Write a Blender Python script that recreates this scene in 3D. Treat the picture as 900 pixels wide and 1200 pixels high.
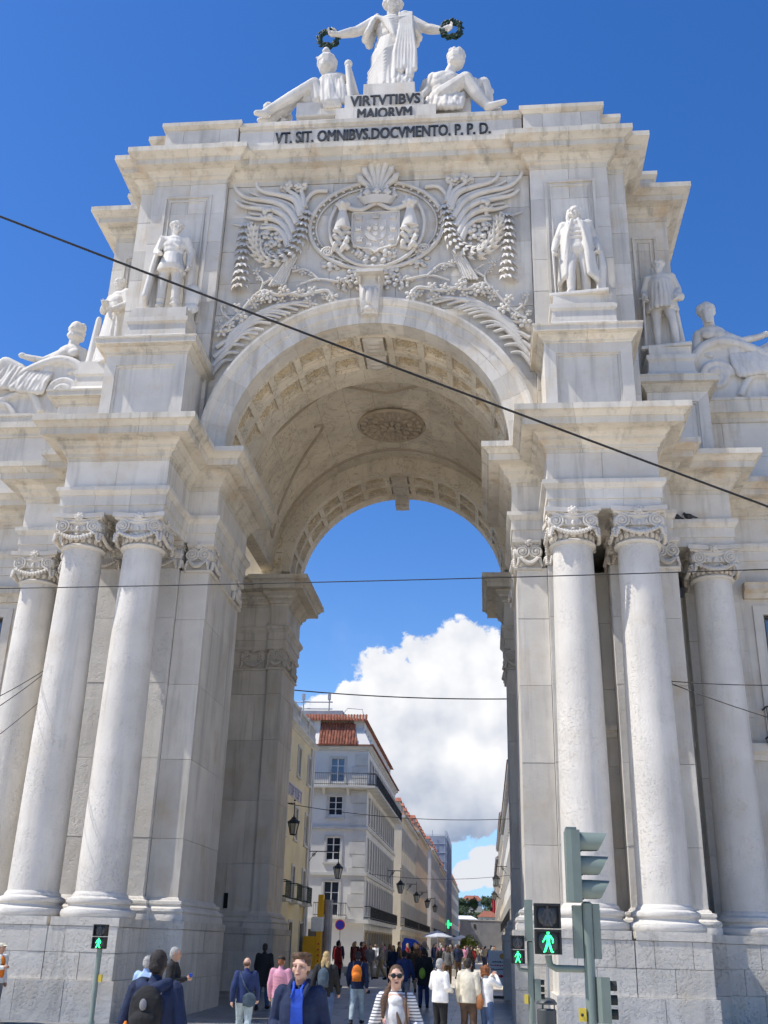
import bpy, math, random
from mathutils import Vector as V, Matrix, Euler
from math import sin, cos, pi, sqrt, radians as rad
SC = bpy.context.scene
for o in list(bpy.data.objects): bpy.data.objects.remove(o)
COL = SC.collection
RNG = random.Random(7)

# ------------------------------------------------------------ camera
cd = bpy.data.cameras.new('camera'); cam = bpy.data.objects.new('camera', cd); COL.objects.link(cam)
PITCH, YAW, ROLL = .3987, .1032, .0272
fw = V((-sin(YAW)*cos(PITCH), cos(YAW)*cos(PITCH), sin(PITCH)))
r0 = V((cos(YAW), sin(YAW), 0)); u0 = r0.cross(fw)
rr = r0*cos(ROLL)+u0*sin(ROLL); uu = -r0*sin(ROLL)+u0*cos(ROLL)
M = Matrix((rr, uu, -fw)).transposed().to_4x4(); M.translation = V((3.7222, -27.644, 1.6))
cam.matrix_world = M
cd.sensor_fit = 'VERTICAL'; cd.sensor_height = 36; cd.lens = 36*1203.35/1200
cd.clip_start = .1; cd.clip_end = 6000
SC.camera = cam
SC.render.resolution_x, SC.render.resolution_y = 768, 1024

# ------------------------------------------------------------ sun, sky, exposure
SUN_AZ, SUN_EL = rad(74), rad(57)          # azimuth measured from the facade normal towards the left
to_sun = V((-sin(SUN_AZ)*cos(SUN_EL), -cos(SUN_AZ)*cos(SUN_EL), sin(SUN_EL)))
sl = bpy.data.lights.new('sun', 'SUN'); sl.energy = 3.4; sl.angle = rad(.53); sl.color = (1, .955, .88)
so = bpy.data.objects.new('sun', sl); COL.objects.link(so)
so.rotation_euler = to_sun.to_track_quat('Z', 'Y').to_euler(); so.location = to_sun*80
SC.view_settings.view_transform = 'Standard'; SC.view_settings.look = 'None'
SC.view_settings.exposure = .7; SC.view_settings.gamma = 1
SC.cycles.max_bounces = 6; SC.cycles.diffuse_bounces = 4; SC.cycles.glossy_bounces = 2; SC.cycles.transmission_bounces = 2; SC.cycles.transparent_max_bounces = 4
SC.cycles.caustics_reflective = SC.cycles.caustics_refractive = False
SC.cycles.use_adaptive_sampling = True; SC.cycles.adaptive_threshold = .03; SC.cycles.use_denoising = True
W = bpy.data.worlds.new('World'); SC.world = W; W.use_nodes = True
W.cycles.sampling_method = 'MANUAL'; W.cycles.sample_map_resolution = 256

class NG:
    """small node-graph helper"""
    def __init__(s, nt): s.nt = nt; s.n = nt.nodes; s.l = nt.links
    def new(s, t, **k):
        n = s.n.new(t)
        for a, b in k.items(): setattr(n, a, b)
        return n
    def put(s, sock, v):
        if hasattr(v, 'is_linked') or isinstance(v, bpy.types.NodeSocket): s.l.new(v, sock)
        elif v is not None: sock.default_value = v
    def math(s, op, a, b=None, c=None, clamp=False):
        n = s.new('ShaderNodeMath', operation=op); n.use_clamp = clamp
        for i, v in enumerate((a, b, c)):
            if v is not None: s.put(n.inputs[i], v)
        return n.outputs[0]
    def mix(s, f, a, b, bt='MIX'):
        n = s.new('ShaderNodeMix', data_type='RGBA', blend_type=bt)
        s.put(n.inputs[0], f); s.put(n.inputs[6], a); s.put(n.inputs[7], b); return n.outputs[2]
    def noise(s, vec, scale, detail=4, rough=.55, dist=0):
        n = s.new('ShaderNodeTexNoise'); s.put(n.inputs['Vector'], vec); n.inputs['Scale'].default_value = scale
        n.inputs['Detail'].default_value = detail; n.inputs['Roughness'].default_value = rough; n.inputs['Distortion'].default_value = dist
        return n.outputs['Fac']
    def ramp(s, f, a, b, smooth=True):
        n = s.new('ShaderNodeMapRange'); n.interpolation_type = 'SMOOTHSTEP' if smooth else 'LINEAR'
        s.put(n.inputs[0], f); n.inputs[1].default_value = a; n.inputs[2].default_value = b; return n.outputs[0]

def rgb(r, g=None, b=None):
    if g is None: g = b = r
    return (r, g, b, 1)

def make_sky():
    g = NG(W.node_tree); g.n.clear()
    out = g.new('ShaderNodeOutputWorld'); bg = g.new('ShaderNodeBackground'); g.l.new(bg.outputs[0], out.inputs[0])
    sky = g.new('ShaderNodeTexSky', sky_type='NISHITA'); sky.sun_disc = False
    sky.sun_elevation = SUN_EL; sky.sun_rotation = math.atan2(to_sun.x, to_sun.y); sky.altitude = 50
    sky.air_density = 1.0; sky.dust_density = .25; sky.ozone_density = 1.6
    tc = g.new('ShaderNodeTexCoord'); sep = g.new('ShaderNodeSeparateXYZ'); g.l.new(tc.outputs['Generated'], sep.inputs[0])
    x, y, z = sep.outputs
    az = g.math('MULTIPLY', g.math('ARCTAN2', x, y), 57.2958); el = g.math('MULTIPLY', g.math('ARCSINE', z), 57.2958)
    cmb = g.new('ShaderNodeCombineXYZ'); g.l.new(az, cmb.inputs[0]); g.l.new(el, cmb.inputs[1])
    n1 = g.noise(cmb.outputs[0], .42, 8, .6); n2 = g.noise(cmb.outputs[0], .10, 1, .5); 
    # cumulus heaps: (azimuth, elevation, radius) in degrees; more of them go on round the horizon
    heaps = [(-1.4, 13.6, 3.3), (-4.6, 11.9, 3.4), (-7.6, 10.9, 2.5), (1.9, 12.0, 3.4), (-2.5, 9.6, 3.6), (-6, 9, 3), (3.5, 9, 3.5),
             (.5, 8.2, 2.6), (-4, 7.9, 2.6), (-6, 7.2, 2.2), (-1.5, 7.2, 2.4), (.2, 4.0, 1.15), (-.9, 3.5, .9), (1.3, 3.6, 1.1), (-2.2, 2.9, .5),
             (24, 10, 5.5), (34, 8, 5), (-40, 8, 6), (66, 9, 6), (-84, 9, 6), (109, 9, 7), (-125, 8, 6), (155, 9, 6)]
    m = None
    for a, e, r in heaps:
        da = g.math('MULTIPLY', g.math('SUBTRACT', az, a), .85/r); de = g.math('MULTIPLY', g.math('SUBTRACT', el, e), 1/r)
        d = g.math('SUBTRACT', 1, g.math('SQRT', g.math('ADD', g.math('MULTIPLY', da, da), g.math('MULTIPLY', de, de))))
        m = d if m is None else g.math('MAXIMUM', m, d)
    dens = g.math('ADD', m, g.math('MULTIPLY', g.math('SUBTRACT', n1, .5), 1.5))
    mask = g.ramp(dens, .0, .12)
    # shading of the heaps: sunlit tops, grey undersides
    off = g.new('ShaderNodeVectorMath', operation='ADD'); g.l.new(cmb.outputs[0], off.inputs[0]); off.inputs[1].default_value = (-.9, 1.1, 0)
    relief = g.math('SUBTRACT', g.noise(cmb.outputs[0], .2, 4, .55), g.noise(off.outputs[0], .2, 2, .5))
    hgt = g.ramp(g.math('ADD', el, g.math('MULTIPLY', g.math('SUBTRACT', n2, .5), 10)), 4.8, 9.8)
    sh = g.math('ADD', g.math('ADD', g.math('MULTIPLY', hgt, .55), .38), g.math('MULTIPLY', relief, 1.5))
    sh = g.math('ADD', sh, g.math('MULTIPLY', g.math('SUBTRACT', n1, .5), .25))
    lowc = g.ramp(el, 4.9, 5.4); sh = g.math('MAXIMUM', sh, g.math('SUBTRACT', .8, lowc))
    sh = g.ramp(sh, .22, 1.1, False)
    ccol = g.mix(sh, rgb(1.45, 1.8, 2.5), rgb(4.75, 4.75, 4.8))
    thin = g.math('MULTIPLY', g.ramp(g.noise(cmb.outputs[0], .16, 4, .6), .5, .85), g.math('MULTIPLY', g.ramp(el, 22, 6), .2))
    hs = g.new('ShaderNodeHueSaturation'); g.l.new(sky.outputs[0], hs.inputs['Color']); hs.inputs['Hue'].default_value = .512; hs.inputs['Saturation'].default_value = 1.36; hs.inputs['Value'].default_value = .84
    skyc = g.mix(g.math('MULTIPLY', g.ramp(el, 15, 2), .8), hs.outputs[0], rgb(1.5, 3.0, 5.2))      # pale air near the horizon
    skyc = g.mix(thin, skyc, rgb(5, 5.3, 5.8))
    skyc = g.mix(mask, skyc, ccol)
    g.l.new(skyc, bg.inputs[0]); bg.inputs[1].default_value = .136
make_sky()

# ------------------------------------------------------------ mesh helpers
class MB:
    def __init__(s): s.v = []; s.f = []
    def add(s, vs, fs):
        o = len(s.v); s.v += [tuple(p) for p in vs]; s.f += [[i+o for i in f] for f in fs]; return s
    def box(s, x0, x1, y0, y1, z0, z1):
        vs = [(x, y, z) for z in (z0, z1) for y in (y0, y1) for x in (x0, x1)]
        return s.add(vs, [(0, 2, 3, 1), (4, 5, 7, 6), (0, 1, 5, 4), (2, 6, 7, 3), (0, 4, 6, 2), (1, 3, 7, 5)])
    def frame(s, o, ax, ay, az):      # parallelepiped from a corner and three edge vectors
        o, ax, ay, az = V(o), V(ax), V(ay), V(az)
        vs = [o+ax*i+ay*j+az*k for k in (0, 1) for j in (0, 1) for i in (0, 1)]
        return s.add(vs, [(0, 2, 3, 1), (4, 5, 7, 6), (0, 1, 5, 4), (2, 6, 7, 3), (0, 4, 6, 2), (1, 3, 7, 5)])
    def prism(s, poly, z0, z1):
        n = len(poly); vs = [(p[0], p[1], z0) for p in poly]+[(p[0], p[1], z1) for p in poly]
        return s.add(vs, [list(range(n))[::-1], list(range(n, 2*n))]+[(i, (i+1) % n, n+(i+1) % n, n+i) for i in range(n)])
    def slab(s, poly, y0, y1):        # polygon in x,z pushed along y
        n = len(poly); vs = [(p[0], y0, p[1]) for p in poly]+[(p[0], y1, p[1]) for p in poly]
        return s.add(vs, [list(range(n)), list(range(n, 2*n))[::-1]]+[(i, n+i, n+(i+1) % n, (i+1) % n) for i in range(n)])
    def loft(s, rings, close=True, caps=True):
        m = len(rings[0]); vs = [p for r in rings for p in r]; fs = []
        for i in range(len(rings)-1):
            for j in range(m if close else m-1):
                k = (j+1) % m; fs.append((i*m+j, i*m+k, (i+1)*m+k, (i+1)*m+j))
        if caps: fs += [list(range(m))[::-1], list(range((len(rings)-1)*m, len(rings)*m))]
        return s.add(vs, fs)
    def lathe(s, prof, n=24, c=(0, 0, 0)):
        return s.loft([[(c[0]+r*cos(2*pi*j/n), c[1]+r*sin(2*pi*j/n), c[2]+z) for j in range(n)] for r, z in prof])
    def tube(s, pts, r, n=6):
        pts = [V(p) for p in pts]; m = len(pts); rs = r if isinstance(r, (list, tuple)) else [r]*m
        rings = []; up = None
        for i, p in enumerate(pts):
            t = (pts[min(i+1, m-1)]-pts[max(i-1, 0)]); t = t.normalized() if t.length > 1e-9 else V((0, 0, 1))
            if up is None: up = V((0, 0, 1)) if abs(t.z) < .9 else V((1, 0, 0))
            a = t.cross(up)
            if a.length < 1e-4: a = t.orthogonal()
            a.normalize(); b = a.cross(t).normalized(); up = b
            rings.append([p+(a*cos(2*pi*j/n)+b*sin(2*pi*j/n))*rs[i] for j in range(n)])
        return s.loft(rings)
    def ell(s, c, r, nu=10, nv=7, rot=None):
        c = V(c); r = (r, r, r) if not isinstance(r, (tuple, list)) else r
        rings = []
        for i in range(1, nv):
            a = pi*i/nv-pi/2; ring = []
            for j in range(nu):
                p = V((r[0]*cos(a)*cos(2*pi*j/nu), r[1]*cos(a)*sin(2*pi*j/nu), r[2]*sin(a)))
                if rot is not None: p = rot @ p
                ring.append(c+p)
            rings.append(ring)
        s.loft(rings, caps=False); o = len(s.v)-len(rings)*nu
        b, t = V((0, 0, -r[2])), V((0, 0, r[2]))
        if rot is not None: b, t = rot @ b, rot @ t
        k = len(s.v); s.v += [tuple(c+b), tuple(c+t)]
        for j in range(nu):
            s.f.append([o+(j+1) % nu, o+j, k]); e = o+(nv-2)*nu; s.f.append([e+j, e+(j+1) % nu, k+1])
        return s
    def cap(s, a, b, ra, rb=None, n=10):   # tapered capsule
        a, b = V(a), V(b); rb = ra if rb is None else rb
        t = b-a; L = t.length; t = t/L if L > 1e-6 else V((0, 0, 1)); x = t.orthogonal().normalized(); y = t.cross(x)
        rings = []
        for k in (-80, -45, 0):
            q = rad(k); rings.append([a+t*ra*sin(q)+(x*cos(2*pi*j/n)+y*sin(2*pi*j/n))*ra*cos(q) for j in range(n)])
        for k in (0, 45, 80):
            q = rad(k); rings.append([b+t*rb*sin(q)+(x*cos(2*pi*j/n)+y*sin(2*pi*j/n))*rb*cos(q) for j in range(n)])
        return s.loft(rings)
    def chain(s, pts, rs, n=10):
        if not isinstance(rs, (list, tuple)): rs = [rs]*len(pts)
        for i in range(len(pts)-1): s.cap(pts[i], pts[i+1], rs[i], rs[i+1], n)
        return s
    def mesh(s, name, smooth=None):
        me = bpy.data.meshes.new(name); me.from_pydata(s.v, [], s.f); me.validate(); me.update()
        import bmesh
        bm = bmesh.new(); bm.from_mesh(me); bmesh.ops.recalc_face_normals(bm, faces=bm.faces); bm.to_mesh(me); bm.free()
        if smooth is not None:
            me.shade_smooth(); me.set_sharp_from_angle(angle=rad(smooth))
        return me

def ob(name, me, mat=None, parent=None, loc=None, smooth=None):
    if isinstance(me, MB): me = me.mesh(name, smooth)
    o = bpy.data.objects.new(name, me); COL.objects.link(o)
    if mat is not None:
        if len(me.materials) == 0: me.materials.append(mat)
        elif me.materials[0] != mat:
            o.material_slots[0].link = 'OBJECT'; o.material_slots[0].material = mat
    if parent is not None: o.parent = parent
    if loc is not None: o.location = loc
    return o
def tag(o, label, cat, group=None):
    o['label'] = label; o['category'] = cat
    if group: o['group'] = group
    return o
def thing(name, label, cat, loc=(0, 0, 0), rz=0, group=None):
    o = bpy.data.objects.new(name, None); COL.objects.link(o); o.empty_display_size = .2
    o.location = loc; o.rotation_euler = (0, 0, rz); return tag(o, label, cat, group)
def struct(name, me, mat, smooth=None):
    o = ob(name, me, mat, smooth=smooth); o['kind'] = 'structure'; return o
def fuse(mb, voxel, it=2, name='fused', fac=.5):
    """one continuous surface grown from overlapping closed pieces"""
    me = mb.mesh('tmp'); t = bpy.data.objects.new('tmp', me)
    m = t.modifiers.new('r', 'REMESH'); m.mode = 'VOXEL'; m.voxel_size = voxel
    if it:
        k = t.modifiers.new('s', 'SMOOTH'); k.iterations = it; k.factor = fac
    out = bake(t); out.name = name
    bpy.data.objects.remove(t); bpy.data.meshes.remove(me); out.shade_smooth(); return out
WORK = bpy.data.scenes.new('work')            # small side scene: baking there does not touch the big one
def bake(t):
    WORK.collection.objects.link(t); vl = WORK.view_layers[0]
    with bpy.context.temp_override(scene=WORK, view_layer=vl):
        dg = bpy.context.evaluated_depsgraph_get(); dg.update(); out = bpy.data.meshes.new_from_object(t.evaluated_get(dg))
    WORK.collection.objects.unlink(t); return out
def copy_tree(o, parent=None):
    c = o.copy(); COL.objects.link(c)
    if parent is not None: c.parent = parent
    for ch in list(o.children): copy_tree(ch, c)
    return c

# ------------------------------------------------------------ materials
MATS = {}
def mat(name, col, rough=.8, var=.12, vscale=1.2, bump=0, bscale=8, metal=0, spec=.4, emit=None, objvar=0):
    if name in MATS: return MATS[name]
    m = bpy.data.materials.new(name); m.use_nodes = True; MATS[name] = m
    g = NG(m.node_tree); p = g.n['Principled BSDF']; geo = g.new('ShaderNodeNewGeometry'); pos = geo.outputs['Position']
    n = g.noise(pos, vscale, 5); c = rgb(*col)
    dark = rgb(*[v*(1-var) for v in col]); lite = rgb(*[min(1, v*(1+var)) for v in col])
    cc = g.mix(g.ramp(n, .3, .7), dark, lite)
    if objvar:
        oi = g.new('ShaderNodeObjectInfo'); k = g.math('ADD', g.math('MULTIPLY', oi.outputs['Random'], 2*objvar), 1-objvar)
        hs = g.new('ShaderNodeHueSaturation'); g.l.new(cc, hs.inputs['Color']); g.l.new(k, hs.inputs['Value']); cc = hs.outputs[0]
    g.l.new(cc, p.inputs['Base Color']); p.inputs['Roughness'].default_value = rough; p.inputs['Metallic'].default_value = metal
    p.inputs['Specular IOR Level'].default_value = spec
    if bump:
        b = g.new('ShaderNodeBump'); b.inputs['Strength'].default_value = bump; b.inputs['Distance'].default_value = .02
        g.l.new(g.noise(pos, bscale, 6), b.inputs['Height']); g.l.new(b.outputs[0], p.inputs['Normal'])
    if emit: p.inputs['Emission Color'].default_value = rgb(*emit[:3]); p.inputs['Emission Strength'].default_value = emit[3]
    return m

def stone(name, base, warm, pits=.35, warmamt=.5, objvar=.05, streak=.35, veins=0):
    m = bpy.data.materials.new(name); m.use_nodes = True; MATS[name] = m
    g = NG(m.node_tree); p = g.n['Principled BSDF']; geo = g.new('ShaderNodeNewGeometry'); pos = geo.outputs['Position']
    c = g.mix(g.ramp(g.noise(pos, .55, 3, .6), .35, .68), rgb(*[v*.9 for v in base]), rgb(*[min(1, v*1.05) for v in base]))
    # weathering: ochre patches, grey run-off streaks, fine speckle
    c = g.mix(g.math('MULTIPLY', g.ramp(g.noise(pos, .8, 4, .65), .5, .78), warmamt), c, rgb(*warm))
    mp = g.new('ShaderNodeMapping'); g.l.new(pos, mp.inputs[0]); mp.inputs['Scale'].default_value = (2.6, 2.6, .22)
    c = g.mix(g.math('MULTIPLY', g.ramp(g.noise(mp.outputs[0], 1.0, 4, .68), .47, .74), streak), c, rgb(*[v*.55 for v in base]))
    c = g.mix(g.math('MULTIPLY', g.ramp(g.noise(pos, 14, 2, .7), .55, .8), .22), c, rgb(*[v*.55 for v in base]))
    if veins:
        vn = g.noise(pos, 1.1, 4, .62, 1.2); c = g.mix(g.math('MULTIPLY', g.ramp(g.math('ABSOLUTE', g.math('SUBTRACT', vn, .5)), .018, 0), veins), c, rgb(*[v*.62 for v in warm]))
    oi = g.new('ShaderNodeObjectInfo'); k = g.math('ADD', g.math('MULTIPLY', oi.outputs['Random'], 2*objvar), 1-objvar)
    hs = g.new('ShaderNodeHueSaturation'); g.l.new(c, hs.inputs['Color']); g.l.new(k, hs.inputs['Value'])
    g.l.new(hs.outputs[0], p.inputs['Base Color']); p.inputs['Roughness'].default_value = .78; p.inputs['Specular IOR Level'].default_value = .25
    h = g.noise(pos, 4.0, 5, .72)
    if pits > .5:
        pit = g.math('MULTIPLY', g.ramp(g.noise(pos, 16, 3, .7), .46, .36), g.ramp(g.noise(pos, 1.3, 2), .38, .6)); h = g.math('SUBTRACT', h, g.math('MULTIPLY', pit, .55))
        dk = g.mix(g.math('MULTIPLY', pit, .14), hs.outputs[0], rgb(*[v*.5 for v in base])); g.l.new(dk, p.inputs['Base Color'])
    b = g.new('ShaderNodeBump'); b.inputs['Strength'].default_value = pits; b.inputs['Distance'].default_value = .03
    g.l.new(h, b.inputs['Height']); g.l.new(b.outputs[0], p.inputs['Normal'])
    return m
STONE = stone('limestone', (.65, .61, .54), (.54, .42, .27), .34, .6, .1, .62)
CORN = stone('weathered_cornice_stone', (.63, .58, .49), (.46, .33, .2), .4, .8, .1, .85)
COLM = stone('pitted_column_stone', (.65, .615, .555), (.54, .46, .35), .6, .35, .03, .35)
PEDM = stone('rough_plinth_stone', (.65, .61, .535), (.47, .37, .23), .75, .45, .08, .6)
VAULT = stone('veined_vault_stone', (.75, .675, .545), (.54, .41, .25), .25, .5, .07, .35, .6)
CARVE = stone('carved_stone', (.63, .59, .525), (.48, .37, .23), .25, .5, .03, .3)
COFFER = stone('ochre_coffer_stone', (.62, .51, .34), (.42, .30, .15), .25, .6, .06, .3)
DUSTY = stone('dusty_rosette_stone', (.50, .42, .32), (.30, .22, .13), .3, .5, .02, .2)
STAT = stone('statue_marble', (.67, .635, .575), (.5, .41, .3), .2, .4, .02, .5)
# ------------------------------------------------------------ ground
def gz(y): return -.3 if y < 2 else (-.3+.3*(y-2)/20 if y < 22 else 0.)
def ground_strip(name, x0, x1, ys, dz, m):
    mb = MB(); vs = []; fs = []
    for i, y in enumerate(ys): vs += [(x0, y, gz(y)+dz), (x1, y, gz(y)+dz)]
    for i in range(len(ys)-1): fs.append((2*i, 2*i+1, 2*i+3, 2*i+2))
    return struct(name, mb.add(vs, fs), m)
GROUND = mat('ground_earth', (.42, .39, .34), .9, .15, .3)
PLAZA = mat('pale_plaza_cobble', (.74, .66, .53), .85, .12, 2.0, .4, 14)
CALC = mat('beige_calcada', (.50, .46, .39), .75, .14, 1.4, .4, 16)
SLABM = mat('dark_polished_slab', (.20, .195, .19), .4, .22, 1.5, .12, 9, objvar=.14)
JOINT = mat('dark_paving_joint', (.06, .058, .055), .9, .2)
ground_strip('ground', -2500, 2500, [-2500, -500, 2, 22, 500, 3000], -.06, GROUND)
ground_strip('plaza', -90, 90, [-160, -3.4], -.02, PLAZA)
pav = ground_strip('pavement', -14, 14, [-3.4, 2, 17.6], -.03, JOINT)
ground_strip('street', -16, 16, [17.6, 22, 420], -.012, CALC)
random.seed(3)
y = -3.39; row = 0
while y < 17.4:
    d = .86; x = -8.5+(row % 2)*.55
    slope = (gz(y+d)-gz(y))/d
    while x < 8.4:
        w = 1.12
        mb = MB(); h = random.uniform(-.003, .003)
        mb.frame((x+.006, y+.006, gz(y)-.05+h), (w-.012, 0, 0), (0, d-.012, slope*(d-.012)), (0, 0, .05))
        if -2.2 < y or abs(x) < 5: ob('paving_slab', mb, SLABM, pav)
        x += w
    y += d; row += 1

# ------------------------------------------------------------ the arch
ARCH = thing('triumphal_arch', 'monumental white stone triumphal arch with paired columns spanning the street', 'arch')
def mirx(mb, sx):
    if sx < 0: mb.v = [(-p[0], p[1], p[2]) for p in mb.v]
    return mb
def mold(parent, name, outline, prof, m, seg=1.5, sx=1, closed=False, back=.08, gap=.0035):
    """moulded course along a plan outline (outside on the left hand of travel), cut into blocks"""
    pts = [V((p[0], p[1])) for p in outline]; n = len(pts)
    def nrm(a, b): t = (b-a).normalized(); return V((-t.y, t.x))
    mit = []
    for i in range(n):
        e = []
        if i > 0 or closed: e.append(nrm(pts[i-1], pts[i]))
        if i < n-1 or closed: e.append(nrm(pts[i], pts[(i+1) % n]))
        mit.append(e[0] if len(e) == 1 else (e[0]+e[1])/(1+e[0].dot(e[1])))
    P = [(-back, prof[0][1])]+list(prof)+[(-back, prof[-1][1])]
    for i in range(n if closed else n-1):
        j = (i+1) % n; L = (pts[j]-pts[i]).length; k = max(1, round(L/seg)); t = (pts[j]-pts[i]).normalized()
        for q in range(k):
            rings = []
            for f, g in ((q/k, gap if q else 0), ((q+1)/k, -gap if q < k-1 else 0)):
                ring = []
                for off, z in P:
                    A = pts[i]+mit[i]*off; B = pts[j]+mit[j]*off; p = A.lerp(B, f)+t*g
                    ring.append((p.x, p.y, z))
                rings.append(ring)
            ob(name, mirx(MB().loft(rings), sx), m, parent, smooth=35)
UNIT = MB().box(0, 1, 0, 1, 0, 1).mesh('stone_block')
def block(parent, name, o, ax, ay, az, m):
    ob_ = bpy.data.objects.new(name, UNIT if m is STONE else None or unit_for(m)); COL.objects.link(ob_)
    mm = Matrix((V(ax), V(ay), V(az))).transposed().to_4x4(); mm.translation = V(o)
    ob_.parent = parent; ob_.matrix_basis = mm; return ob_
UNITS = {}
def unit_for(m):
    if m.name not in UNITS:
        me = MB().box(0, 1, 0, 1, 0, 1).mesh('stone_block'); me.materials.append(m); UNITS[m.name] = me
    return UNITS[m.name]
UNIT.materials.append(STONE)
def ashlar(parent, o, u, n, Wd, zs, bl, m, th=.06, gap=.011, name='stone_block', skip=None):
    """courses of single blocks on a vertical face; o = lower left corner on the core's face"""
    o, u, n = V(o), V(u), V(n)
    for r in range(len(zs)-1):
        z0, z1 = zs[r], zs[r+1]; k = max(1, round(Wd/bl)); cuts = [0]
        if k == 1: cuts.append(Wd)
        else:
            if r % 2: cuts += [Wd*(i+.5)/k*1.0 for i in range(k)]+[Wd]
            else: cuts += [Wd*(i+1)/k for i in range(k)]
        for a, b in zip(cuts, cuts[1:]):
            if skip and skip(o+u*((a+b)/2), (z0+z1)/2): continue
            t = th+RNG.uniform(-.006, .006)
            p = o+u*(a+gap/2)-n*.02; p.z = z0+gap/2
            block(parent, name, p, u*(b-a-gap), n*(t+.02), (0, 0, z1-z0-gap), m)
def wall(parent, x0, x1, y0, y1, zs, bl, m, faces='f', sx=1, core='wall_core'):
    """solid pier with ashlar on chosen faces: f front, b back, i inner side, o outer side (x grows outwards)"""
    mb = mirx(MB().box(x0+.06, x1-.06, y0+.06, y1-.06, zs[0], zs[-1]), sx); ob(core, mb, m, parent)
    if 'f' in faces: ashlar(parent, (sx*(x0 if sx > 0 else x1), y0+.06, 0), (1, 0, 0), (0, -1, 0), x1-x0, zs, bl, m)
    if 'b' in faces: ashlar(parent, (sx*(x0 if sx > 0 else x1), y1-.06, 0), (1, 0, 0), (0, 1, 0), x1-x0, zs, bl, m)
    if 'i' in faces: ashlar(parent, (sx*(x0+.06), y0, 0), (0, 1, 0), (-sx, 0, 0), y1-y0, zs, bl, m)
    if 'o' in faces: ashlar(parent, (sx*(x1-.06), y0, 0), (0, 1, 0), (sx, 0, 0), y1-y0, zs, bl, m)

ZB, ZC, ZT, ZE = 2.05, 12.2, 13.1, 16.0       # pedestal top, necking, capital top, entablature top
PZ = [-.45, .62, 1.24, 1.84, 2.05]
ENT = {1: [(6.9, 5.9), (4.65, 5.9), (4.65, 1.75), (5.6, 1.75), (5.6, -.57), (8.75, -.57), (8.75, 1.75), (9.42, 1.75), (9.42, 2.55), (11.4, 2.55), (11.4, 4.7), (13.2, 4.7)]}
A_PROF = [(0, 13.1), (0, 13.38), (.04, 13.385), (.04, 13.70), (.07, 13.705), (.12, 13.8), (.16, 13.83), (.16, 13.95), (.02, 13.96)]
F_PROF = [(.0, 13.962), (.0, 14.84)]
C_PROF = [(.02, 14.842), (.02, 14.95), (.08, 14.97), (.08, 15.06), (.20, 15.17), (.23, 15.18), (.23, 15.27), (.34, 15.36), (.36, 15.37), (.36, 15.44), (.70, 15.452), (.70, 15.66), (.74, 15.665), (.80, 15.76), (.88, 15.81), (.92, 15.82), (.92, 16.0), (0, 16.02)]
BASEP = [(.26, 2.05), (.26, 2.2), (.24, 2.23), (.27, 2.29), (.25, 2.36), (.17, 2.39), (.14, 2.44), (.17, 2.48), (.16, 2.55), (.07, 2.57), (.05, 2.62), (0, 2.66)]
PEDCAP = [(.0, 1.93), (.03, 1.95), (.03, 2.05)]

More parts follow.
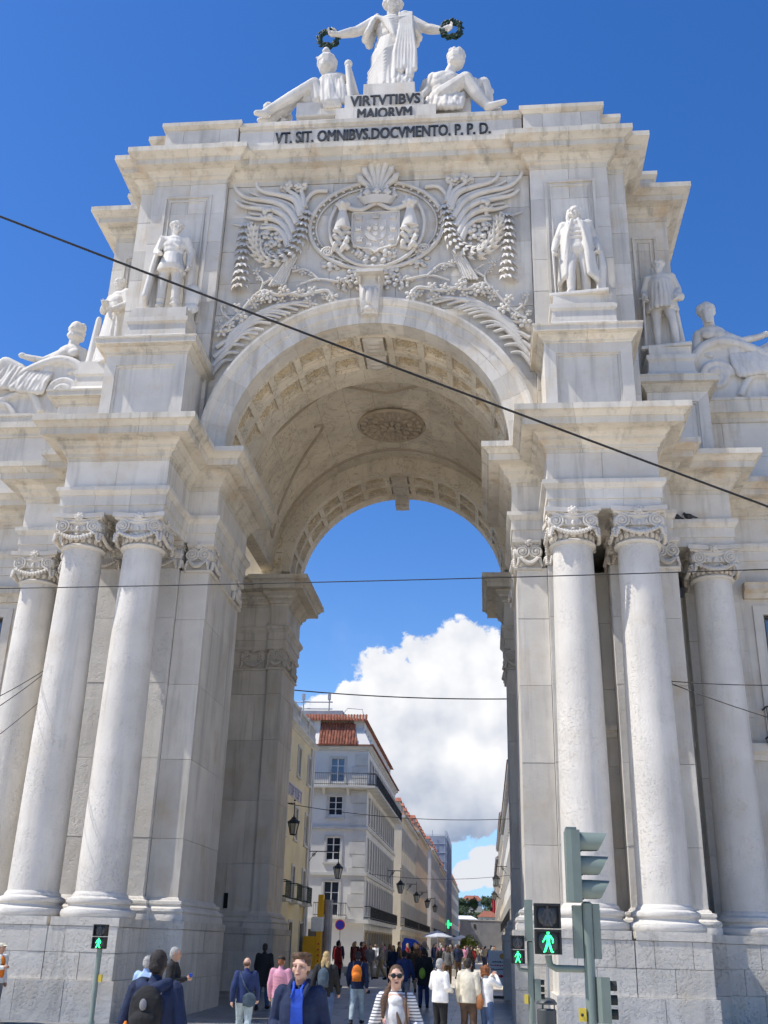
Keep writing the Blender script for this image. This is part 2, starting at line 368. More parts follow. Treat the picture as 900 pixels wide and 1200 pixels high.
def arch_side(sx):
    A = ARCH
    ent = ENT[1]
    # entablature
    core = [(p[0]+.1 if i < 3 and p[0] < 5 else p[0], p[1]) for i, p in enumerate(ent)]
    ins = [(6.9, 5.8), (4.75, 5.8), (4.75, 1.85), (5.7, 1.85), (5.7, -.47), (8.65, -.47), (8.65, 1.85), (9.32, 1.85), (9.32, 2.65), (11.3, 2.65), (11.3, 4.8), (11.3, 6.5), (6.9, 6.5)]
    ob('entablature_core', mirx(MB().prism(ins, 13.11, 15.99), sx), STONE, A)
    o2 = ent[::-1]      # travel so that the outside lies on the left
    o2 = [(a, b) for a, b in ent]
    mold(A, 'architrave_block', rev(o2), A_PROF, STONE, 1.02, sx); mold(A, 'frieze_block', rev(o2), F_PROF, STONE, 1.6, sx)
    mold(A, 'cornice_block', rev(o2), C_PROF, CORN, 1.1, sx)
    # piers behind the columns
    zz = [2.05, 3.4, 4.7, 6.0, 7.3, 8.6, 9.9, 11.1, 12.2]
    z2 = [2.05, 4.2, 6.4, 8.6, 10.6, 12.2]
    wall(A, 4.75, 5.66, 1.85, 5.9, z2, 1.9, STONE, 'fi', sx, 'anta_core')
    wall(A, 5.44, 8.92, 2.35, 5.8, z2, 1.3, STONE, 'f', sx)
    for c in (6.27, 8.09):
        wall(A, c-.6, c+.6, 1.65, 2.5, z2, 1.4, COLM, 'fio', sx, 'pilaster_core')
    wall(A, 8.86, 9.5, 1.85, 5.8, z2, 1.5, STONE, 'fo', sx, 'anta_core')
    wall(A, 9.44, 11.5, 4.85, 6.4, z2, 1.4, STONE, 'f', sx)
    wall(A, 10.15, 11.35, 4.35, 5.0, z2, 1.4, COLM, 'fio', sx, 'pilaster_core')
    # string course across the recess between the twin columns
    for x0, x1, yy in ((6.88, 7.48, 2.35), (9.52, 10.13, 4.85)):
        ob('string_course', mirx(MB().loft([[(x, yy+.1, 7.2), (x, yy-.05, 7.2), (x, yy-.07, 7.35), (x, yy-.16, 7.4), (x, yy-.16, 7.55), (x, yy+.1, 7.6)] for x in (x0, x1)]), sx), STONE, A)
    # bases of pilasters and antae
    for ol in ([(5.5, 5.9), (4.75, 5.9), (4.75, 1.85), (5.5, 1.85)], [(5.67, 2.35), (5.67, 1.65), (6.87, 1.65), (6.87, 2.35)],
               [(7.49, 2.35), (7.49, 1.65), (8.69, 1.65), (8.69, 2.35)], [(8.86, 1.85), (9.5, 1.85), (9.5, 4.8)], [(10.15, 4.8), (10.15, 4.35), (11.35, 4.35), (11.35, 4.8)]):
        mold(A, 'pilaster_base', rev(ol), BASEP, COLM, 3, sx)
    for ol in ([(5.5, 5.9), (4.75, 5.9), (4.75, 1.85), (5.5, 1.85)], [(8.86, 1.85), (9.5, 1.85), (9.5, 4.8)]):
        mold(A, 'necking', rev(ol), [(0, 12.1), (.07, 12.12), (.09, 12.17), (.07, 12.2), (.0, 12.22)], STONE, 4, sx)
        mold(A, 'capital_band', rev(ol), [(-.02, 12.221), (-.02, 12.9), (.05, 12.95), (.1, 12.98), (.12, 13.0), (.12, 13.099)], CARVE, 4, sx)
    # pedestals
    wall(A, 5.38, 7.165, -.95, 1.6, PZ[1:4], .9, PEDM, 'fio', sx, 'pedestal_core'); wall(A, 7.18, 8.95, -.95, 1.6, PZ[1:4], .9, PEDM, 'fio', sx, 'pedestal_core')
    wall(A, 5.3, 9.02, -1.03, 1.6, [-.45, .62], 1.1, PEDM, 'fio', sx, 'pedestal_core')
    for x0, x1 in ((5.36, 7.12), (7.22, 8.97)): ob('pedestal_cap', mirx(MB().box(x0, x1, -.97, 1.6, 1.846, 2.05), sx), PEDM, A)
    wall(A, 4.42, 5.5, 1.5, 6.2, PZ[:4], 1.3, PEDM, 'fib', sx, 'pedestal_core'); ob('pedestal_cap', mirx(MB().box(4.40, 5.6, 1.48, 6.22, 1.846, 2.05), sx), PEDM, A)
    wall(A, 5.45, 9.0, 1.5, 2.4, PZ[:4], 1.3, PEDM, 'f', sx, 'pedestal_core'); ob('pedestal_cap', mirx(MB().box(5.605, 9.2, 1.3, 2.4, 1.844, 2.045), sx), PEDM, A)
    wall(A, 8.96, 9.8, 1.5, 5, PZ[:4], 1.3, PEDM, 'fo', sx, 'pedestal_core'); ob('pedestal_cap', mirx(MB().box(9.205, 9.82, 1.48, 5, 1.846, 2.05), sx), PEDM, A)
    wall(A, 9.85, 11.7, 2.12, 5, PZ[:4], 1.0, PEDM, 'fio', sx, 'pedestal_core'); ob('pedestal_cap', mirx(MB().box(9.83, 11.72, 2.1, 5, 1.846, 2.05), sx), PEDM, A)
    # passage: wide middle bay and rear pier
    wall(A, 7.6, 9.4, 5.8, 14.2, [-.45, .62, 2.05, 4.4, 6.8, 9.2, 11.5, 13.1], 1.8, STONE, 'i', sx)
    ob('wall_core', mirx(MB().box(5.0, 9.3, 5.85, 6.15, -.4, 16), sx), STONE, A)
    wall(A, 5.2, 7.64, 14.15, 17, [2.05, 4.4, 6.8, 9.2, 11.1, 12.2], 1.6, STONE, 'fb', sx)
    wall(A, 4.68, 5.3, 13.95, 16.9, [2.05, 4.4, 6.8, 9.2, 11.1, 12.2], 1.5, STONE, 'fib', sx, 'anta_core')
    wall(A, 4.3, 7.7, 13.6, 17.2, PZ[:4], 1.3, PEDM, 'fib', sx, 'pedestal_core'); ob('pedestal_cap', mirx(MB().box(4.28, 7.7, 13.58, 17.22, 1.846, 2.05), sx), PEDM, A)
    rl = [(7.6, 14.15), (5.3, 14.15), (5.3, 13.95), (4.68, 13.95), (4.68, 16.9), (9, 16.9)]
    mold(A, 'pilaster_base', rl, BASEP, COLM, 2, sx)
    mold(A, 'necking', rl, [(0, 12.1), (.07, 12.12), (.09, 12.17), (.07, 12.2), (.0, 12.22)], STONE, 4, sx)
    mold(A, 'capital_band', rl, [(-.02, 12.221), (-.02, 12.9), (.05, 12.95), (.1, 12.98), (.12, 13.0), (.12, 13.099)], CARVE, 4, sx)
    rl = [(7.6, 5.9), (7.6, 14.05), (5.3, 14.05), (5.3, 13.85), (4.6, 13.85), (4.6, 16.95), (9, 16.95)]
    mold(A, 'architrave_block', rl, A_PROF, STONE, 1.8, sx); mold(A, 'frieze_block', rl, F_PROF, STONE, 1.8, sx); mold(A, 'cornice_block', rl, C_PROF, CORN, 1.5, sx)
    ob('entablature_core', mirx(MB().prism([(7.7, 5.8), (7.7, 14.15), (5.4, 14.15), (5.4, 13.95), (4.7, 13.95), (4.7, 16.85), (9.3, 16.85), (9.3, 5.8)], 13.12, 15.98), sx), STONE, A)
    ob('wall_slit', mirx(MB().box(6.28, 6.43, 14.08, 14.14, 2.75, 3.3), sx), mat('black_opening', (.01, .01, .01), .9), A)
    # attic: pedestals under the statues
    for dx0, dx1, dy, n in ((5.72, 8.42, 0, 0), (9.35, 11.38, 3.3, 1)):
        y0 = .3+dy; y1 = y0+2.2
        ob('pedestal_core', mirx(MB().box(dx0+.06, dx1-.06, y0+.1, y1, 16, 19.1), sx), STONE, A)
        ob('pedestal_foot', mirx(MB().loft([[(dx0-.08, y0-.08, 16.01), (dx1+.08, y0-.08, 16.01), (dx1+.08, y1, 16.01), (dx0-.08, y1, 16.01)], [(dx0-.08, y0-.08, 16.3), (dx1+.08, y0-.08, 16.3), (dx1+.08, y1, 16.3), (dx0-.08, y1, 16.3)],
            [(dx0+.05, y0+.05, 16.42), (dx1-.05, y0+.05, 16.42), (dx1-.05, y1, 16.42), (dx0+.05, y1, 16.42)]]), sx), STONE, A)
        # panel frame: four mitred bars round a sunk field
        fx0, fx1, fz0, fz1, b = dx0, dx1, 16.42, 19.1, .36
        for q in (((fx0, fz0), (fx1, fz0), (fx1-b, fz0+b), (fx0+b, fz0+b)), ((fx1, fz0), (fx1, fz1), (fx1-b, fz1-b), (fx1-b, fz0+b)), ((fx1, fz1), (fx0, fz1), (fx0+b, fz1-b), (fx1-b, fz1-b)), ((fx0, fz1), (fx0, fz0), (fx0+b, fz0+b), (fx0+b, fz1-b))):
            ob('panel_frame', mirx(MB().slab(q, y0, y0+.14), sx), STONE, A)
        c = [(fx0+b, fz0+b), (fx1-b, fz0+b), (fx1-b, fz1-b), (fx0+b, fz1-b)]; w = .07
        mb = MB()
        for i in range(4):
            p, q = c[i], c[(i+1) % 4]; pi_ = (p[0]+(w if i in (0, 3) else -w), p[1]+(w if i < 2 else -w)); k = (i+1) % 4; qi = (q[0]+(w if k in (0, 3) else -w), q[1]+(w if k < 2 else -w))
            mb.slab((p, q, qi, pi_), y0+.05, y0+.12)
        ob('panel_moulding', mirx(mb, sx), STONE, A)
        for xa in ((dx0, -1), (dx1, 1)):
            ob('side_slab', mirx(MB().box(min(xa[0], xa[0]-xa[1]*.06), max(xa[0], xa[0]-xa[1]*.06), y0+.141, y1, 16.42, 19.1), sx), STONE, A)
        ol = [(dx0, y1), (dx0, y0), (dx1, y0), (dx1, y1)]
        mold(A, 'pedestal_cornice', rev(ol), [(0, 19.1), (.04, 19.12), (.04, 19.18), (.16, 19.3), (.18, 19.31), (.18, 19.36), (.33, 19.37), (.33, 19.56), (.36, 19.57), (.36, 19.63), (-.1, 19.64)], CORN, 1.4, sx)
        ob('pedestal_core', mirx(MB().box(dx0, dx1, y0, y1, 19.12, 19.62), sx), STONE, A)
        cx = (dx0+dx1)/2; hw = .95 if n == 0 else .72; yy = y0+.55
        def rg(h, d, z): return [(cx-h, yy-d, z), (cx+h, yy-d, z), (cx+h, yy+1.35+min(d, .1), z), (cx-h, yy+1.35+min(d, .1), z)]
        ob('statue_plinth', mirx(MB().loft([rg(hw+.32, .32, 19.645), rg(hw+.32, .32, 19.86), rg(hw+.22, .22, 19.95), rg(hw+.08, .08, 20.2), rg(hw+.05, .05, 20.62), rg(hw+.12, .12, 20.7), rg(hw+.12, .12, 20.86)]), sx), STONE, A)
        ob('statue_plinth', mirx(MB().box(cx-hw, cx+hw, yy, yy+1.3, 20.861, 21.3), sx), STONE, A)
    # attic wall
    za = [16, 17.2, 18.5, 19.8, 21.1, 22.4, 23.7, 25.0, 26.3, 27.64]
    wall(A, 5.6, 8.36, 2.2, 3.2, za, 1.5, STONE, 'fi', sx, 'attic_core')
    wall(A, 8.3, 9.0, 2.6, 5.6, za, 1.6, STONE, 'fo', sx, 'attic_core')
    wall(A, 8.9, 10.95, 5.4, 12, za, 1.5, STONE, 'fo', sx, 'attic_core')
    for x0, x1, yy, z0, z1 in ((6.1, 7.9, 2.2, 21.5, 27.1), (9.6, 10.5, 5.4, 21.5, 26.9)):
        for (q0, q1, r0_, r1_) in ((x0, x1, z1-.1, z1), (x0, x0+.1, z0, z1-.101), (x1-.1, x1, z0, z1-.101)):
            ob('panel_moulding', mirx(MB().box(q0, q1, yy-.065, yy-.005, r0_, r1_), sx), STONE, A)
        for (q0, q1, r0_, r1_) in ((x0+.2, x1-.2, z1-.26, z1-.2), (x0+.2, x0+.26, z0, z1-.261), (x1-.26, x1-.2, z0, z1-.261)):
            ob('panel_moulding', mirx(MB().box(q0, q1, yy-.04, yy-.004, r0_, r1_), sx), STONE, A)
    at_ol = [(0, 2.45), (5.6, 2.45), (5.6, 2.2), (8.36, 2.2), (8.36, 2.6), (9.0, 2.6), (9.0, 5.4), (10.95, 5.4), (10.95, 12)]
    ACP = [(.02, 27.64), (.02, 27.85), (.1, 27.9), (.12, 27.91), (.12, 27.97), (.26, 28.1), (.3, 28.11), (.3, 28.18), (.6, 28.19), (.6, 28.42), (.64, 28.425), (.72, 28.5), (.86, 28.58), (.88, 28.59), (.88, 28.8), (-.1, 28.83)]
    mold(A, 'attic_cornice_block', rev(at_ol), ACP, CORN, 1.55, sx)
    ob('attic_core', mirx(MB().prism([(0, 2.55), (5.7, 2.55), (5.7, 2.3), (8.26, 2.3), (8.26, 2.7), (8.9, 2.7), (8.9, 5.5), (10.85, 5.5), (10.85, 12), (0, 12)], 27.65, 28.82), sx), STONE, A)
    # parapet
    for x0, x1, y0, y1, z1 in ((5.45, 8.3, 2.45, 4.2, 30.85), (8.3, 8.95, 2.85, 5.6, 30.6), (8.95, 10.7, 5.7, 9, 30.3)):
        zz = [28.82, 29.3, z1-.32]
        wall(A, x0, x1, y0, y1, zz, 1.5, STONE, 'fio', sx, 'parapet_core')
        mold(A, 'parapet_coping', rev([(x0, y1), (x0, y0), (x1, y0), (x1, y1)]), [(.0, z1-.319), (.05, z1-.3), (.12, z1-.2), (.14, z1-.19), (.14, z1-.02), (0, z1)], CORN, 1.5, sx)
        ob('parapet_core', mirx(MB().box(x0-.05, x1+.05, y0-.05, y1, z1-.3, z1-.001), sx), CORN, A)
    # low wing parapet beside the attic with its coping
    wall(A, 11.3, 26, 5.2, 6.0, [16, 17.4, 18.7], 1.6, STONE, 'f', sx, 'parapet_core')
    mold(A, 'parapet_coping', rev([(11.38, 5.2), (26, 5.2)]), [(0, 18.7), (.06, 18.75), (.06, 18.85), (.2, 18.98), (.22, 18.99), (.3, 19.0), (.3, 19.45), (.34, 19.46), (.34, 19.56), (-.2, 19.58)], CORN, 2.0, sx)
    ob('parapet_core', mirx(MB().box(11.3, 26, 5.15, 6.1, 18.71, 19.57), sx), CORN, A)
def rev(o): return o[::-1]
for sx in (1, -1): arch_side(sx)
# ------------------------------------------------------------ arch: centre wall, archivolt, vault
CZ, RI, RO = 16.45, 4.65, 5.56
def arcp(r, a): return (-r*cos(a), CZ+r*sin(a))       # a from 0 (left springing) to pi
poly = [(-5.7, 16), (-5.7, 27.66), (5.7, 27.66), (5.7, 16), (RI+.45, 16)]+[arcp(RI+.45, pi-pi*i/48) for i in range(49)]+[(-RI-.45, 16)]
ob('spandrel_core', MB().slab(poly, 2.52, 5.9), STONE, ARCH)
def ring_seg(r0, r1, y0, y1, a0, a1, n=4):
    return [[(-r*cos(a), yy, CZ+r*sin(a)) for r, yy in ((r0, y0), (r1, y0), (r1, y1), (r0, y1))] for a in [a0+(a1-a0)*i/n for i in range(n+1)]]
zs = [21.98, 23.3, 24.7, 26.2, 27.62]
ashlar(ARCH, (-5.58, 2.5, 0), (1, 0, 0), (0, -1, 0), 11.16, zs, 1.6, STONE, .05)
for sx in (1, -1):                                     # spandrel stones beside the archivolt
    zl = [16.05, 17.6, 19.1, 20.6, 21.97]
    for a, b in zip(zl, zl[1:]):
        n = 6; q = []
        for i in range(n+1):
            z = a+.004+(b-a-.008)*i/n; q.append((sqrt(max(0, (RO-.03)**2-(z-CZ)**2)), z))
        mid = (q[0][0]+5.59)/2
        if q[-1][0] < 4.2:
            s1 = [p for p in q]; cut = 4.6
            polys = [q+[(cut-.004, b-.004)]+([(cut-.004, max(a+.004, 0))] if q[0][0] < cut else []), None]
            lo = [p for p in q if p[0] <= cut]
            polys = [lo+[(cut-.004, b-.004), (cut-.004, lo[0][1])], [(max(cut, q[0][0])+.004, a+.004)]+[(max(cut, p[0])+.004, p[1]) for p in q[1:]]+[(5.59, b-.004), (5.59, a+.004)]]
        else: polys = [q+[(5.59, b-.004), (5.59, a+.004)]]
        for pl in polys: ob('stone_block', mirx(MB().slab(pl, 2.45, 2.55), sx), STONE, ARCH)
VP = [(RI, 1.86), (5.0, 1.84), (5.02, 1.80), (5.30, 1.79), (5.32, 1.73), (5.40, 1.66), (5.46, 1.62), (5.54, 1.62), (RO, 1.66), (RO, 2.6), (RI, 2.6)]
NV = 19
for k in range(NV):
    a0, a1 = pi*k/NV+.0006, pi*(k+1)/NV-.0006
    rings = [[(-r*cos(a), yy, CZ+r*sin(a)) for r, yy in VP] for a in [a0+(a1-a0)*i/5 for i in range(6)]]
    ob('voussoir', MB().loft(rings), STONE, ARCH, smooth=30)
for sx in (1, -1): ob('springer_block', mirx(MB().box(RI, RO, 1.86, 5.7, 16.015, 16.46), sx), STONE, ARCH)
# coffered soffit bands, front and rear
NC = 13; STEP = pi/NC
def cyl(a, y, r): return V((-r*cos(a), y, CZ+r*sin(a)))
def ornament():
    """leafy rosette of a coffer, lying in the local xy plane, z towards the viewer"""
    mb = MB(); mb.ell((0, 0, .02), (.09, .09, .06), 8, 5)
    for k in range(8):
        a = 2*pi*k/8; c, s = cos(a), sin(a); l = .2 if k % 2 else .27
        mb.ell((c*l*.75, s*l*.75, .015), (l*.55, .065, .035), 8, 5, Matrix.Rotation(a, 3, 'Z'))
    for sxx in (-1, 1):
        mb.tube([(sxx*(.28+.12*sin(t*.9)), .3*cos(t*.7)-.05, .01) for t in range(5)], .03, 5)
        mb.ell((sxx*.3, .2, 0), (.07, .05, .03), 6, 4); mb.ell((sxx*.3, -.2, 0), (.07, .05, .03), 6, 4)
    return mb
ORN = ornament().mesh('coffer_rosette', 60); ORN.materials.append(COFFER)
FRM = MB()
for (x0, x1, y0, y1) in ((-.5, .5, -.44, -.39), (-.5, .5, .39, .44), (-.5, -.45, -.39, .39), (.45, .5, -.39, .39)): FRM.box(x0, x1, y0, y1, -.02, .05)
FRM = FRM.mesh('coffer_frame'); FRM.materials.append(VAULT)
def band(ys, rib, rin):
    """ys = list of rib y-ranges; between two ribs lies one ring of coffers"""
    y_a, y_b = ys[0][0], ys[-1][1]
    for k in range(NC):
        a0, a1 = STEP*k+.0005, STEP*(k+1)-.0005
        ob('soffit_stone', MB().loft(ring_seg(rin+.16, rin+.5, y_a, y_b, a0, a1, 4)), VAULT, ARCH, smooth=30)
    for y0, y1 in ys:
        for k in range(NC):
            ob('soffit_rib', MB().loft(ring_seg(rin, rin+.2, y0, y1, STEP*k+.0008, STEP*(k+1)-.0008, 4)), VAULT, ARCH, smooth=30)
    for (p, q) in zip(ys, ys[1:]):
        y0, y1 = p[1], q[0]; yc = (y0+y1)/2
        for k in range(NC+1):
            a = STEP*k; da = .115/rin
            if k in (0, NC): continue
            ob('soffit_bar', MB().loft(ring_seg(rin+.005, rin+.19, y0, y1, a-da, a+da, 1)), VAULT, ARCH)
        for k in range(NC):
            a = STEP*(k+.5); c = cyl(a, yc, rin+.16); nrm = V((cos(a), 0, -sin(a))); tx = V((0, 1, 0)).cross(nrm)
            m = Matrix((tx, V((0, 1, 0))*1.0, nrm)).transposed().to_4x4(); m.translation = c
            for me, nm in ((ORN, 'coffer_rosette'), (FRM, 'coffer_frame')):
                if k == NC//2 and nm == 'coffer_frame': continue
                o = bpy.data.objects.new(nm, me); COL.objects.link(o); o.parent = ARCH
                sc = Matrix.Diagonal((.92*(STEP*rin)/1.12, (y1-y0)/1.0, 1, 1)); o.matrix_basis = m @ sc
band([(2.6, 2.8), (3.72, 3.98), (4.9, 5.9)], .2, RI+.02)
band([(13.9, 14.3), (15.15, 15.4), (16.25, 16.9)], .2, RI)
ob('soffit_face', MB().loft(ring_seg(RI, RI+.9, 13.88, 13.899, 0, pi, 40)), VAULT, ARCH)
# rear wall over the rear arch
poly = [(-9.3, 16), (-9.3, 27), (9.3, 27), (9.3, 16), (RI+.35, 16)]+[arcp(RI+.35, pi-pi*i/40) for i in range(41)]+[(-RI-.35, 16)]
ob('rear_wall', MB().slab(poly, 13.95, 16.85), STONE, ARCH)
# middle vault: courses of long stones
RM = 5.35
ob('vault_core', MB().loft(ring_seg(RM+.1, RM+.5, 5.9, 13.9, 0, pi, 40)), VAULT, ARCH)
nr = 15
for k in range(nr):
    a0, a1 = pi*k/nr+.0009, pi*(k+1)/nr-.0009; off = .8 if k % 2 else 0
    cuts = [5.9]+[5.9+off+1.6*i for i in range(0 if off else 1, 6) if 5.9 < 5.9+off+1.6*i < 13.7]+[13.9]
    for ya, yb in zip(cuts, cuts[1:]):
        ob('vault_stone', MB().loft(ring_seg(RM, RM+.15, ya+.005, yb-.005, a0, a1, 3)), VAULT, ARCH, smooth=30)
# mouldings that frame the vault's panels (azimuth along the barrel in degrees, y)
for line in ([(22, 6.6), (40, 7.4), (58, 7.1), (70, 6.7), (80, 7.4), (90, 8.0), (100, 7.4), (110, 6.7), (122, 7.1), (140, 7.4), (158, 6.6)],
             [(14, 6.6), (20, 9.0), (12, 12.6)], [(12, 12.6), (34, 11.5), (58, 9.6), (60, 9.1), (56, 8.9)],
             [(166, 6.6), (160, 9.0), (168, 12.6)], [(168, 12.6), (146, 11.5), (122, 9.6), (120, 9.1), (124, 8.9)], [(20, 13.2), (60, 13.0), (90, 12.9), (120, 13.0), (160, 13.2)]):
    pts = []
    for (p, q) in zip(line, line[1:]):
        for t in range(6): pts.append((p[0]+(q[0]-p[0])*t/6, p[1]+(q[1]-p[1])*t/6))
    pts.append(line[-1])
    for _ in range(4): pts = [pts[0]]+[tuple((pts[i-1][j]+2*pts[i][j]+pts[i+1][j])/4 for j in (0, 1)) for i in range(1, len(pts)-1)]+[pts[-1]]
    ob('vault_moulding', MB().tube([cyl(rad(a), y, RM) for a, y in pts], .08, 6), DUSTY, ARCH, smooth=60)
def rosette():
    mb = MB()
    for r, t in ((1.36, .07), (1.0, .05), (.58, .045)): mb.tube([(r*cos(2*pi*i/36), r*sin(2*pi*i/36), 0) for i in range(37)], t, 6)
    for k in range(22):
        a = 2*pi*k/22; mb.ell((1.18*cos(a), 1.18*sin(a), .02), (.15, .12, .08), 7, 5, Matrix.Rotation(a, 3, 'Z'))
    for k in range(14):
        a = 2*pi*(k+.5)/14; mb.ell((.79*cos(a), .79*sin(a), .03), (.19, .1, .1), 7, 5, Matrix.Rotation(a, 3, 'Z'))
    for k in range(9):
        a = 2*pi*k/9; mb.ell((.34*cos(a), .34*sin(a), .05), (.2, .1, .1), 7, 5, Matrix.Rotation(a, 3, 'Z'))
    mb.ell((0, 0, .1), (.15, .15, .12)); mb.lathe([(1.42, -.06), (1.42, 0), (1.3, .01), (.2, .01)], 36)
    return mb
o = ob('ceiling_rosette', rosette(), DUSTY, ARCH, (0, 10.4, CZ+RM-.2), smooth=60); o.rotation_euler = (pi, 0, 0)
# coffered strips on the far wall of the crossing
for sx in (1, -1):
    for k in range(2):
        z0 = 16.3+k*1.0
        mb = MB().box(5.0, 5.85, 13.8, 13.94, z0, z0+.95); ob('wall_coffer', mirx(mb, sx), VAULT, ARCH)
        o = ob('coffer_rosette', ORN, COFFER, ARCH, (sx*5.42, 13.79, z0+.48)); o.rotation_euler = (pi/2, 0, 0)
# keystones
def keystone(y, h0, h1, name='keystone'):
    mb = MB(); n = 16; prof = []
    for i in range(n+1):
        t = i/n; z = h0+(h1-h0)*t; d = .06+.2*t+.1*sin(t*pi*1.6)
        prof.append((z, d, .29+.1*t))
    mb.loft([[(-w, y+.3, z), (-w, y-d, z), (-w*.5, y-d-.06, z), (w*.5, y-d-.06, z), (w, y-d, z), (w, y+.3, z)] for z, d, w in prof])
    mb.box(-.46, .46, y-.5, y+.3, h1, h1+.12)
    for s in (-1, 1):
        for z, r in ((h1-.16, .15), (h0+.14, .1)):
            d = .3 if z > h0+.5 else .12
            mb.tube([(s*(.33 if r > .12 else .24), y-d+.02-r*(1-t/14)*cos(t*.9), z-r*(1-t/14)*sin(t*.9)) for t in range(13)], .04, 5)
        mb.ell((s*.2, y-.24, (h0+h1)/2), (.08, .08, .3), 7, 5)
    mb.ell((0, y-.28, (h0+h1)/2-.1), (.12, .1, .38), 8, 6); mb.ell((0, y-.16, h0+.18), (.18, .12, .12), 8, 6)
    return ob(name, mb, CARVE, ARCH, smooth=40)
keystone(1.72, 21.3, 22.75)
for yy, ln in ((3.25, .8), (4.4, .7), (14.75, .8), (15.8, .8)):
    mb = MB().box(-.36, .36, yy-ln/2, yy+ln/2, CZ+RI-.1, CZ+RI+.3)
    for k in range(3): mb.ell((0, yy-ln/3+k*ln/3, CZ+RI-.1), (.26, .13, .07), 8, 5)
    ob('soffit_bracket', mb, CARVE, ARCH, smooth=40)
mb = MB().box(-.3, .3, 16.2, 16.95, CZ+RI-.55, CZ+RI+.1); mb.ell((0, 16.5, CZ+RI-.55), (.28, .33, .16)); ob('soffit_bracket', mb, CARVE, ARCH, smooth=40)

# ------------------------------------------------------------ columns
def spiral(cx, cz, y, r0, s, turns=2.3, n=26, tr=.036):
    return [(cx+s*(r0*(1-.86*i/n))*cos(pi/2-2*pi*turns*i/n), y-.02*i/n, cz+(r0*(1-.86*i/n))*sin(pi/2-2*pi*turns*i/n)) for i in range(n+1)]
def face_parts(w, y):
    """ornaments of one capital face, face plane at -y, z from 0"""
    vol = MB()
    for s in (-1, 1):
        cx = s*(w/2-.2); vol.tube(spiral(cx, .5, -y-.03, .22, -s), .036, 6)
        vol.loft([[(cx+.2*cos(2*pi*j/14)*k, -y+d, .5+.2*sin(2*pi*j/14)*k) for j in range(14)] for d, k in ((.2, 1), (0, 1), (-.03, .8))])
        vol.ell((cx, -y-.05, .5), .05, 7, 5)
    band = MB()
    band.tube([(-w/2+.1+(w-.2)*i/12, -y-.01, .7-.08*sin(pi*i/12)) for i in range(13)], .045, 6)
    band.box(-w/2+.25, w/2-.25, -y, -y+.2, .36, .66)
    sw = MB(); k = 13
    for i in range(k):
        t = i/(k-1); x = (-w/2+.16)+(w-.32)*t; sw.ell((x, -y-.07-.05*sin(pi*t), .27-.17*sin(pi*t)), (.058+.02*sin(pi*t), .06, .06+.02*sin(pi*t)), 7, 5)
        sw.ell((x+.03, -y-.11-.05*sin(pi*t), .25-.17*sin(pi*t)), (.035, .035, .04), 5, 4)
    for s in (-1, 1):
        for q in range(4): sw.ell((s*(w/2-.1+.02*q), -y-.05, .26-.07*q), (.07-.008*q, .07, .06), 6, 4)
    fl = MB(); fl.ell((0, -y-.07, .8), (.1, .06, .09), 8, 5)
    for q in range(7): a = 2*pi*q/7; fl.ell((.1*cos(a), -y-.07, .8+.09*sin(a)), (.055, .04, .055), 6, 4)
    return [('volute', vol), ('capital_band', band), ('garland', sw), ('flower', fl)]
def abacus(h):
    poly = []
    for q in range(4):
        a = pi/2*q
        for i in range(9):
            t = -1+2*i/8; d = h-.13*(1-t*t)*1.0; p = (h*t*.97, -d) if abs(t) < 1 else (h*t*.97, -h*.97)
            poly.append((p[0]*cos(a)-p[1]*sin(a), p[0]*sin(a)+p[1]*cos(a)))
    return poly
def column_meshes():
    R = {}
    n = 40; prof = []
    for i in range(15):
        t = i/14; r = .655-.095*(t**1.7); prof.append((r, 2.66+(12.08-2.66)*t))
    R['shaft'] = MB().lathe(prof, n).mesh('shaft', 40)
    R['base'] = MB().lathe([(.6, 2.05), (.93, 2.05), (.955, 2.1), (.96, 2.16), (.93, 2.23), (.86, 2.26), (.80, 2.28), (.775, 2.33), (.79, 2.37), (.83, 2.39), (.845, 2.44), (.82, 2.5), (.75, 2.53), (.72, 2.55), (.715, 2.59), (.68, 2.63), (.655, 2.665), (.5, 2.665)], n).mesh('base', 40)
    R['astragal'] = MB().lathe([(.5, 12.06), (.565, 12.06), (.64, 12.09), (.66, 12.13), (.64, 12.17), (.565, 12.2), (.5, 12.2)], n).mesh('astragal', 50)
    R['capital'] = MB().lathe([(.4, 12.2), (.55, 12.2), (.56, 12.4), (.6, 12.7), (.7, 12.92), (.5, 12.92)], 32).mesh('capital', 50)
    R['abacus'] = MB().prism(abacus(.8), 12.96, 13.098).prism(abacus(.74), 12.9, 12.959).mesh('abacus')
    ac = MB()
    for q in range(20):
        a = 2*pi*q/20+.2; c, s = cos(a), sin(a); ac.ell((.66*c, .66*s, 12.62+.05*(q % 2)), (.05, .06, .1), 5, 4, Matrix.Rotation(a, 3, 'Z'))
        ac.ell((.585*c, .585*s, 12.33), (.06, .085, .13), 6, 4, Matrix.Rotation(a, 3, 'Z')); ac.ell((.64*c, .64*s, 12.45), (.05, .07, .05), 6, 4, Matrix.Rotation(a, 3, 'Z'))
    R['acanthus'] = ac.mesh('acanthus', 60)
    for nm, mb in face_parts(1.36, .62): R[nm] = mb.mesh(nm, 50)
    mats = dict(shaft=COLM, base=COLM, astragal=COLM)
    for k, me in R.items(): me.materials.append(mats.get(k, CARVE))
    return R
CM = column_meshes()
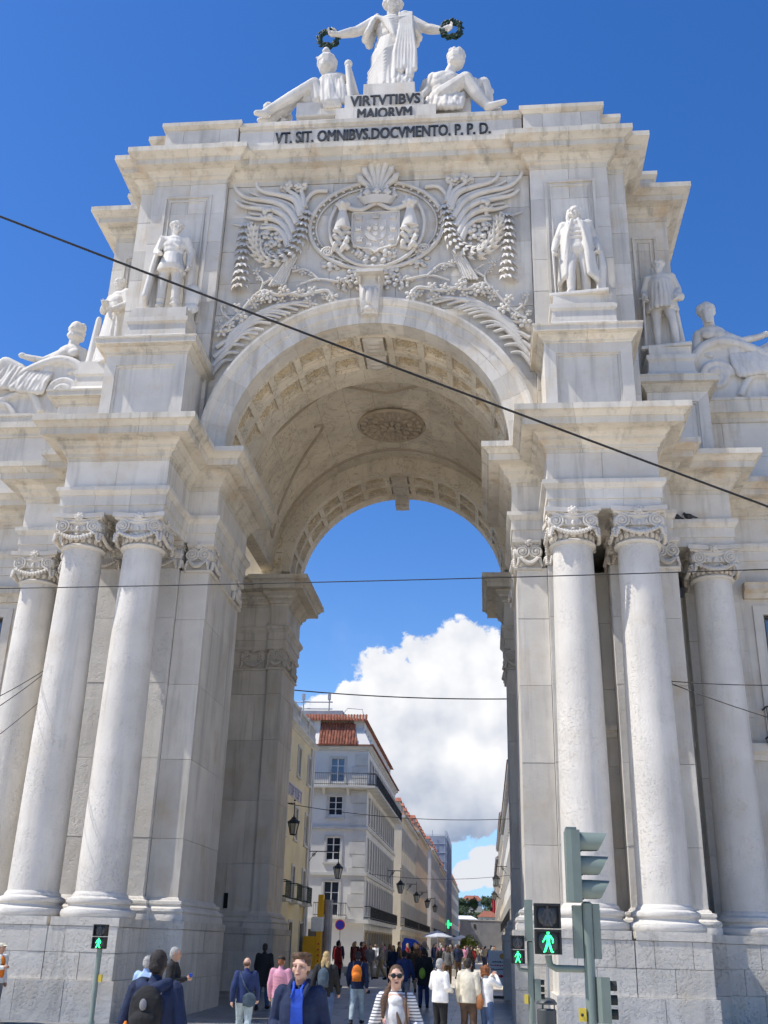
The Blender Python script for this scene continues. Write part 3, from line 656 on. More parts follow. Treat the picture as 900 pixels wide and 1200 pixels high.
def column(x, y):
    c = bpy.data.objects.new('column', None); COL.objects.link(c); c.parent = ARCH; c.location = (x, y, 0)
    for k in ('shaft', 'base', 'astragal', 'capital', 'abacus', 'acanthus'):
        o = ob(k, CM[k], None, c)
        if k in ('shaft', 'base', 'acanthus'): o.rotation_euler = (0, 0, RNG.uniform(0, 6) if k != 'acanthus' else .1)
    for q in range(4):
        for nm in ('volute', 'capital_band', 'garland', 'flower'):
            o = ob(nm, CM[nm], None, c); o.location = (0, 0, 12.2); o.rotation_euler = (0, 0, q*pi/2)
for sx in (1, -1):
    column(sx*6.27, 0); column(sx*8.09, 0); column(sx*10.75, 3.1)
# capitals of pilasters and antae: flat faces with the same ornaments
FLAT = {}
for wd in (.8, 1.1):
    for nm, mb in face_parts(wd, 0): FLAT[(wd, nm)] = mb.mesh(nm, 50); FLAT[(wd, nm)].materials.append(CARVE)
def flat_cap(x, y, rz, w):
    for nm in ('volute', 'capital_band', 'garland', 'flower'):
        o = ob(nm, FLAT[(w, nm)], None, ARCH, (x, y, 12.2)); o.rotation_euler = (0, 0, rz)
def pil_cap(x0, x1, y0, y1, sx):
    ob('capital', mirx(MB().box(x0, x1, y0, y1, 12.2, 12.94), sx), CARVE, ARCH); ob('abacus', mirx(MB().box(x0-.1, x1+.1, y0-.1, y1, 12.945, 13.098), sx), CARVE, ARCH)
for sx in (1, -1):
    flat_cap(sx*5.14, 1.83, 0, .8)
    for yy in (2.4, 5.3): flat_cap(sx*4.73, yy, -sx*pi/2, 1.1)
    flat_cap(sx*9.2, 1.83, 0, .8); flat_cap(sx*9.52, 2.4, sx*pi/2, .8)
    for c in (6.27, 8.09): pil_cap(c-.55, c+.55, 1.7, 2.4, sx); flat_cap(sx*c, 1.68, 0, 1.1); flat_cap(sx*(c-.57), 2.0, -pi/2 if sx > 0 else pi/2, .8)
    pil_cap(10.2, 11.3, 4.4, 4.9, sx); flat_cap(sx*10.75, 4.38, 0, 1.1)
    flat_cap(sx*6.0, 14.13, 0, 1.1); flat_cap(sx*4.98, 13.93, 0, .8); flat_cap(sx*4.66, 14.5, -sx*pi/2, 1.1); flat_cap(sx*4.66, 16.2, -sx*pi/2, 1.1)
# ------------------------------------------------------------ carved relief over the arch
RY = 2.43                                     # face of the wall behind the relief
def curve(pts, n=6):
    """Catmull-Rom through (x,z) points"""
    P = [pts[0]]+list(pts)+[pts[-1]]; out = []
    for i in range(1, len(P)-2):
        for t in range(n):
            t /= n; a, b, c, d = P[i-1], P[i], P[i+1], P[i+2]
            out.append(tuple(.5*(2*b[k]+(c[k]-a[k])*t+(2*a[k]-5*b[k]+4*c[k]-d[k])*t*t+(3*b[k]-a[k]-3*c[k]+d[k])*t**3) for k in range(len(b))))
    return out+[tuple(pts[-1])]
def lerp1(P, t):
    k = t*(len(P)-1); i = min(int(k), len(P)-2); f = k-i; return (P[i][0]+(P[i+1][0]-P[i][0])*f, P[i][1]+(P[i+1][1]-P[i][1])*f)
def rel(name, mb, sx=1, smooth=60, **k): return ob(name, mirx(mb, sx), CARVE, ARCH, smooth=smooth)
def rtube(pts, r, lift=.06, n=7, mb=None, k=6):
    c = curve(pts, k); m = len(c); rs = [r]*m if not isinstance(r, (tuple, list)) else [r[0]+(r[1]-r[0])*i/(m-1) for i in range(m)]
    return (mb or MB()).tube([(p[0], RY-lift, p[1]) for p in c], rs, n)
def leafrow(path, rad_, lsz, mb=None, y0=.1, rows=1.0):
    mb = mb or MB(); c = curve(path, 8); L = sum(math.dist(a, b) for a, b in zip(c, c[1:])); N = int(L/(lsz*1.05)); acc = 0
    for q in range(N):
        s = L*q/N; d = 0
        for a, b in zip(c, c[1:]):
            l = math.dist(a, b)
            if d+l >= s: t = (s-d)/l; p = (a[0]+(b[0]-a[0])*t, a[1]+(b[1]-a[1])*t); tx, tz = (b[0]-a[0])/l, (b[1]-a[1])/l; break
            d += l
        R = rad_(q/N) if callable(rad_) else rad_
        for j in range(5):
            th = rad(-72+36*j+(18 if q % 2 else 0)); u = R*sin(th); v = R*cos(th)
            pos = V((p[0]-tz*u, RY-y0-v*.8, p[1]+tx*u)); T = V((tx, 0, tz)); out = V((-tz*sin(th), -cos(th), tx*sin(th)))
            d = (T+out*.55).normalized(); w = T.cross(out).normalized(); up = w.cross(d); up = up if up.dot(out) > 0 else -up; l = lsz*1.05
            mb.add([pos-d*l*.6, pos+w*l*.42, pos+d*l*.85+out*.02, pos-w*l*.42, pos+up*l*.26, pos+d*l*.35+up*l*.22, pos-up*l*.2], [(0, 4, 1), (1, 4, 5), (1, 5, 2), (0, 3, 4), (3, 5, 4), (3, 2, 5), (0, 1, 6), (1, 2, 6), (2, 3, 6), (3, 0, 6)])
    return mb
def blobs(mb, c, r, n, s, seed=1, dep=.1):
    rn = random.Random(seed)
    for i in range(n):
        a = rn.uniform(0, 6.28); d = r*sqrt(rn.random()); mb.ell((c[0]+d*cos(a), RY-dep*rn.uniform(.2, 1), c[1]+d*sin(a)), (s*rn.uniform(.7, 1.2), s*.6, s*rn.uniform(.7, 1.2)), 6, 4, Matrix.Rotation(rn.uniform(0, 3), 3, 'Y'))
    return mb
def flower5(mb, x, z, s, y=.16):
    mb.ell((x, RY-y-.03, z), s*.35, 6, 4)
    for k in range(5): a = 2*pi*k/5+x; mb.ell((x+s*.62*cos(a), RY-y, z+s*.62*sin(a)), (s*.42, s*.22, s*.32), 6, 4, Matrix.Rotation(-a, 3, 'Y'))
# medallion: oval ring, field, scrolls
mb = MB(); n = 60
for k, (rx, rz, t, l) in enumerate(((2.43, 1.95, .085, .09), (2.2, 1.74, .04, .05))):
    mb.tube([(.05+rx*cos(2*pi*i/n), RY-l, 25.58+rz*sin(2*pi*i/n)) for i in range(n+1)], t, 7)
for i in range(44):
    a = 2*pi*i/44; mb.ell((.05+2.31*cos(a), RY-.08, 25.58+1.85*sin(a)), (.06, .05, .06), 6, 4)
rel('medallion_ring', mb)
mb = MB(); mb.tube([(.08+1.72*cos(a), RY-.16, 25.5+1.8*sin(a)) for a in [rad(-210+i*5) for i in range(49)]], .07, 7)
rel('mantle_border', mb)
for s in (-1, 1):
    mb = MB(); mb.tube([(s*1.72+.05+s*.22*(1-i/26)*cos(i*.6), RY-.14, 24.42+.22*(1-i/26)*sin(i*.6)) for i in range(25)], .05, 6)
    blobs(mb, (s*1.55+.05, 24.05), .34, 16, .1, 3); rel('scroll', mb)
# mantle field behind the shield
mb = MB(); mb.loft([[(.08+k*1.66*cos(2*pi*i/40), RY-d, 25.45+k*1.66*sin(2*pi*i/40)) for i in range(40)] for k, d in ((1, -.05), (1, .04), (.9, .07))]); rel('mantle_field', mb, smooth=30)
# shield with seven castles and five small escutcheons
sh = [(-.8, 26.05), (.9, 26.05), (.9, 24.85), (.78, 24.6), (.5, 24.5), (.22, 24.42), (.05, 24.28), (-.12, 24.42), (-.4, 24.5), (-.68, 24.6), (-.8, 24.85)]
rel('shield', MB().slab(sh, RY-.2, RY), smooth=20)
mb = MB(); mb.tube([(p[0], RY-.2, p[1]) for p in sh+[sh[0]]], .05, 6); rel('shield_rim', mb)
rel('inner_shield', MB().slab([(-.34, 25.7), (.44, 25.7), (.44, 25.05), (.3, 24.85), (.05, 24.76), (-.2, 24.85), (-.34, 25.05)], RY-.25, RY-.19), smooth=20)
for x, z in ((.05, 25.5), (-.18, 25.28), (.05, 25.28), (.28, 25.28), (.05, 25.04)):
    mb = MB().slab([(x-.08, z+.09), (x+.08, z+.09), (x+.08, z-.03), (x, z-.11), (x-.08, z-.03)], RY-.29, RY-.24); rel('escutcheon', mb)
for x, z in ((.05, 25.83), (-.57, 25.8), (.67, 25.8), (-.57, 25.3), (.67, 25.3), (-.52, 24.82), (.62, 24.82)):
    mb = MB().box(x-.1, x+.1, RY-.28, RY-.19, z-.09, z+.02)
    for q in (-.08, 0, .08): mb.box(x+q-.03, x+q+.03, RY-.285, RY-.19, z+.021, z+.1+(.05 if q == 0 else 0))
    rel('castle', mb)
blob = MB(); blobs(blob, (.05, 24.25), .55, 40, .12, 5, .2); blobs(blob, (-.5, 24.4), .3, 14, .1, 6, .2); blobs(blob, (.6, 24.4), .3, 14, .1, 7, .2); rel('leaf_spray', blob)
# crown and plume
mb = MB()
mb.loft([[(.07+(.5+.06*k)*cos(a), RY-.06-(.3+.03*k)*sin(a), 26.45+.1*k-.06*sin(a)) for a in [pi*i/16 for i in range(17)]]+[(.07-(.5+.06*k), RY+.05, 26.45+.1*k), (.07+(.5+.06*k), RY+.05, 26.45+.1*k)] for k in range(4)])
for i in range(5):
    a = pi*(i+.5)/5; x = .07+.62*cos(a); y = RY-.05-.36*sin(a); mb.ell((x, y, 26.86), (.12, .08, .18), 7, 5); mb.ell((x, y, 27.08), (.07, .06, .1), 6, 4); mb.ell((x-.1, y, 26.84), (.06, .05, .08), 6, 4); mb.ell((x+.1, y, 26.84), (.06, .05, .08), 6, 4)
mb.ell((.07, RY-.1, 26.8), (.45, .25, .35), 12, 8); rel('crown', mb)
for i in range(7):
    a = rad(28+i*124/6); x1, z1 = .07+1.0*cos(a)*.75, 27.0+1.22*sin(a)
    mb = MB().tube([(.07+.1*cos(a), RY-.1, 26.95), (.07+.5*cos(a)*.75, RY-.16, 27.0+.62*sin(a)), (x1, RY-.2, z1)], [.05, .1, .15], 7); mb.ell((x1, RY-.24, z1+.05), (.13, .13, .13)); mb.ell((x1+.07*cos(a), RY-.27, z1+.1), .09, 7, 5); rel('plume', mb)
# knotted drapery left and right of the shield
for s in (-1, 1):
    mb = MB(); x = s*1.22+.05
    mb.ell((x, RY-.25, 26.4), (.24, .2, .2)); mb.ell((x, RY-.38, 26.36), (.13, .1, .12))
    for k in range(6): a = k*1.05; mb.ell((x+.2*cos(a), RY-.28, 26.4+.16*sin(a)), (.1, .1, .1), 7, 5)
    mb.loft([[(x+(.12+.2*t)*cos(2*pi*j/16)*(1+.1*cos(5*2*pi*j/16)), RY-.2-(.1+.1*t)*sin(2*pi*j/16), 26.25-.9*t+.03*sin(j*2.5)*t) for j in range(16)] for t in (0, .25, .5, .75, 1)])
    for q in range(4):
        zz = 25.2-.24*q; mb.tube([(x-.28+.56*i/8, RY-.22-.1*sin(i*.8+q), zz+.07*sin(i*1.3+q*2)) for i in range(9)], .1, 7)
    me = fuse(mb, .03, 2, 'drapery'); me.materials.append(CARVE); ob('drapery', me, None, ARCH)
    rel('mantle_cord', rtube([(s*1.1+.05, 26.32), (s*.6+.05, 26.16), (s*.2+.05, 26.35), (.05, 26.46)], [.11, .07], .22))
# mirrored side ornaments
F = [([(2.73, 26.0), (2.95, 26.75), (3.5, 27.05), (4.05, 27.2), (4.4, 27.42), (4.5, 27.72)]), ([(2.83, 25.7), (3.14, 26.27), (3.55, 26.65), (4.1, 26.85), (4.79, 27.0), (5.2, 27.35), (5.33, 27.62)]),
     ([(2.93, 25.3), (3.27, 26.0), (3.75, 26.36), (4.37, 26.5), (4.92, 26.62), (5.2, 26.88)]), ([(3.0, 24.95), (3.34, 25.67), (3.82, 26.0), (4.36, 26.02), (4.8, 26.15)]),
     ([(3.1, 24.7), (3.34, 25.3), (3.68, 25.58), (4.2, 25.6)]), ([(2.68, 26.2), (2.85, 26.85), (3.2, 27.2), (3.5, 27.5)]), ([(2.62, 26.4), (2.7, 26.9), (2.8, 27.3)])]
for sx in (1, -1):
    for p, q in zip(F[:4], F[1:5]):                    # smaller feathers tucked between the long ones
        m_ = min(len(p), len(q)); mid = [((lerp1(p, k/5)[0]+lerp1(q, k/5)[0])/2, (lerp1(p, k/5)[1]+lerp1(q, k/5)[1])/2) for k in range(6)]
        rel('wing_feather', rtube(mid[:5], [.12, .05], .06), sx)
    for i, p in enumerate(F): rel('wing_feather', rtube(p, [.15, .06], .14), sx)
    rel('scroll', rtube([(1.79, 27.2), (2.24, 27.2), (2.52, 26.9), (2.66, 26.4), (2.79, 25.8)], [.1, .05], .1), sx)
    for x, z in ((2.8, 27.3), (3.35, 27.42), (4.02, 26.12)): rel('rosette_cluster', blobs(MB(), (x, z), .22, 18, .1, int(x*9), .28), sx)
    mb = MB()
    for x, z in ((3.75, 24.9), (3.6, 25.2), (3.9, 25.2), (3.6, 24.7)): blobs(mb, (x, z), .3, 9, .1, int(x*7+z), .2)
    mb.tube([(3.75+.52*cos(a), RY-.1, 25.05+.5*sin(a)) for a in [rad(20+i*12) for i in range(15)]], .06, 6); rel('palmette', mb, sx)
    rel('garland', leafrow([(2.5, 26.2), (2.64, 25.6), (2.75, 24.9), (3.06, 24.33), (3.6, 24.08), (4.07, 24.33), (4.38, 24.97), (4.52, 25.75)], lambda t: .15+.1*sin(pi*min(1, t*1.1)), .25), sx)
    rel('garland_tail', leafrow([(4.74, 25.75), (4.78, 24.8), (4.74, 23.8), (4.72, 22.75)], lambda t: .14+.12*t, .26), sx)
    rel('scroll', rtube([(4.5, 25.9), (4.85, 25.78), (5.3, 25.9)], [.07, .03], .08), sx)
    for k in range(6): rel('fluted_horn', rtube([(2.78+.06*k, 24.3-.02*k), (3.0+.07*k, 23.7), (3.18+.1*k, 23.1-.02*k)], [.03, .06], .08+.02*k), sx)
    # oak branch along the archivolt with leaves, palm fronds below it
    rel('branch', rtube([(1.34, 22.4), (1.6, 22.68), (2.06, 22.62), (2.46, 22.52), (2.92, 22.62), (3.32, 22.56), (3.78, 22.75), (4.11, 22.62), (4.68, 21.84), (5.25, 21.28)], [.07, .05], .26), sx)
    for p in ([(4.04, 22.7), (3.92, 23.2), (4.19, 23.6)], [(3.95, 23.1), (3.6, 23.4), (3.9, 23.65)], [(4.9, 21.6), (5.3, 22.0), (5.35, 22.4)], [(2.1, 22.62), (1.95, 22.9)], [(1.9, 23.2), (2.4, 23.7), (2.9, 23.6)], [(1.2, 23.1), (2.0, 23.25), (2.7, 23.0)], [(5.0, 21.4), (5.4, 21.5)]): rel('twig', rtube(p, [.055, .035], .16), sx)
    mb = MB(); rn = random.Random(11)
    for i in range(26):
        t = i/25; c = curve([(1.4, 22.4), (2.06, 22.5), (2.92, 22.5), (3.78, 22.62), (4.11, 22.55), (4.68, 21.8), (5.3, 21.2)], 5); p = c[int(t*(len(c)-1))]
        fb = MB(); flower5(fb, p[0]+rn.uniform(-.2, .2), p[1]+rn.uniform(-.28, .22), rn.uniform(.16, .25), rn.uniform(.14, .36)); rel('leaf_cluster', fb, sx)
    for p in ((3.45, 23.2), (3.6, 23.4), (3.2, 23.05), (4.1, 23.4), (4.2, 23.7), (5.3, 22.3), (5.2, 21.9), (5.4, 21.6), (2.5, 23.6), (2.8, 23.75), (2.2, 23.5)):
        fb = MB(); flower5(fb, p[0], p[1], rn.uniform(.12, .17), .15); rel('leaf_cluster', fb, sx)
    mb = MB(); blobs(mb, (.55, 23.3), .45, 40, .09, 31, .14); blobs(mb, (1.05, 23.15), .35, 22, .085, 32, .1); blobs(mb, (.2, 23.1), .35, 24, .09, 33, .16); rel('leaf_spray', mb, sx)
    for p in ([(2.6, 22.0), (3.2, 22.15), (3.9, 21.95), (4.8, 21.22)], [(2.85, 21.85), (3.5, 22.0), (4.2, 21.72), (4.95, 21.0)], [(3.18, 21.7), (3.77, 21.8), (4.41, 21.42), (5.05, 20.76)], [(3.51, 21.45), (4.03, 21.52), (4.54, 21.16), (5.1, 20.5)], [(3.75, 21.2), (4.2, 21.25), (4.65, 20.9), (5.1, 20.3)],
              [(4.12, 21.05), (4.67, 21.25), (5.4, 21.15)], [(4.2, 20.85), (4.75, 20.95), (5.4, 20.55)], [(4.4, 20.6), (4.9, 20.62), (5.45, 20.15)], [(4.55, 20.3), (5.0, 20.3), (5.45, 19.8)], [(4.75, 20.0), (5.1, 19.98), (5.45, 19.5)], [(2.2, 22.12), (2.9, 22.25), (3.6, 22.1), (4.4, 21.6)], [(3.35, 21.58), (3.9, 21.68), (4.45, 21.3), (5.05, 20.62)], [(3.0, 21.8), (3.65, 21.92), (4.3, 21.6), (5.0, 20.88)], [(3.95, 21.05), (4.4, 21.1), (4.85, 20.7), (5.3, 20.0)], [(1.9, 22.2), (2.6, 22.3), (3.4, 22.1)]):
        rel('palm_leaf', rtube(p, [.05, .1], .16), sx)

# ------------------------------------------------------------ parapet with the inscription, plinths of the crowning group
wall(ARCH, -5.4, 5.4, 2.55, 3.4, [28.82, 30.42], 1.35, STONE, 'f', 1, 'parapet_core')
mold(ARCH, 'parapet_coping', [(5.4, 2.55), (-5.4, 2.55)], [(0, 30.421), (.04, 30.45), (.1, 30.54), (.12, 30.55), (.12, 30.73), (-.1, 30.75)], CORN, 1.35)
ob('parapet_core', MB().box(-5.4, 5.4, 2.5, 6.5, 30.43, 30.74), STONE, ARCH)
LETTER = mat('dark_bronze_letters', (.035, .04, .045), .5, .1)
def text(s, x, y, z, h, width, parent, m=LETTER, rz=0, ext=.03, bold=0, name='inscription', rot=None):
    cu = bpy.data.curves.new('t', 'FONT'); cu.body = s; cu.align_x = 'CENTER'; cu.extrude = ext; cu.offset = bold; cu.resolution_u = 3; cu.size = 1
    t = bpy.data.objects.new('t', cu); me = bake(t); bpy.data.objects.remove(t)
    xs = [v.co.x for v in me.vertices]; ys = [v.co.y for v in me.vertices]; cx = (max(xs)+min(xs))/2; sx_ = width/(max(xs)-min(xs)); sy = h/(max(ys)-min(ys)); y0 = min(ys)
    for v in me.vertices: v.co = ((v.co.x-cx)*sx_, (v.co.y-y0)*sy, v.co.z)
    if ext > .01:                                # heavy strokes: three passes of the outline side by side
        n = len(me.vertices); vs = [v.co.copy() for v in me.vertices]; fs = [list(p.vertices) for p in me.polygons]; mb = MB(); dx = h*.035
        for q, k in ((-dx, 0), (0, .002), (dx, .004)): mb.add([(v.x+q, v.y, v.z+k) for v in vs], fs)
        me = mb.mesh(name)
    me.materials.clear(); me.name = name
    o = ob(name, me, m, parent, (x, y, z)); o.rotation_euler = rot or (pi/2, 0, rz); return o
text('VT. SIT. OMNIBVS.DOCVMENTO. P. P. D.', .12, 2.54, 29.76, .52, 8.2, ARCH)
def tier(x0, x1, y0, y1, z0, z1, fl=0):
    ob('group_plinth', MB().loft([[(x0-fl, y0-fl, z0), (x1+fl, y0-fl, z0), (x1+fl, y1, z0), (x0-fl, y1, z0)], [(x0, y0, z1), (x1, y0, z1), (x1, y1, z1), (x0, y1, z1)]]), STONE, ARCH)
tier(-1.75, 2.15, 2.8, 5.6, 30.75, 31.62); tier(-1.42, 1.66, 2.84, 3.4, 31.621, 32.3); tier(-.72, 1.3, 2.95, 3.4, 32.301, 32.95)
for x0, x1 in ((-4.5, -1.76), (2.16, 4.4)): tier(x0, x1, 2.95, 4.6, 30.75, 31.25)
text('VIRTVTIBVS', .17, 2.832, 31.72, .5, 2.72, ARCH); text('MAIORVM', .17, 2.792, 31.02, .5, 2.1, ARCH)
# ------------------------------------------------------------ figures (statues and people)
def J0(**k):
    """joints of a standing figure 1.75 m tall that faces -y; L is the viewer's right when seen from -y"""
    j = dict(pelvis=(0, 0, .95), waist=(0, .0, 1.1), chest=(0, 0, 1.29), neck=(0, .015, 1.47), head=(0, -.01, 1.63),
             shL=(.185, .01, 1.42), elL=(.245, .03, 1.14), wrL=(.25, -.05, .89), shR=(-.185, .01, 1.42), elR=(-.245, .03, 1.14), wrR=(-.25, -.05, .89),
             hipL=(.09, 0, .92), knL=(.105, -.02, .5), anL=(.11, .03, .09), toL=(.13, -.13, .035), hipR=(-.09, 0, .92), knR=(-.105, -.02, .5), anR=(-.11, .03, .09), toR=(-.13, -.13, .035))
    j.update(k); return {a: V(b) for a, b in j.items()}
def hand(mb, w, d, side, curl=.5, toward=None, f=1.0):
    d = V(d).normalized(); n = V(toward) if toward is not None else V((-side, -.3, 0)); n = (n-d*n.dot(d)); n = n.normalized() if n.length > .01 else d.orthogonal()
    l = d.cross(n).normalized()
    c = w+d*.05*f; mb.cap(w, w+d*.075*f, .03*f, .034*f, 8)
    for o in (-.022, .022): mb.cap(w+d*.02*f+l*o*.6*f, w+d*.085*f+l*o*f, .02*f, .017*f, 7)
    for i, ln in enumerate((.062, .075, .07, .055)):
        s = w+d*.085*f+l*(.03-.02*i)*f; dd = (d+n*curl*.7).normalized(); m = s+dd*ln*.5*f; e = m+(d*(1-curl)+n*curl*1.5).normalized()*ln*.55*f
        mb.cap(s, m, .0098*f, .009*f, 6); mb.cap(m, e, .009*f, .0075*f, 6)
    s = w+d*.03*f+l*.03*f; m = s+(d*.7+l*.8+n*.3).normalized()*.04*f; mb.cap(s, m, .013*f, .011*f, 6); mb.cap(m, m+(d+n*.5).normalized()*.035*f, .0105*f, .009*f, 6)
def torso(mb, J, g=0., fat=1., flat=None, yaw=0):
    R = Matrix.Rotation(yaw, 3, 'Z'); up = (J['neck']-J['pelvis']).normalized(); Q = V((0, 0, 1)).rotation_difference(up).to_matrix() @ R
    P, Wt, C, N = J['pelvis'], J['waist'], J['chest'], J['neck']
    for c, r in ((P, (.165, .118, .125)), (P.lerp(Wt, .5), (.152, .112, .11)), (Wt, (.142, .105, .11)), (Wt.lerp(C, .5), (.152, .11, .12)), (C, (.168, .118, .135)), (C.lerp(N, .55), (.15, .1, .09))):
        mb.ell(c, (r[0]*fat+g, r[1]*fat+g, r[2]+g), 14, 9, Q)
    mb.cap(J['shL'], C.lerp(N, .6), .055+g, .07+g); mb.cap(J['shR'], C.lerp(N, .6), .055+g, .07+g)
def hull(mb, J, g=.03, fat=1., hem=.0):
    """one smooth garment shell from hem to collar"""
    P, Wt, C, N = J['pelvis'], J['waist'], J['chest'], J['neck']
    rows = [(P+V((0, 0, -.1-hem)), .172+hem*.15, .128+hem*.1), (P, .168, .126), (Wt, .156, .118), (Wt.lerp(C, .6), .166, .124), (C+V((0, 0, .03)), .172, .122), (C.lerp(N, .45), .165, .108), (C.lerp(N, .75), .12, .088), (N, .062, .06)]
    mb.loft([[c+V(((rx*fat+g)*cos(2*pi*j/22), (ry*fat+g)*sin(2*pi*j/22), 0)) for j in range(22)] for c, rx, ry in rows])
    for s in 'LR': mb.cap(J['sh'+s], C.lerp(N, .55), .055+g*.7, .06+g*.7)
def arms(mb, J, g=0., k=1., sides='LR', fore=True):
    for s in sides:
        mb.chain([J['sh'+s], J['sh'+s].lerp(J['el'+s], .4), J['el'+s]], [.058*k+g, .05*k+g, .042*k+g])
        if fore: mb.chain([J['el'+s], J['el'+s].lerp(J['wr'+s], .3), J['wr'+s]], [.042*k+g, .043*k+g, .028*k+g])
def legs(mb, J, g=0., k=1., end=1.):
    for s in 'LR':
        a, b, c = J['hip'+s], J['kn'+s], J['an'+s]
        mb.chain([a, a.lerp(b, .45), b], [.092*k+g, .078*k+g, .056*k+g]); c2 = b.lerp(c, end)
        mb.chain([b, b.lerp(c2, .35), c2], [.056*k+g, .058*k+g, .038*k+g])
def feet(mb, J, g=0.):
    for s in 'LR':
        a, t = J['an'+s], J['to'+s]; h = a+(a-t)*.22; h.z = t.z+.005
        mb.cap(h, t, .04+g, .033+g); mb.cap(a, h.lerp(t, .3), .037+g, .038+g); mb.cap(h.lerp(t, .6), t, .042+g, .036+g)
def head(mb, J, yaw=0, pitch=0, beard=False):
    R = Matrix.Rotation(yaw, 3, 'Z') @ Matrix.Rotation(pitch, 3, 'X'); c = J['head']; T = lambda x, y, z: c+R @ V((x, y, z))
    mb.ell(T(0, .01, .025), (.074, .092, .09), 14, 10, R); mb.ell(T(0, -.02, -.04), (.058, .07, .072), 12, 8, R); mb.ell(T(0, -.06, -.085), (.03, .028, .024), 8, 6, R)
    mb.cap(T(0, -.085, .02), T(0, -.108, -.022), .011, .016, 7); mb.cap(T(-.05, -.075, .035), T(.05, -.075, .035), .014, .014, 7)
    mb.cap(T(-.022, -.086, -.055), T(.022, -.086, -.055), .009, .009, 6); mb.cap(T(-.02, -.083, -.066), T(.02, -.083, -.066), .009, .009, 6)
    for s in (-1, 1): mb.ell(T(s*.076, .012, .0), (.012, .022, .032), 7, 6, R); mb.ell(T(s*.045, -.06, -.02), (.024, .03, .025), 8, 6, R)
    mb.cap(J['neck'], c+R @ V((0, .01, -.04)), .056, .054)
    if beard: mb.ell(T(0, -.075, -.1), (.05, .04, .07), 9, 7, R); mb.ell(T(0, -.06, -.16), (.035, .03, .06), 8, 6, R)
    return T
def folds(mb, top, bot, n, r, jit=.02, seed=1):
    """drapery: ridges running between two closed polylines"""
    rn = random.Random(seed)
    for i in range(n):
        t = i/(n-1); a = lerp_poly(top, t); b = lerp_poly(bot, t); m = (a+b)/2+V((rn.uniform(-jit, jit), rn.uniform(-jit, jit), 0))
        mb.chain([a, m, b], [r*rn.uniform(.6, .9), r*rn.uniform(.8, 1.2), r*rn.uniform(.9, 1.5)], 8)
def lerp_poly(P, t):
    P = [V(p) for p in P]; k = t*(len(P)-1); i = min(int(k), len(P)-2); return P[i].lerp(P[i+1], k-i)
def statue(name, label, mb, loc, rz, sc, vox=.03, group=None, m=None):
    mb.v = [(p[0]*sc, p[1]*sc, p[2]*sc) for p in mb.v]
    me = fuse(mb, vox*.78, 1, name); me.materials.append(m or STAT)
    t = thing(name, label, 'statue', loc, rz, group); ob('figure', me, None, t); return t

SS = 2.28   # statues on the pedestals, about 4 m
def st_cloak():
    J = J0(shL=(.19, 0, 1.42), elL=(.27, .02, 1.16), wrL=(.27, -.04, .93), elR=(-.26, -.02, 1.17), wrR=(-.19, -.16, 1.05), knL=(.12, -.06, .5), anL=(.13, .0, .09), toL=(.17, -.15, .035))
    mb = MB(); torso(mb, J, .015); arms(mb, J, .015); legs(mb, J, .012); feet(mb, J, .01); T = head(mb, J, .5)
    for s in ('L', 'R'): hand(mb, J['wr'+s], J['wr'+s]-J['el'+s], 1 if s == 'L' else -1)
    for k in range(11): a = k*.57; mb.ell(J['head']+V((.075*cos(a), .07*sin(a)+.01, .065)), .045, 8, 6)        # thick curls
    mb.ell(J['head']+V((0, .01, .1)), (.07, .08, .05))
    mb.lathe([(.01, .78), (.2, .78), (.215, .86), (.17, 1.0), (.15, 1.1), (.01, 1.1)], 18)                       # puffed breeches and doublet skirt
    for k in range(12): a = 2*pi*k/12; mb.cap((.16*cos(a), .13*sin(a), 1.02), (.2*cos(a), .17*sin(a), .8), .02, .035, 7)
    folds(mb, [(-.2, -.04, 1.44), (-.24, .06, 1.44), (-.1, .14, 1.45)], [(-.33, -.1, .3), (-.36, .1, .25), (-.14, .2, .12)], 9, .04, .02, 3)
    mb.cap((-.2, -.06, 1.43), (.1, -.13, 1.2), .03, .02, 7)
    mb.cap((.24, .1, 1.3), (.3, .14, .1), .07, .1, 8); mb.ell((.36, .05, .42), (.13, .05, .22)); mb.ell((.36, .05, .2), (.12, .06, .1))   # shield and arms stacked beside
    for z in (.45, .3, .2): mb.ell((.11, -.03, z), (.075, .075, .03)); mb.ell((-.11, 0, z), (.075, .075, .03))
    mb.box(-.4, .42, -.22, .26, -.02, .02); return mb
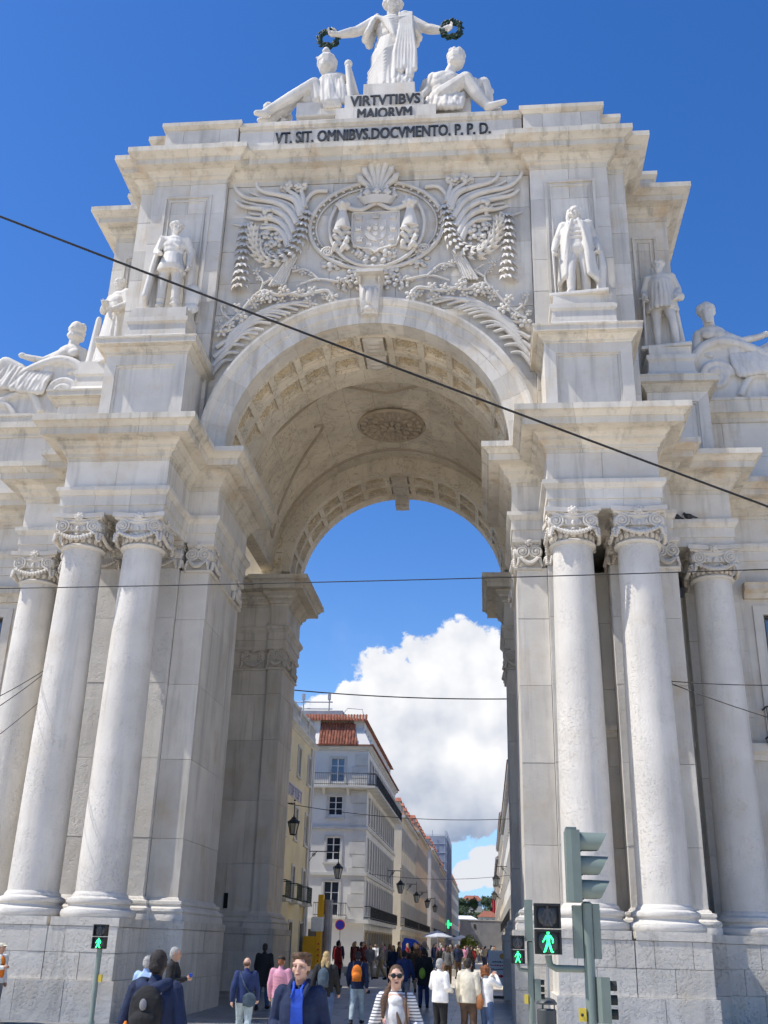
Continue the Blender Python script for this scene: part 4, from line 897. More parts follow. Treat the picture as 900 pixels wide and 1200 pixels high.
def st_coat():
    J = J0(elR=(-.29, .0, 1.16), wrR=(-.33, -.1, .92), elL=(.27, .06, 1.16), wrL=(.31, -.04, .94), knR=(-.1, -.12, .52), anR=(-.11, -.12, .09), toR=(-.13, -.3, .035))
    mb = MB(); torso(mb, J, .02, 1.12); arms(mb, J, .02); legs(mb, J, .014); feet(mb, J, .012); T = head(mb, J, -.45)
    for s in ('L', 'R'): hand(mb, J['wr'+s], (0, -.3, -1), 1 if s == 'L' else -1, .9)
    c = J['head']; mb.ell(c+V((0, .02, .05)), (.09, .105, .085)); 
    for s in (-1, 1): mb.chain([c+V((s*.085, .02, .06)), c+V((s*.1, .03, -.06)), c+V((s*.095, .03, -.17))], [.04, .042, .035])   # long wig
    for s in (-1, 1):
        folds(mb, [(s*.1, -.14, 1.36), (s*.2, -.06, 1.3), (s*.2, .1, 1.3), (s*.05, .14, 1.35)], [(s*.17, -.15, .42), (s*.27, -.06, .36), (s*.27, .14, .34), (s*.06, .2, .36)], 11, .032, .01, 5)
        mb.chain([(s*.05, -.14, 1.42), (s*.12, -.16, 1.15), (s*.17, -.16, .8), (s*.18, -.16, .42)], [.025, .022, .02, .02])
    for z in (1.28, 1.2, 1.12): mb.cap((-.07, -.13, z), (.08, -.135, z-.02), .018, .018, 6)
    mb.ell((0, -.12, 1.38), (.05, .04, .05)); mb.cap((.14, -.03, 1.43), (.24, -.03, 1.43), .025, .025)
    mb.cap((-.35, -.12, .9), (-.33, -.22, .02), .018, .014, 7)                                               # walking stick
    mb.chain([(.33, .0, .95), (.36, -.02, .6), (.3, .02, .15)], [.045, .06, .08]); mb.box(.1, .36, .1, .3, 0, .28)
    mb.box(-.42, .42, -.34, .3, -.04, .015); return mb
def st_robe():
    J = J0(head=(.02, -.03, 1.63), elR=(-.26, -.06, 1.18), wrR=(-.06, -.19, 1.2), elL=(.26, 0, 1.15), wrL=(.16, -.18, 1.0), knL=(.12, -.08, .5))
    mb = MB(); torso(mb, J, .025); arms(mb, J, .03); legs(mb, J, .02); feet(mb, J, .01); head(mb, J, -.6)
    for s in ('L', 'R'): hand(mb, J['wr'+s], (0, -.6, -.3), 1 if s == 'L' else -1)
    for k in range(9): a = k*.7; mb.ell(J['head']+V((.07*cos(a), .07*sin(a)+.01, .06)), .04, 7, 5)
    ring = lambda rx, ry, z: [(rx*cos(2*pi*i/20), ry*sin(2*pi*i/20), z) for i in range(21)]
    folds(mb, ring(.16, .12, 1.12), ring(.27, .2, .1), 22, .035, .02, 8); mb.lathe([(.01, .05), (.24, .05), (.2, .6), (.15, 1.1), (.01, 1.1)], 18)
    mb.chain([(-.2, .02, 1.42), (-.05, -.16, 1.2), (.17, -.1, 1.0)], [.05, .045, .04]); mb.cap((-.3, -.1, 1.0), (-.36, -.1, .05), .05, .09)
    mb.box(-.36, .36, -.26, .26, -.03, .05); return mb
def st_tunic():
    J = J0(elR=(-.27, .02, 1.16), wrR=(-.25, -.12, 1.0), elL=(.28, .04, 1.17), wrL=(.22, -.1, .98), knL=(.14, -.1, .52), anL=(.17, -.05, .09), toL=(.22, -.2, .035))
    mb = MB(); torso(mb, J, .02, 1.05); arms(mb, J, .015); legs(mb, J, .008); feet(mb, J, .012); head(mb, J, -.3, 0, True)
    for s in ('L', 'R'): hand(mb, J['wr'+s], (0, -.4, -1), 1 if s == 'L' else -1, .9)
    for k in range(9): a = k*.7; mb.ell(J['head']+V((.075*cos(a), .075*sin(a)+.01, .055)), .042, 7, 5)
    ring = lambda rx, ry, z: [(rx*cos(2*pi*i/20), ry*sin(2*pi*i/20), z) for i in range(21)]
    folds(mb, ring(.17, .125, 1.3), ring(.23, .18, .78), 20, .026, .01, 9); mb.lathe([(.01, .78), (.2, .78), (.16, 1.1), (.01, 1.1)], 18)
    folds(mb, [(-.2, .06, 1.44), (.0, .14, 1.46), (.2, .06, 1.44)], [(-.3, .16, .08), (0, .24, .05), (.28, .16, .1)], 9, .045, .02, 10)
    mb.cap((-.28, -.14, 1.05), (-.3, -.16, .02), .022, .016, 7); mb.cap((-.34, -.13, .98), (-.22, -.15, .98), .016, .016, 6)
    mb.ell((.28, -.1, .95), (.08, .06, .08)); mb.box(-.38, .38, -.26, .28, -.03, .03); return mb
statue('standing_statue', 'marble statue of a cloaked man with shield, left front pedestal', st_cloak(), (-7.05, 1.5, 21.34), .1, SS, .03, 'statues on the arch pedestals')
statue('standing_statue', 'marble statue of a man in long coat with walking stick, right front pedestal', st_coat(), (7.05, 1.52, 21.34), -.12, SS, .03, 'statues on the arch pedestals')
statue('standing_statue', 'marble statue of a robed figure with folded hands, set back at left beside cloaked man', st_robe(), (-10.2, 4.7, 21.3), -.5, SS, .034, 'statues on the arch pedestals')
statue('standing_statue', 'marble statue of a bearded man in pleated tunic, set back at far right', st_tunic(), (10.35, 4.7, 21.3), -.15, SS, .034, 'statues on the arch pedestals')

# crowning group. local units: metres / 2.85
def st_goddess():
    J = J0(head=(0, -.03, 1.62), elR=(-.36, -.04, 1.26), wrR=(-.525, -.09, 1.17), elL=(.36, -.04, 1.265), wrL=(.5, -.09, 1.185), shL=(.18, 0, 1.42), shR=(-.18, 0, 1.42), knL=(.12, -.1, .5), chest=(0, 0, 1.3))
    mb = MB(); torso(mb, J, .01, .95); arms(mb, J, .008, 1.05); head(mb, J, .2, .12); legs(mb, J, .03)
    hand(mb, J['wrR'], (-1, -.2, -.05), -1, .8, (0, -1, 0)); hand(mb, J['wrL'], (1, -.2, .15), 1, .8, (0, -1, 0))
    c = J['head']
    for k in range(12): a = k*.52; mb.ell(c+V((.08*cos(a), .085*sin(a)+.02, .04+.03*sin(a))), .038, 7, 5)
    mb.ell(c+V((0, .08, 0)), (.07, .06, .08)); mb.ell(c+V((0, .02, .085)), (.075, .085, .05))
    for s in (-1, 1):                                                        # wide sleeves
        folds(mb, [(s*.15, -.07, 1.44), (s*.21, .0, 1.455), (s*.16, .07, 1.44)], [(s*.24, -.09, 1.2), (s*.275, -.02, 1.18), (s*.24, .08, 1.2)], 8, .032, .01, 4)
    ring = lambda rx, ry, z, c0=0: [(c0+rx*cos(2*pi*i/24), ry*sin(2*pi*i/24), z) for i in range(25)]
    mb.lathe([(.01, .0), (.22, .0), (.2, .4), (.175, .8), (.145, 1.1), (.01, 1.1)], 22); folds(mb, ring(.15, .12, 1.1), ring(.24, .2, .02), 26, .028, .02, 12)
    # mantle swept from the right shoulder across the hips
    for i in range(9):
        t = i/8; mb.chain([(-.17+.05*t, -.08, 1.42-.02*t), (-.02+.05*t, -.155-.02*t, 1.28-.22*t), (.15, -.13, 1.34-.6*t)], [.018, .022, .018], 8)
    for i in range(10):
        t = i/9; mb.chain([(.16+.02*t, -.14, 1.0-.1*t), (-.05, -.19, .84-.42*t), (-.21, -.1, .62-.52*t)], [.018, .022, .022], 8)
    rn = random.Random(14)
    for i in range(7):
        x = .09+.02*i; mb.chain([(x-.01, -.12, 1.41), (x, -.165, 1.15), (x+.03*(i-3)*.4, -.2, .8), (x+.03*(i-3)*.4, -.21, .5+rn.uniform(-.08, .1))], [.014, .018, .022, .03], 8)
    mb.ell((.13, -.11, 1.41), (.05, .03, .03))
    for i in range(5): mb.chain([(.05+.04*i, -.2, .52-.02*i), (.06+.035*i, -.22, .36+.05*(i % 2)), (.05+.04*i, -.2, .2)], [.022, .026, .022], 8)
    mb.cap((-.42, .12, .1), (-.38, .1, .42), .1, .06); mb.ell((-.36, .1, .52), .055); return mb
statue('crowning_statue', 'draped marble goddess with outstretched arms crowning the arch', st_goddess(), (.2, 4.4, 31.95), .03, 4.15, .04)
class FB(MB):
    """mesh builder whose limbs come out k times thicker"""
    k = 1.35
    def cap(s, a, b, ra, rb=None, n=10): return MB.cap(s, a, b, ra*s.k, (ra if rb is None else rb)*s.k, n)
    def ell(s, c, r, nu=10, nv=7, rot=None): return MB.ell(s, c, tuple(q*s.k for q in (r if isinstance(r, (tuple, list)) else (r, r, r))), nu, nv, rot)
def st_seat_left():
    """helmeted seated figure, absolute metres with origin at its seat; x,z read off the place it occupies"""
    mb = FB()
    hip, sh = V((.0, .1, .15)), V((.42, .0, 1.38))
    for c, r in ((hip, (.42, .36, .36)), (hip.lerp(sh, .35), (.38, .31, .36)), (hip.lerp(sh, .65), (.42, .32, .38)), (sh+V((0, 0, -.1)), (.46, .3, .3))): mb.ell(c, r, 14, 9)
    mb.chain([(-.1, -.1, .15), (-.35, -.25, 1.0), (-1.25, -.35, .2), (-2.25, -.4, -.55)], [.3, .19, .19, .13]); mb.chain([(-2.2, -.4, -.6), (-2.55, -.55, -.68)], [.13, .09])
    mb.chain([(-.1, .1, .1), (-1.05, .0, .58), (-1.6, .0, .05), (-2.1, .0, -.6)], [.28, .19, .18, .12]); mb.chain([(-2.1, 0, -.6), (-2.5, -.15, -.68)], [.12, .09])
    mb.chain([(.85, .0, 1.35), (1.25, .1, .75), (1.0, -.25, 1.75)], [.17, .13, .1]); mb.ell((1.0, -.27, 1.95), (.13, .12, .14)); mb.cap((1.0, -.33, 1.7), (1.2, -.35, -.1), .09, .1)   # raised fist on a staff
    mb.chain([(.0, -.05, 1.35), (-.2, -.1, .8), (-.35, -.25, .95)], [.16, .13, .1])
    H = V((.1, -.08, 2.1)); mb.cap(V((.2, 0, 1.5)), H, .17, .15); mb.ell(H, (.28, .32, .38)); mb.ell(H+V((-.02, .05, .2)), (.33, .36, .3)); mb.ell(H+V((-.04, -.24, -.16)), (.15, .12, .14)); mb.cap(H+V((-.05, -.26, .0)), H+V((-.05, -.3, -.1)), .04, .05, 7)
    mb.chain([H+V((-.14, -.2, .62)), H+V((-.08, .0, .86)), H+V((.0, .3, .66)), H+V((.05, .42, .15))], [.06, .11, .11, .08]); mb.cap(H+V((-.3, -.1, .22)), H+V((-.42, -.16, .32)), .07, .04)
    folds(mb, [(.0, -.3, 1.3), (.3, -.34, 1.3), (.75, -.25, 1.25)], [(.1, -.5, -.2), (.5, -.5, -.25), (.9, -.35, -.1)], 9, .08, .04, 21)
    for i in range(5): mb.chain([(.1+.1*i, -.4, .2), (.2+.12*i, -.48, -.2), (.2+.14*i, -.45, -.42)], [.09, .1, .08], 7)
    rn = random.Random(4)
    for i in range(22): mb.ell((rn.uniform(-2.3, -1.5), rn.uniform(.05, .6), rn.uniform(-.6, .35)), rn.uniform(.1, .2), 7, 5)
    mb.chain([(-2.1, .3, .3), (-1.8, .3, .4), (-1.4, .3, .35)], [.16, .18, .12]); mb.box(-1.0, .8, -.35, .8, -.75, -.05); return mb
def st_seat_right():
    mb = FB()
    hip, sh = V((.0, .1, .0)), V((.15, .05, 1.1))
    for c, r in ((hip, (.4, .36, .34)), (hip.lerp(sh, .35), (.34, .28, .34)), (hip.lerp(sh, .7), (.42, .3, .38)), (sh+V((.0, 0, -.05)), (.48, .27, .24))): mb.ell(c, r, 14, 9)
    for s in (-1, 1): mb.ell((.15+s*.19, -.2, .92), (.2, .1, .16)); mb.ell((.1+s*.1, -.18, .45), (.1, .07, .2))
    mb.chain([(-.32, .05, 1.15), (-.52, .1, .55), (-.8, -.1, .0)], [.18, .14, .1]); mb.ell((-.86, -.16, -.05), (.14, .14, .07))
    mb.chain([(.6, .05, 1.05), (1.0, .15, .6), (1.35, -.1, .75)], [.17, .14, .1])
    mb.chain([(.1, -.1, .0), (1.0, -.4, .55), (1.45, -.4, -.3), (1.85, -.4, -.9)], [.32, .22, .2, .13]); mb.chain([(1.85, -.4, -.95), (2.5, -.55, -.86)], [.13, .08])
    mb.chain([(.2, .15, .0), (1.7, .1, .75), (1.85, .1, .1), (1.95, .15, -.6)], [.3, .21, .18, .12]); mb.chain([(1.95, .1, -.7), (2.3, -.1, -.82)], [.12, .09])
    H = V((.62, -.05, 1.98)); mb.cap(V((.3, 0, 1.25)), H, .16, .15); mb.ell(H, (.28, .31, .36)); mb.ell(H+V((-.03, -.14, -.22)), (.2, .18, .17)); mb.cap(H+V((-.18, -.26, .1)), H+V((.14, -.26, .1)), .05, .05, 7); mb.cap(H+V((-.1, -.24, .04)), H+V((-.12, -.29, -.08)), .035, .05, 7)
    for i in range(16): a = i*.4; mb.ell(H+V((.27*cos(a), .28*sin(a)+.05, .24+.07*sin(i*2))), .11, 7, 5)
    mb.chain([H+V((-.08, -.1, .3)), H+V((-.08, -.1, .5))], [.1, .07])
    for s, x in ((-1, -.75), (1, .9)):                                        # wings behind the shoulders
        for q in range(5): mb.chain([(x*.4, .35, 1.1), (x*.8-.05*q*s, .5, 1.35-.1*q), (x*1.05-.1*q*s, .55, .9-.25*q)], [.12, .16, .12], 8)
    folds(mb, [(-.5, -.2, -.1), (.3, -.35, -.15), (.9, -.3, -.1)], [(-.55, -.4, -.85), (.3, -.55, -.95), (.8, -.45, -.9)], 10, .09, .05, 22)
    rn = random.Random(9)
    for i in range(14): mb.ell((1.7+rn.uniform(-.2, .35), .25+rn.uniform(-.1, .2), .6+rn.uniform(-.5, .3)), rn.uniform(.08, .14), 7, 5)
    mb.box(-.7, 1.2, -.2, .9, -1.45, -.2); return mb
statue('seated_statue', 'helmeted marble figure seated left of the crowning goddess, holding a staff', st_seat_left(), (-2.45, 3.7, 32.62), 0, 1, .036)
statue('seated_statue', 'nude winged marble youth seated right of the crowning goddess, legs crossed', st_seat_right(), (2.3, 3.7, 32.74), 0, 1, .036)
WREATH = mat('dark_green_wreath', (.012, .035, .02), .6, .4, 6)
for x, y, z, lab in ((-2.44, 4.05, 36.72, 'dark green laurel wreath held over the helmeted seated figure'), (2.72, 4.05, 36.85, 'dark green laurel wreath held over the winged seated youth')):
    mb = MB(); rn = random.Random(int(z*10)); mb.tube([(.36*cos(2*pi*i/24), 0, .4*sin(2*pi*i/24)) for i in range(25)], .085, 7)
    for i in range(170):
        a = rn.uniform(0, 6.28); r = .39+rn.uniform(-.1, .1); mb.ell((r*cos(a), rn.uniform(-.1, .1), r*1.08*sin(a)), (.1, .03, .045), 6, 4, Matrix.Rotation(-a+1.2+rn.uniform(-.6, .6), 3, 'Y'))
    tag(ob('laurel_wreath', mb, WREATH, None, (x, y, z)), lab, 'wreath')
# reclining river figures on scrolled volutes over the wings
def st_recline(s, beard):
    mb = FB(); mb.k = 1.15; hip, sh = V((s*1.5, .0, .55)), V((s*.25, -.1, 1.75))
    for c, r in ((hip, (.5, .42, .42)), (hip.lerp(sh, .35), (.42, .36, .4)), (hip.lerp(sh, .7), (.48, .36, .42)), (sh, (.5, .32, .32))): mb.ell(c, r, 14, 9)
    for q in (-1, 1): mb.ell(sh+V((q*.2, -.28, -.15)), (.2, .12, .17)); 
    H = sh+V((-s*.1, -.12, .98)); mb.cap(sh, H, .19, .17); mb.ell(H, (.25, .29, .34)); mb.cap(H+V((s*.06, -.26, .05)), H+V((s*.06, -.33, -.08)), .04, .05, 7)
    for i in range(20): a = i*.66; mb.ell(H+V((.22*cos(a), .22*sin(a)+.06, .2-.03*i*(1 if not beard else .4))), .13, 7, 5)
    if beard:
        for i in range(8): mb.chain([H+V((-.12+.035*i, -.25, -.15)), H+V((-.1+.03*i, -.32, -.65))], [.07, .05], 7)
    mb.chain([sh+V((-s*.45, .0, .0)), (-s*.35, -.1, 1.0), (s*.1, -.3, .75)], [.19, .15, .11]); mb.chain([sh+V((s*.45, 0, -.05)), (s*1.25, -.25, 1.35), (s*2.0, -.35, 1.5)], [.18, .14, .1]); mb.ell((s*2.12, -.36, 1.56), (.15, .12, .1))
    mb.chain([hip, (s*2.75, -.3, 1.25), (s*3.55, -.4, .35), (s*4.1, -.45, -.45)], [.34, .24, .2, .13]); mb.chain([hip, (s*2.8, .1, .75), (s*3.8, .1, .2)], [.34, .24, .16]); mb.chain([(s*4.1, -.45, -.5), (s*4.5, -.5, -.55)], [.13, .1])
    folds(mb, [(s*.8, -.35, .7), (s*1.6, -.45, .75), (s*2.6, -.45, 1.1)], [(s*1.0, -.5, -.2), (s*1.9, -.55, -.1), (s*2.9, -.5, .2)], 12, .09, .04, 31)
    return mb
def scroll_mass(s):
    mb = MB()
    top = curve([(-.7, .2), (-.2, 1.0), (.6, 1.3), (1.6, .95), (2.6, .25), (3.8, -.35), (5.5, -.75)], 6)
    poly = [(x*s, z) for x, z in top]+[(5.5*s, -1.4), (-.7*s, -1.4)]
    mb.slab(poly, -.3, .8)
    mb.tube([(x*s, -.36, z) for x, z in top], .2, 8)
    mb.tube([(s*(.25+.62*(1-i/34)*cos(i*.42)), -.38, -.15+.62*(1-i/34)*sin(i*.42)) for i in range(33)], .12, 7)
    mb.tube([(s*x, -.36, z) for x, z in curve([(1.0, -1.0), (1.5, -.2), (2.3, -.25), (3.2, -.8)], 6)], .15, 7); mb.tube([(s*x, -.36, z) for x, z in curve([(2.0, -1.1), (2.5, -.6), (3.4, -.75), (4.4, -1.1)], 6)], .13, 7)
    return mb
for s, lab, lab2 in ((-1, 'long-haired reclining marble river figure on the left wing', 'scrolled stone volute under the left reclining figure'), (1, 'bearded reclining marble river figure on the right wing', 'scrolled stone volute under the right reclining figure')):
    mb = scroll_mass(s); me = fuse(mb, .05, 2, 'volute'); me.materials.append(STAT); o = ob('volute_scroll', me, None, None, (s*11.95, 5.9, 20.95)); tag(o, lab2, 'volute')
    statue('reclining_statue', lab, st_recline(s, s > 0), (s*12.0, 5.9, 20.95), 0, 1, .045)
# ------------------------------------------------------------ buildings
GLASS = mat('window_glass', (.035, .045, .06), .08, .3, .4, spec=.8)
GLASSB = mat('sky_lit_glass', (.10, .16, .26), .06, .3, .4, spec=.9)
FRW = mat('white_window_frame', (.72, .71, .68), .6, .05)
FRD = mat('dark_window_frame', (.06, .055, .05), .6, .1)
IRON = mat('black_iron', (.02, .022, .024), .5, .2)
GREENI = mat('dark_green_railing', (.015, .035, .028), .6, .2)
SURR = mat('pale_stone_surround', (.55, .53, .48), .85, .1, 1, .1)
TILE = mat('terracotta_tile', (.27, .095, .055), .85, .35, 3, .2, objvar=.2)
ROOFD = mat('brown_roof', (.26, .15, .10), .9, .25, .8)
def plaster(name, c): return mat(name, c, .92, .09, .35, .15, 5)
YEL = plaster('yellow_plaster', (.66, .56, .34)); WHT = plaster('white_plaster', (.68, .655, .60)); CRM = plaster('cream_plaster', (.64, .56, .42)); PNK = plaster('rose_beige_plaster', (.58, .46, .34)); GRY = plaster('grey_plaster', (.50, .47, .43))
def facade(parent, o, u, n, Wd, z0, z1, ops, m, depth=.22, name='wall'):
    """wall sheet with real openings; u along the wall, n outwards; ops = (u0,u1,z0,z1)"""
    o, u, n = V(o), V(u), V(n); us = sorted({0, Wd, *[k for p in ops for k in p[:2]]}); zs = sorted({z0, z1, *[k for p in ops for k in p[2:4]]})
    mb = MB(); P = lambda a, z, d=0: tuple(V((o.x, o.y, 0))+u*a+V((0, 0, z))-n*d)
    for a, b in zip(us, us[1:]):
        for c, d in zip(zs, zs[1:]):
            if any(p[0]-1e-6 <= a and b <= p[1]+1e-6 and p[2]-1e-6 <= c and d <= p[3]+1e-6 for p in ops): continue
            mb.add([P(a, c), P(b, c), P(b, d), P(a, d)], [(0, 1, 2, 3)])
    for p in ops:
        a, b, c, d = p[:4]
        for q in (((a, c), (b, c)), ((b, c), (b, d)), ((b, d), (a, d)), ((a, d), (a, c))):
            mb.add([P(*q[0]), P(*q[1]), P(*q[1], depth), P(*q[0], depth)], [(0, 1, 2, 3)])
    return ob(name, mb, m, parent)
def window(parent, o, u, n, a, b, c, d, rows=3, cols=2, frame=FRW, glass=GLASS, surround=SURR, depth=.18, sw=.16, simple=False):
    if simple: depth = .1; frame = FRD
    o, u, n = V((o[0], o[1], 0)), V(u), V(n); Z = V((0, 0, 1)); w, h = b-a, d-c; f = .07
    fr = MB()
    def bar(a0, a1, z0, z1, d0, d1): fr.frame(o+u*a0+Z*z0-n*d1, u*(a1-a0), n*(d1-d0), Z*(z1-z0))
    bar(a, a+f, c, d, .06, depth); bar(b-f, b, c, d, .06, depth); bar(a+f, b-f, c, c+f, .06, depth); bar(a+f, b-f, d-f, d, .06, depth)
    if not simple:
        for i in range(1, cols): x = a+w*i/cols; bar(x-.04, x+.04, c+f, d-f, .08, depth)
        for i in range(1, rows): z = c+h*i/rows; bar(a+f, b-f, z-.025, z+.025, .09, depth-.01)
    win = ob('window', fr, frame, parent)
    p = MB().frame(o+u*a+Z*c-n*(depth+.03), u*w, n*.03, Z*h); ob('pane', p, glass, win)
    if surround is not None:
        s = MB()
        for a0, a1, z0, z1, t in ((a-sw, a, c-sw, d+sw, .06), (b, b+sw, c-sw, d+sw, .06), (a, b, d, d+sw, .06), (a-sw-.05, b+sw+.05, c-sw-.12, c-sw, .12)):
            s.frame(o+u*a0+Z*z0-n*.02, u*(a1-a0), n*(t+.02), Z*(z1-z0))
        ob('surround', s, surround, win)
    return win
def rail(parent, o, u, n, a, b, z, out=.7, m=IRON, name='balcony', h=1.0, slab=True, step=.16):
    o, u, n = V((o[0], o[1], 0)), V(u), V(n); Z = V((0, 0, 1)); bal = None
    if slab: bal = ob(name, MB().frame(o+u*a+Z*(z-.16), u*(b-a), n*(out+.06), Z*.16), SURR, parent)
    r = MB(); A = o+u*a+Z*z+n*out; B = o+u*b+Z*z+n*out
    for zz in (h, .12): r.tube([o+u*a+Z*(z+zz), A+Z*zz, B+Z*zz, o+u*b+Z*(z+zz)], .03, 5)
    k = int((b-a)/step)
    for i in range(k+1): p = A.lerp(B, i/k); r.frame(p-u*.01-n*.01, u*.022, n*.022, Z*h)
    ob('railing', r, m, bal or parent); return bal
def cornice(parent, pts, z, prof, m, name='cornice', closed=False): mold(parent, name, pts, [(a, z+b) for a, b in prof], m, 50, 1, closed)
CP = [(0, 0), (.08, .03), (.08, .12), (.28, .26), (.3, .27), (.3, .4), (0, .42)]

# wings that flank the arch
for sx, lab in ((1, 'pale stone wing building to the right of the arch'), (-1, 'pale stone wing building to the left of the arch')):
    T = thing('wing_building', lab, 'building')
    uo = (11.5, 4.75) if sx > 0 else (-26, 4.75)
    wins = [(1.09+3.4*i, 2.55+3.4*i, 8.0, 11.58) for i in range(4)]; arcs = [(.5+3.4*i, 2.95+3.4*i, -.3, 5.6) for i in range(4)]
    if sx < 0: wins = [(14.5-b, 14.5-a, c, d) for a, b, c, d in wins]; arcs = [(14.5-b, 14.5-a, c, d) for a, b, c, d in arcs]
    ob('wall_core', mirx(MB().box(11.5, 26, 5.6, 15, -.4, 19), sx), STONE, T)
    facade(T, uo, (1, 0, 0), (0, -1, 0), 14.5, -.4, 13.12, wins+arcs, STONE, .5)
    for a, b, c, d in wins:
        window(T, uo, (1, 0, 0), (0, -1, 0), a, b, c, d, 3, 2, FRD, GLASSB, STONE, .25, .3)
        x0, x1 = uo[0]+a-.55, uo[0]+b+.55
        ob('window_hood', MB().loft([[(x, 4.8, 12.1), (x, 4.62, 12.1), (x, 4.55, 12.25), (x, 4.4, 12.35), (x, 4.4, 12.5), (x, 4.35, 12.56), (x, 4.8, 12.6)] for x in (x0, x1)]), CORN, T)
        rail(T, (uo[0], 4.75), (1, 0, 0), (0, -1, 0), a-.35, b+.35, 7.55, .45)
    for a, b, c, d in arcs:
        cx = uo[0]+(a+b)/2; r = (b-a)/2
        pl = [(cx-r, 5.7)]+[(cx-r*cos(pi*i/16), 5.6-r+.02+r*sin(pi*i/16)) for i in range(17)]+[(cx+r, 5.7)]
        ob('arch_spandrel', MB().slab(pl, 4.76, 5.2), STONE, T); ob('arcade_back', MB().box(cx-r, cx+r, 5.3, 5.4, -.4, 5.6), FRD, T)
    ob('string_course', mirx(MB().loft([[(x, 4.8, 7.0), (x, 4.68, 7.0), (x, 4.62, 7.15), (x, 4.5, 7.25), (x, 4.5, 7.48), (x, 4.8, 7.52)] for x in (11.5, 26)]), sx), STONE, T)
    ashlar(T, (sx*12.05 if sx < 0 else 11.4, 4.75, 0), (1, 0, 0), (0, -1, 0), .62, [7.6, 8.3, 9.0, 9.7, 10.4, 11.1, 12.0], .7, STONE, .02)
    ol = [(26, 4.7), (13.2, 4.7)]
    mold(T, 'architrave_block', ol, A_PROF, STONE, 1.9, sx); mold(T, 'frieze_block', ol, F_PROF, STONE, 2.1, sx); mold(T, 'cornice_block', ol, C_PROF, CORN, 1.6, sx)

# yellow building behind the arch on the left
def bldg(name, label): return thing(name, label, 'building')
T = bldg('yellow_building', 'yellow plastered building with balustrade just behind the arch, left side')
O = (-8.6, 17.2); U = (0, 1, 0); Nn = (1, 0, 0); L = 29.6
ys = [2.0+4.0*i for i in range(7)]; ops = []; g = []
for yy in ys:
    c = yy+1.7
    for z0, z1 in ((11.85, 13.55), (7.85, 9.65), (4.05, 6.05)): ops.append((c-.5, c+.5, z0, z1))
    g.append((c-.55, c+.55, .0, 2.75))
facade(T, O, U, Nn, L, -.4, 14.3, ops+g, YEL)
ob('wall_core', MB().box(-22, -9.2, 17.2, 46.8, -.4, 15.9), YEL, T)
facade(T, (-8.6, 46.8), (-1, 0, 0), (0, 1, 0), 13, -.4, 14.3, [], YEL)
for o_ in ops: window(T, O, U, Nn, *o_, 4, 2, FRW)
for o_ in g: window(T, O, U, Nn, *o_, 1, 1, FRD, GLASS, SURR, .3)
for yy in ys: rail(T, O, U, Nn, yy+.8, yy+2.6, 4.0, .5, GREENI)
for a, w in ((28.3, .5), (29.1, .5)): ob('pilaster_strip', MB().box(-8.6, -8.48, O[1]+a, O[1]+a+w, -.3, 14.3), SURR, T)
cornice(T, [(-21, 46.8), (-8.6, 46.8), (-8.6, 17.2)], 14.3, CP, SURR)
mb = MB().box(-8.75, -8.45, 17.3, 46.8, 15.75, 15.95).box(-8.75, -8.45, 17.3, 46.8, 14.72, 14.9); ob('balustrade_rail', mb, SURR, T)
bal = MB().lathe([(.05, 0), (.09, .05), (.11, .25), (.05, .5), (.08, .8), (.05, .85)], 8).mesh('baluster', 40); bal.materials.append(SURR)
for i in range(96):
    if i % 12 == 0: ob('balustrade_pier', MB().box(-8.78, -8.42, 17.5+i*.305, 17.9+i*.305, 14.7, 16.05), SURR, T)
    elif i > 40: ob('baluster', bal, None, T, (-8.6, 17.7+i*.305, 14.9))
# faded lettering panel on the yellow wall
ob('sign_panel', MB().box(-8.6, -8.57, 36.0, 42.6, 10.15, 10.95), mat('faded_lilac_panel', (.46, .44, .46), .9), T)
sg = mat('faded_violet_letters', (.25, .24, .32), .9); rn = random.Random(2)
for i in range(9):
    y0 = 36.3+i*.7; k = i % 3
    strokes = [(0, .5, 0, .08), (0, .08, 0, .6), (.42, .5, 0, .6)] if k == 0 else ([(0, .08, 0, .6), (0, .45, .5, .58), (0, .4, .26, .34)] if k == 1 else [(.2, .3, 0, .6), (0, .5, .5, .6)])
    mb = MB()
    for a, b, c, d in strokes: mb.box(-8.568, -8.55, y0+a, y0+b, 10.25+c, 10.25+d)
    ob('letter', mb, sg, T)

# white corner building with terracotta mansard
T = bldg('white_corner_building', 'white corner building with red tiled mansard roof and iron balcony')
OF = (-20, 59.); UF = (1, 0, 0); NF = (0, -1, 0)
fx = lambda x: x+20
wf = [(fx(-9.15), fx(-7.95), 14.0, 15.95), (fx(-9.2), fx(-8.0), 11.3, 12.85), (fx(-9.25), fx(-8.05), 7.8, 9.6), (fx(-9.3), fx(-8.05), 3.65, 6.2)]
more = [(a-3.6*k, b-3.6*k, c, d) for a, b, c, d in wf for k in (1, 2)]
door = [(fx(-10.4), fx(-8.9), 0, 2.6)]
facade(T, OF, UF, NF, 14, -.3, 16.7, wf+more+door, WHT)
for i, w_ in enumerate(wf+more): window(T, OF, UF, NF, *w_, 3, 2, FRW, GLASSB if i == 0 else GLASS)
ob('door', MB().box(-10.4, -8.9, 59.2, 59.26, 0, 2.6), FRD, T)
OS = (-6., 59.); LS = 27.
sw_ = []
for i in range(12):
    a = 1.2+i*2.15
    for z0, z1 in ((14.1, 15.9), (10.9, 12.9), (7.3, 9.6), (4.0, 6.3)): sw_.append((a, a+.95, z0, z1))
gs = [(1.0+i*2.15, 2.4+i*2.15, 0, 2.5) for i in range(12)]
facade(T, OS, (0, 1, 0), (1, 0, 0), LS, -.3, 16.7, sw_+gs, WHT)
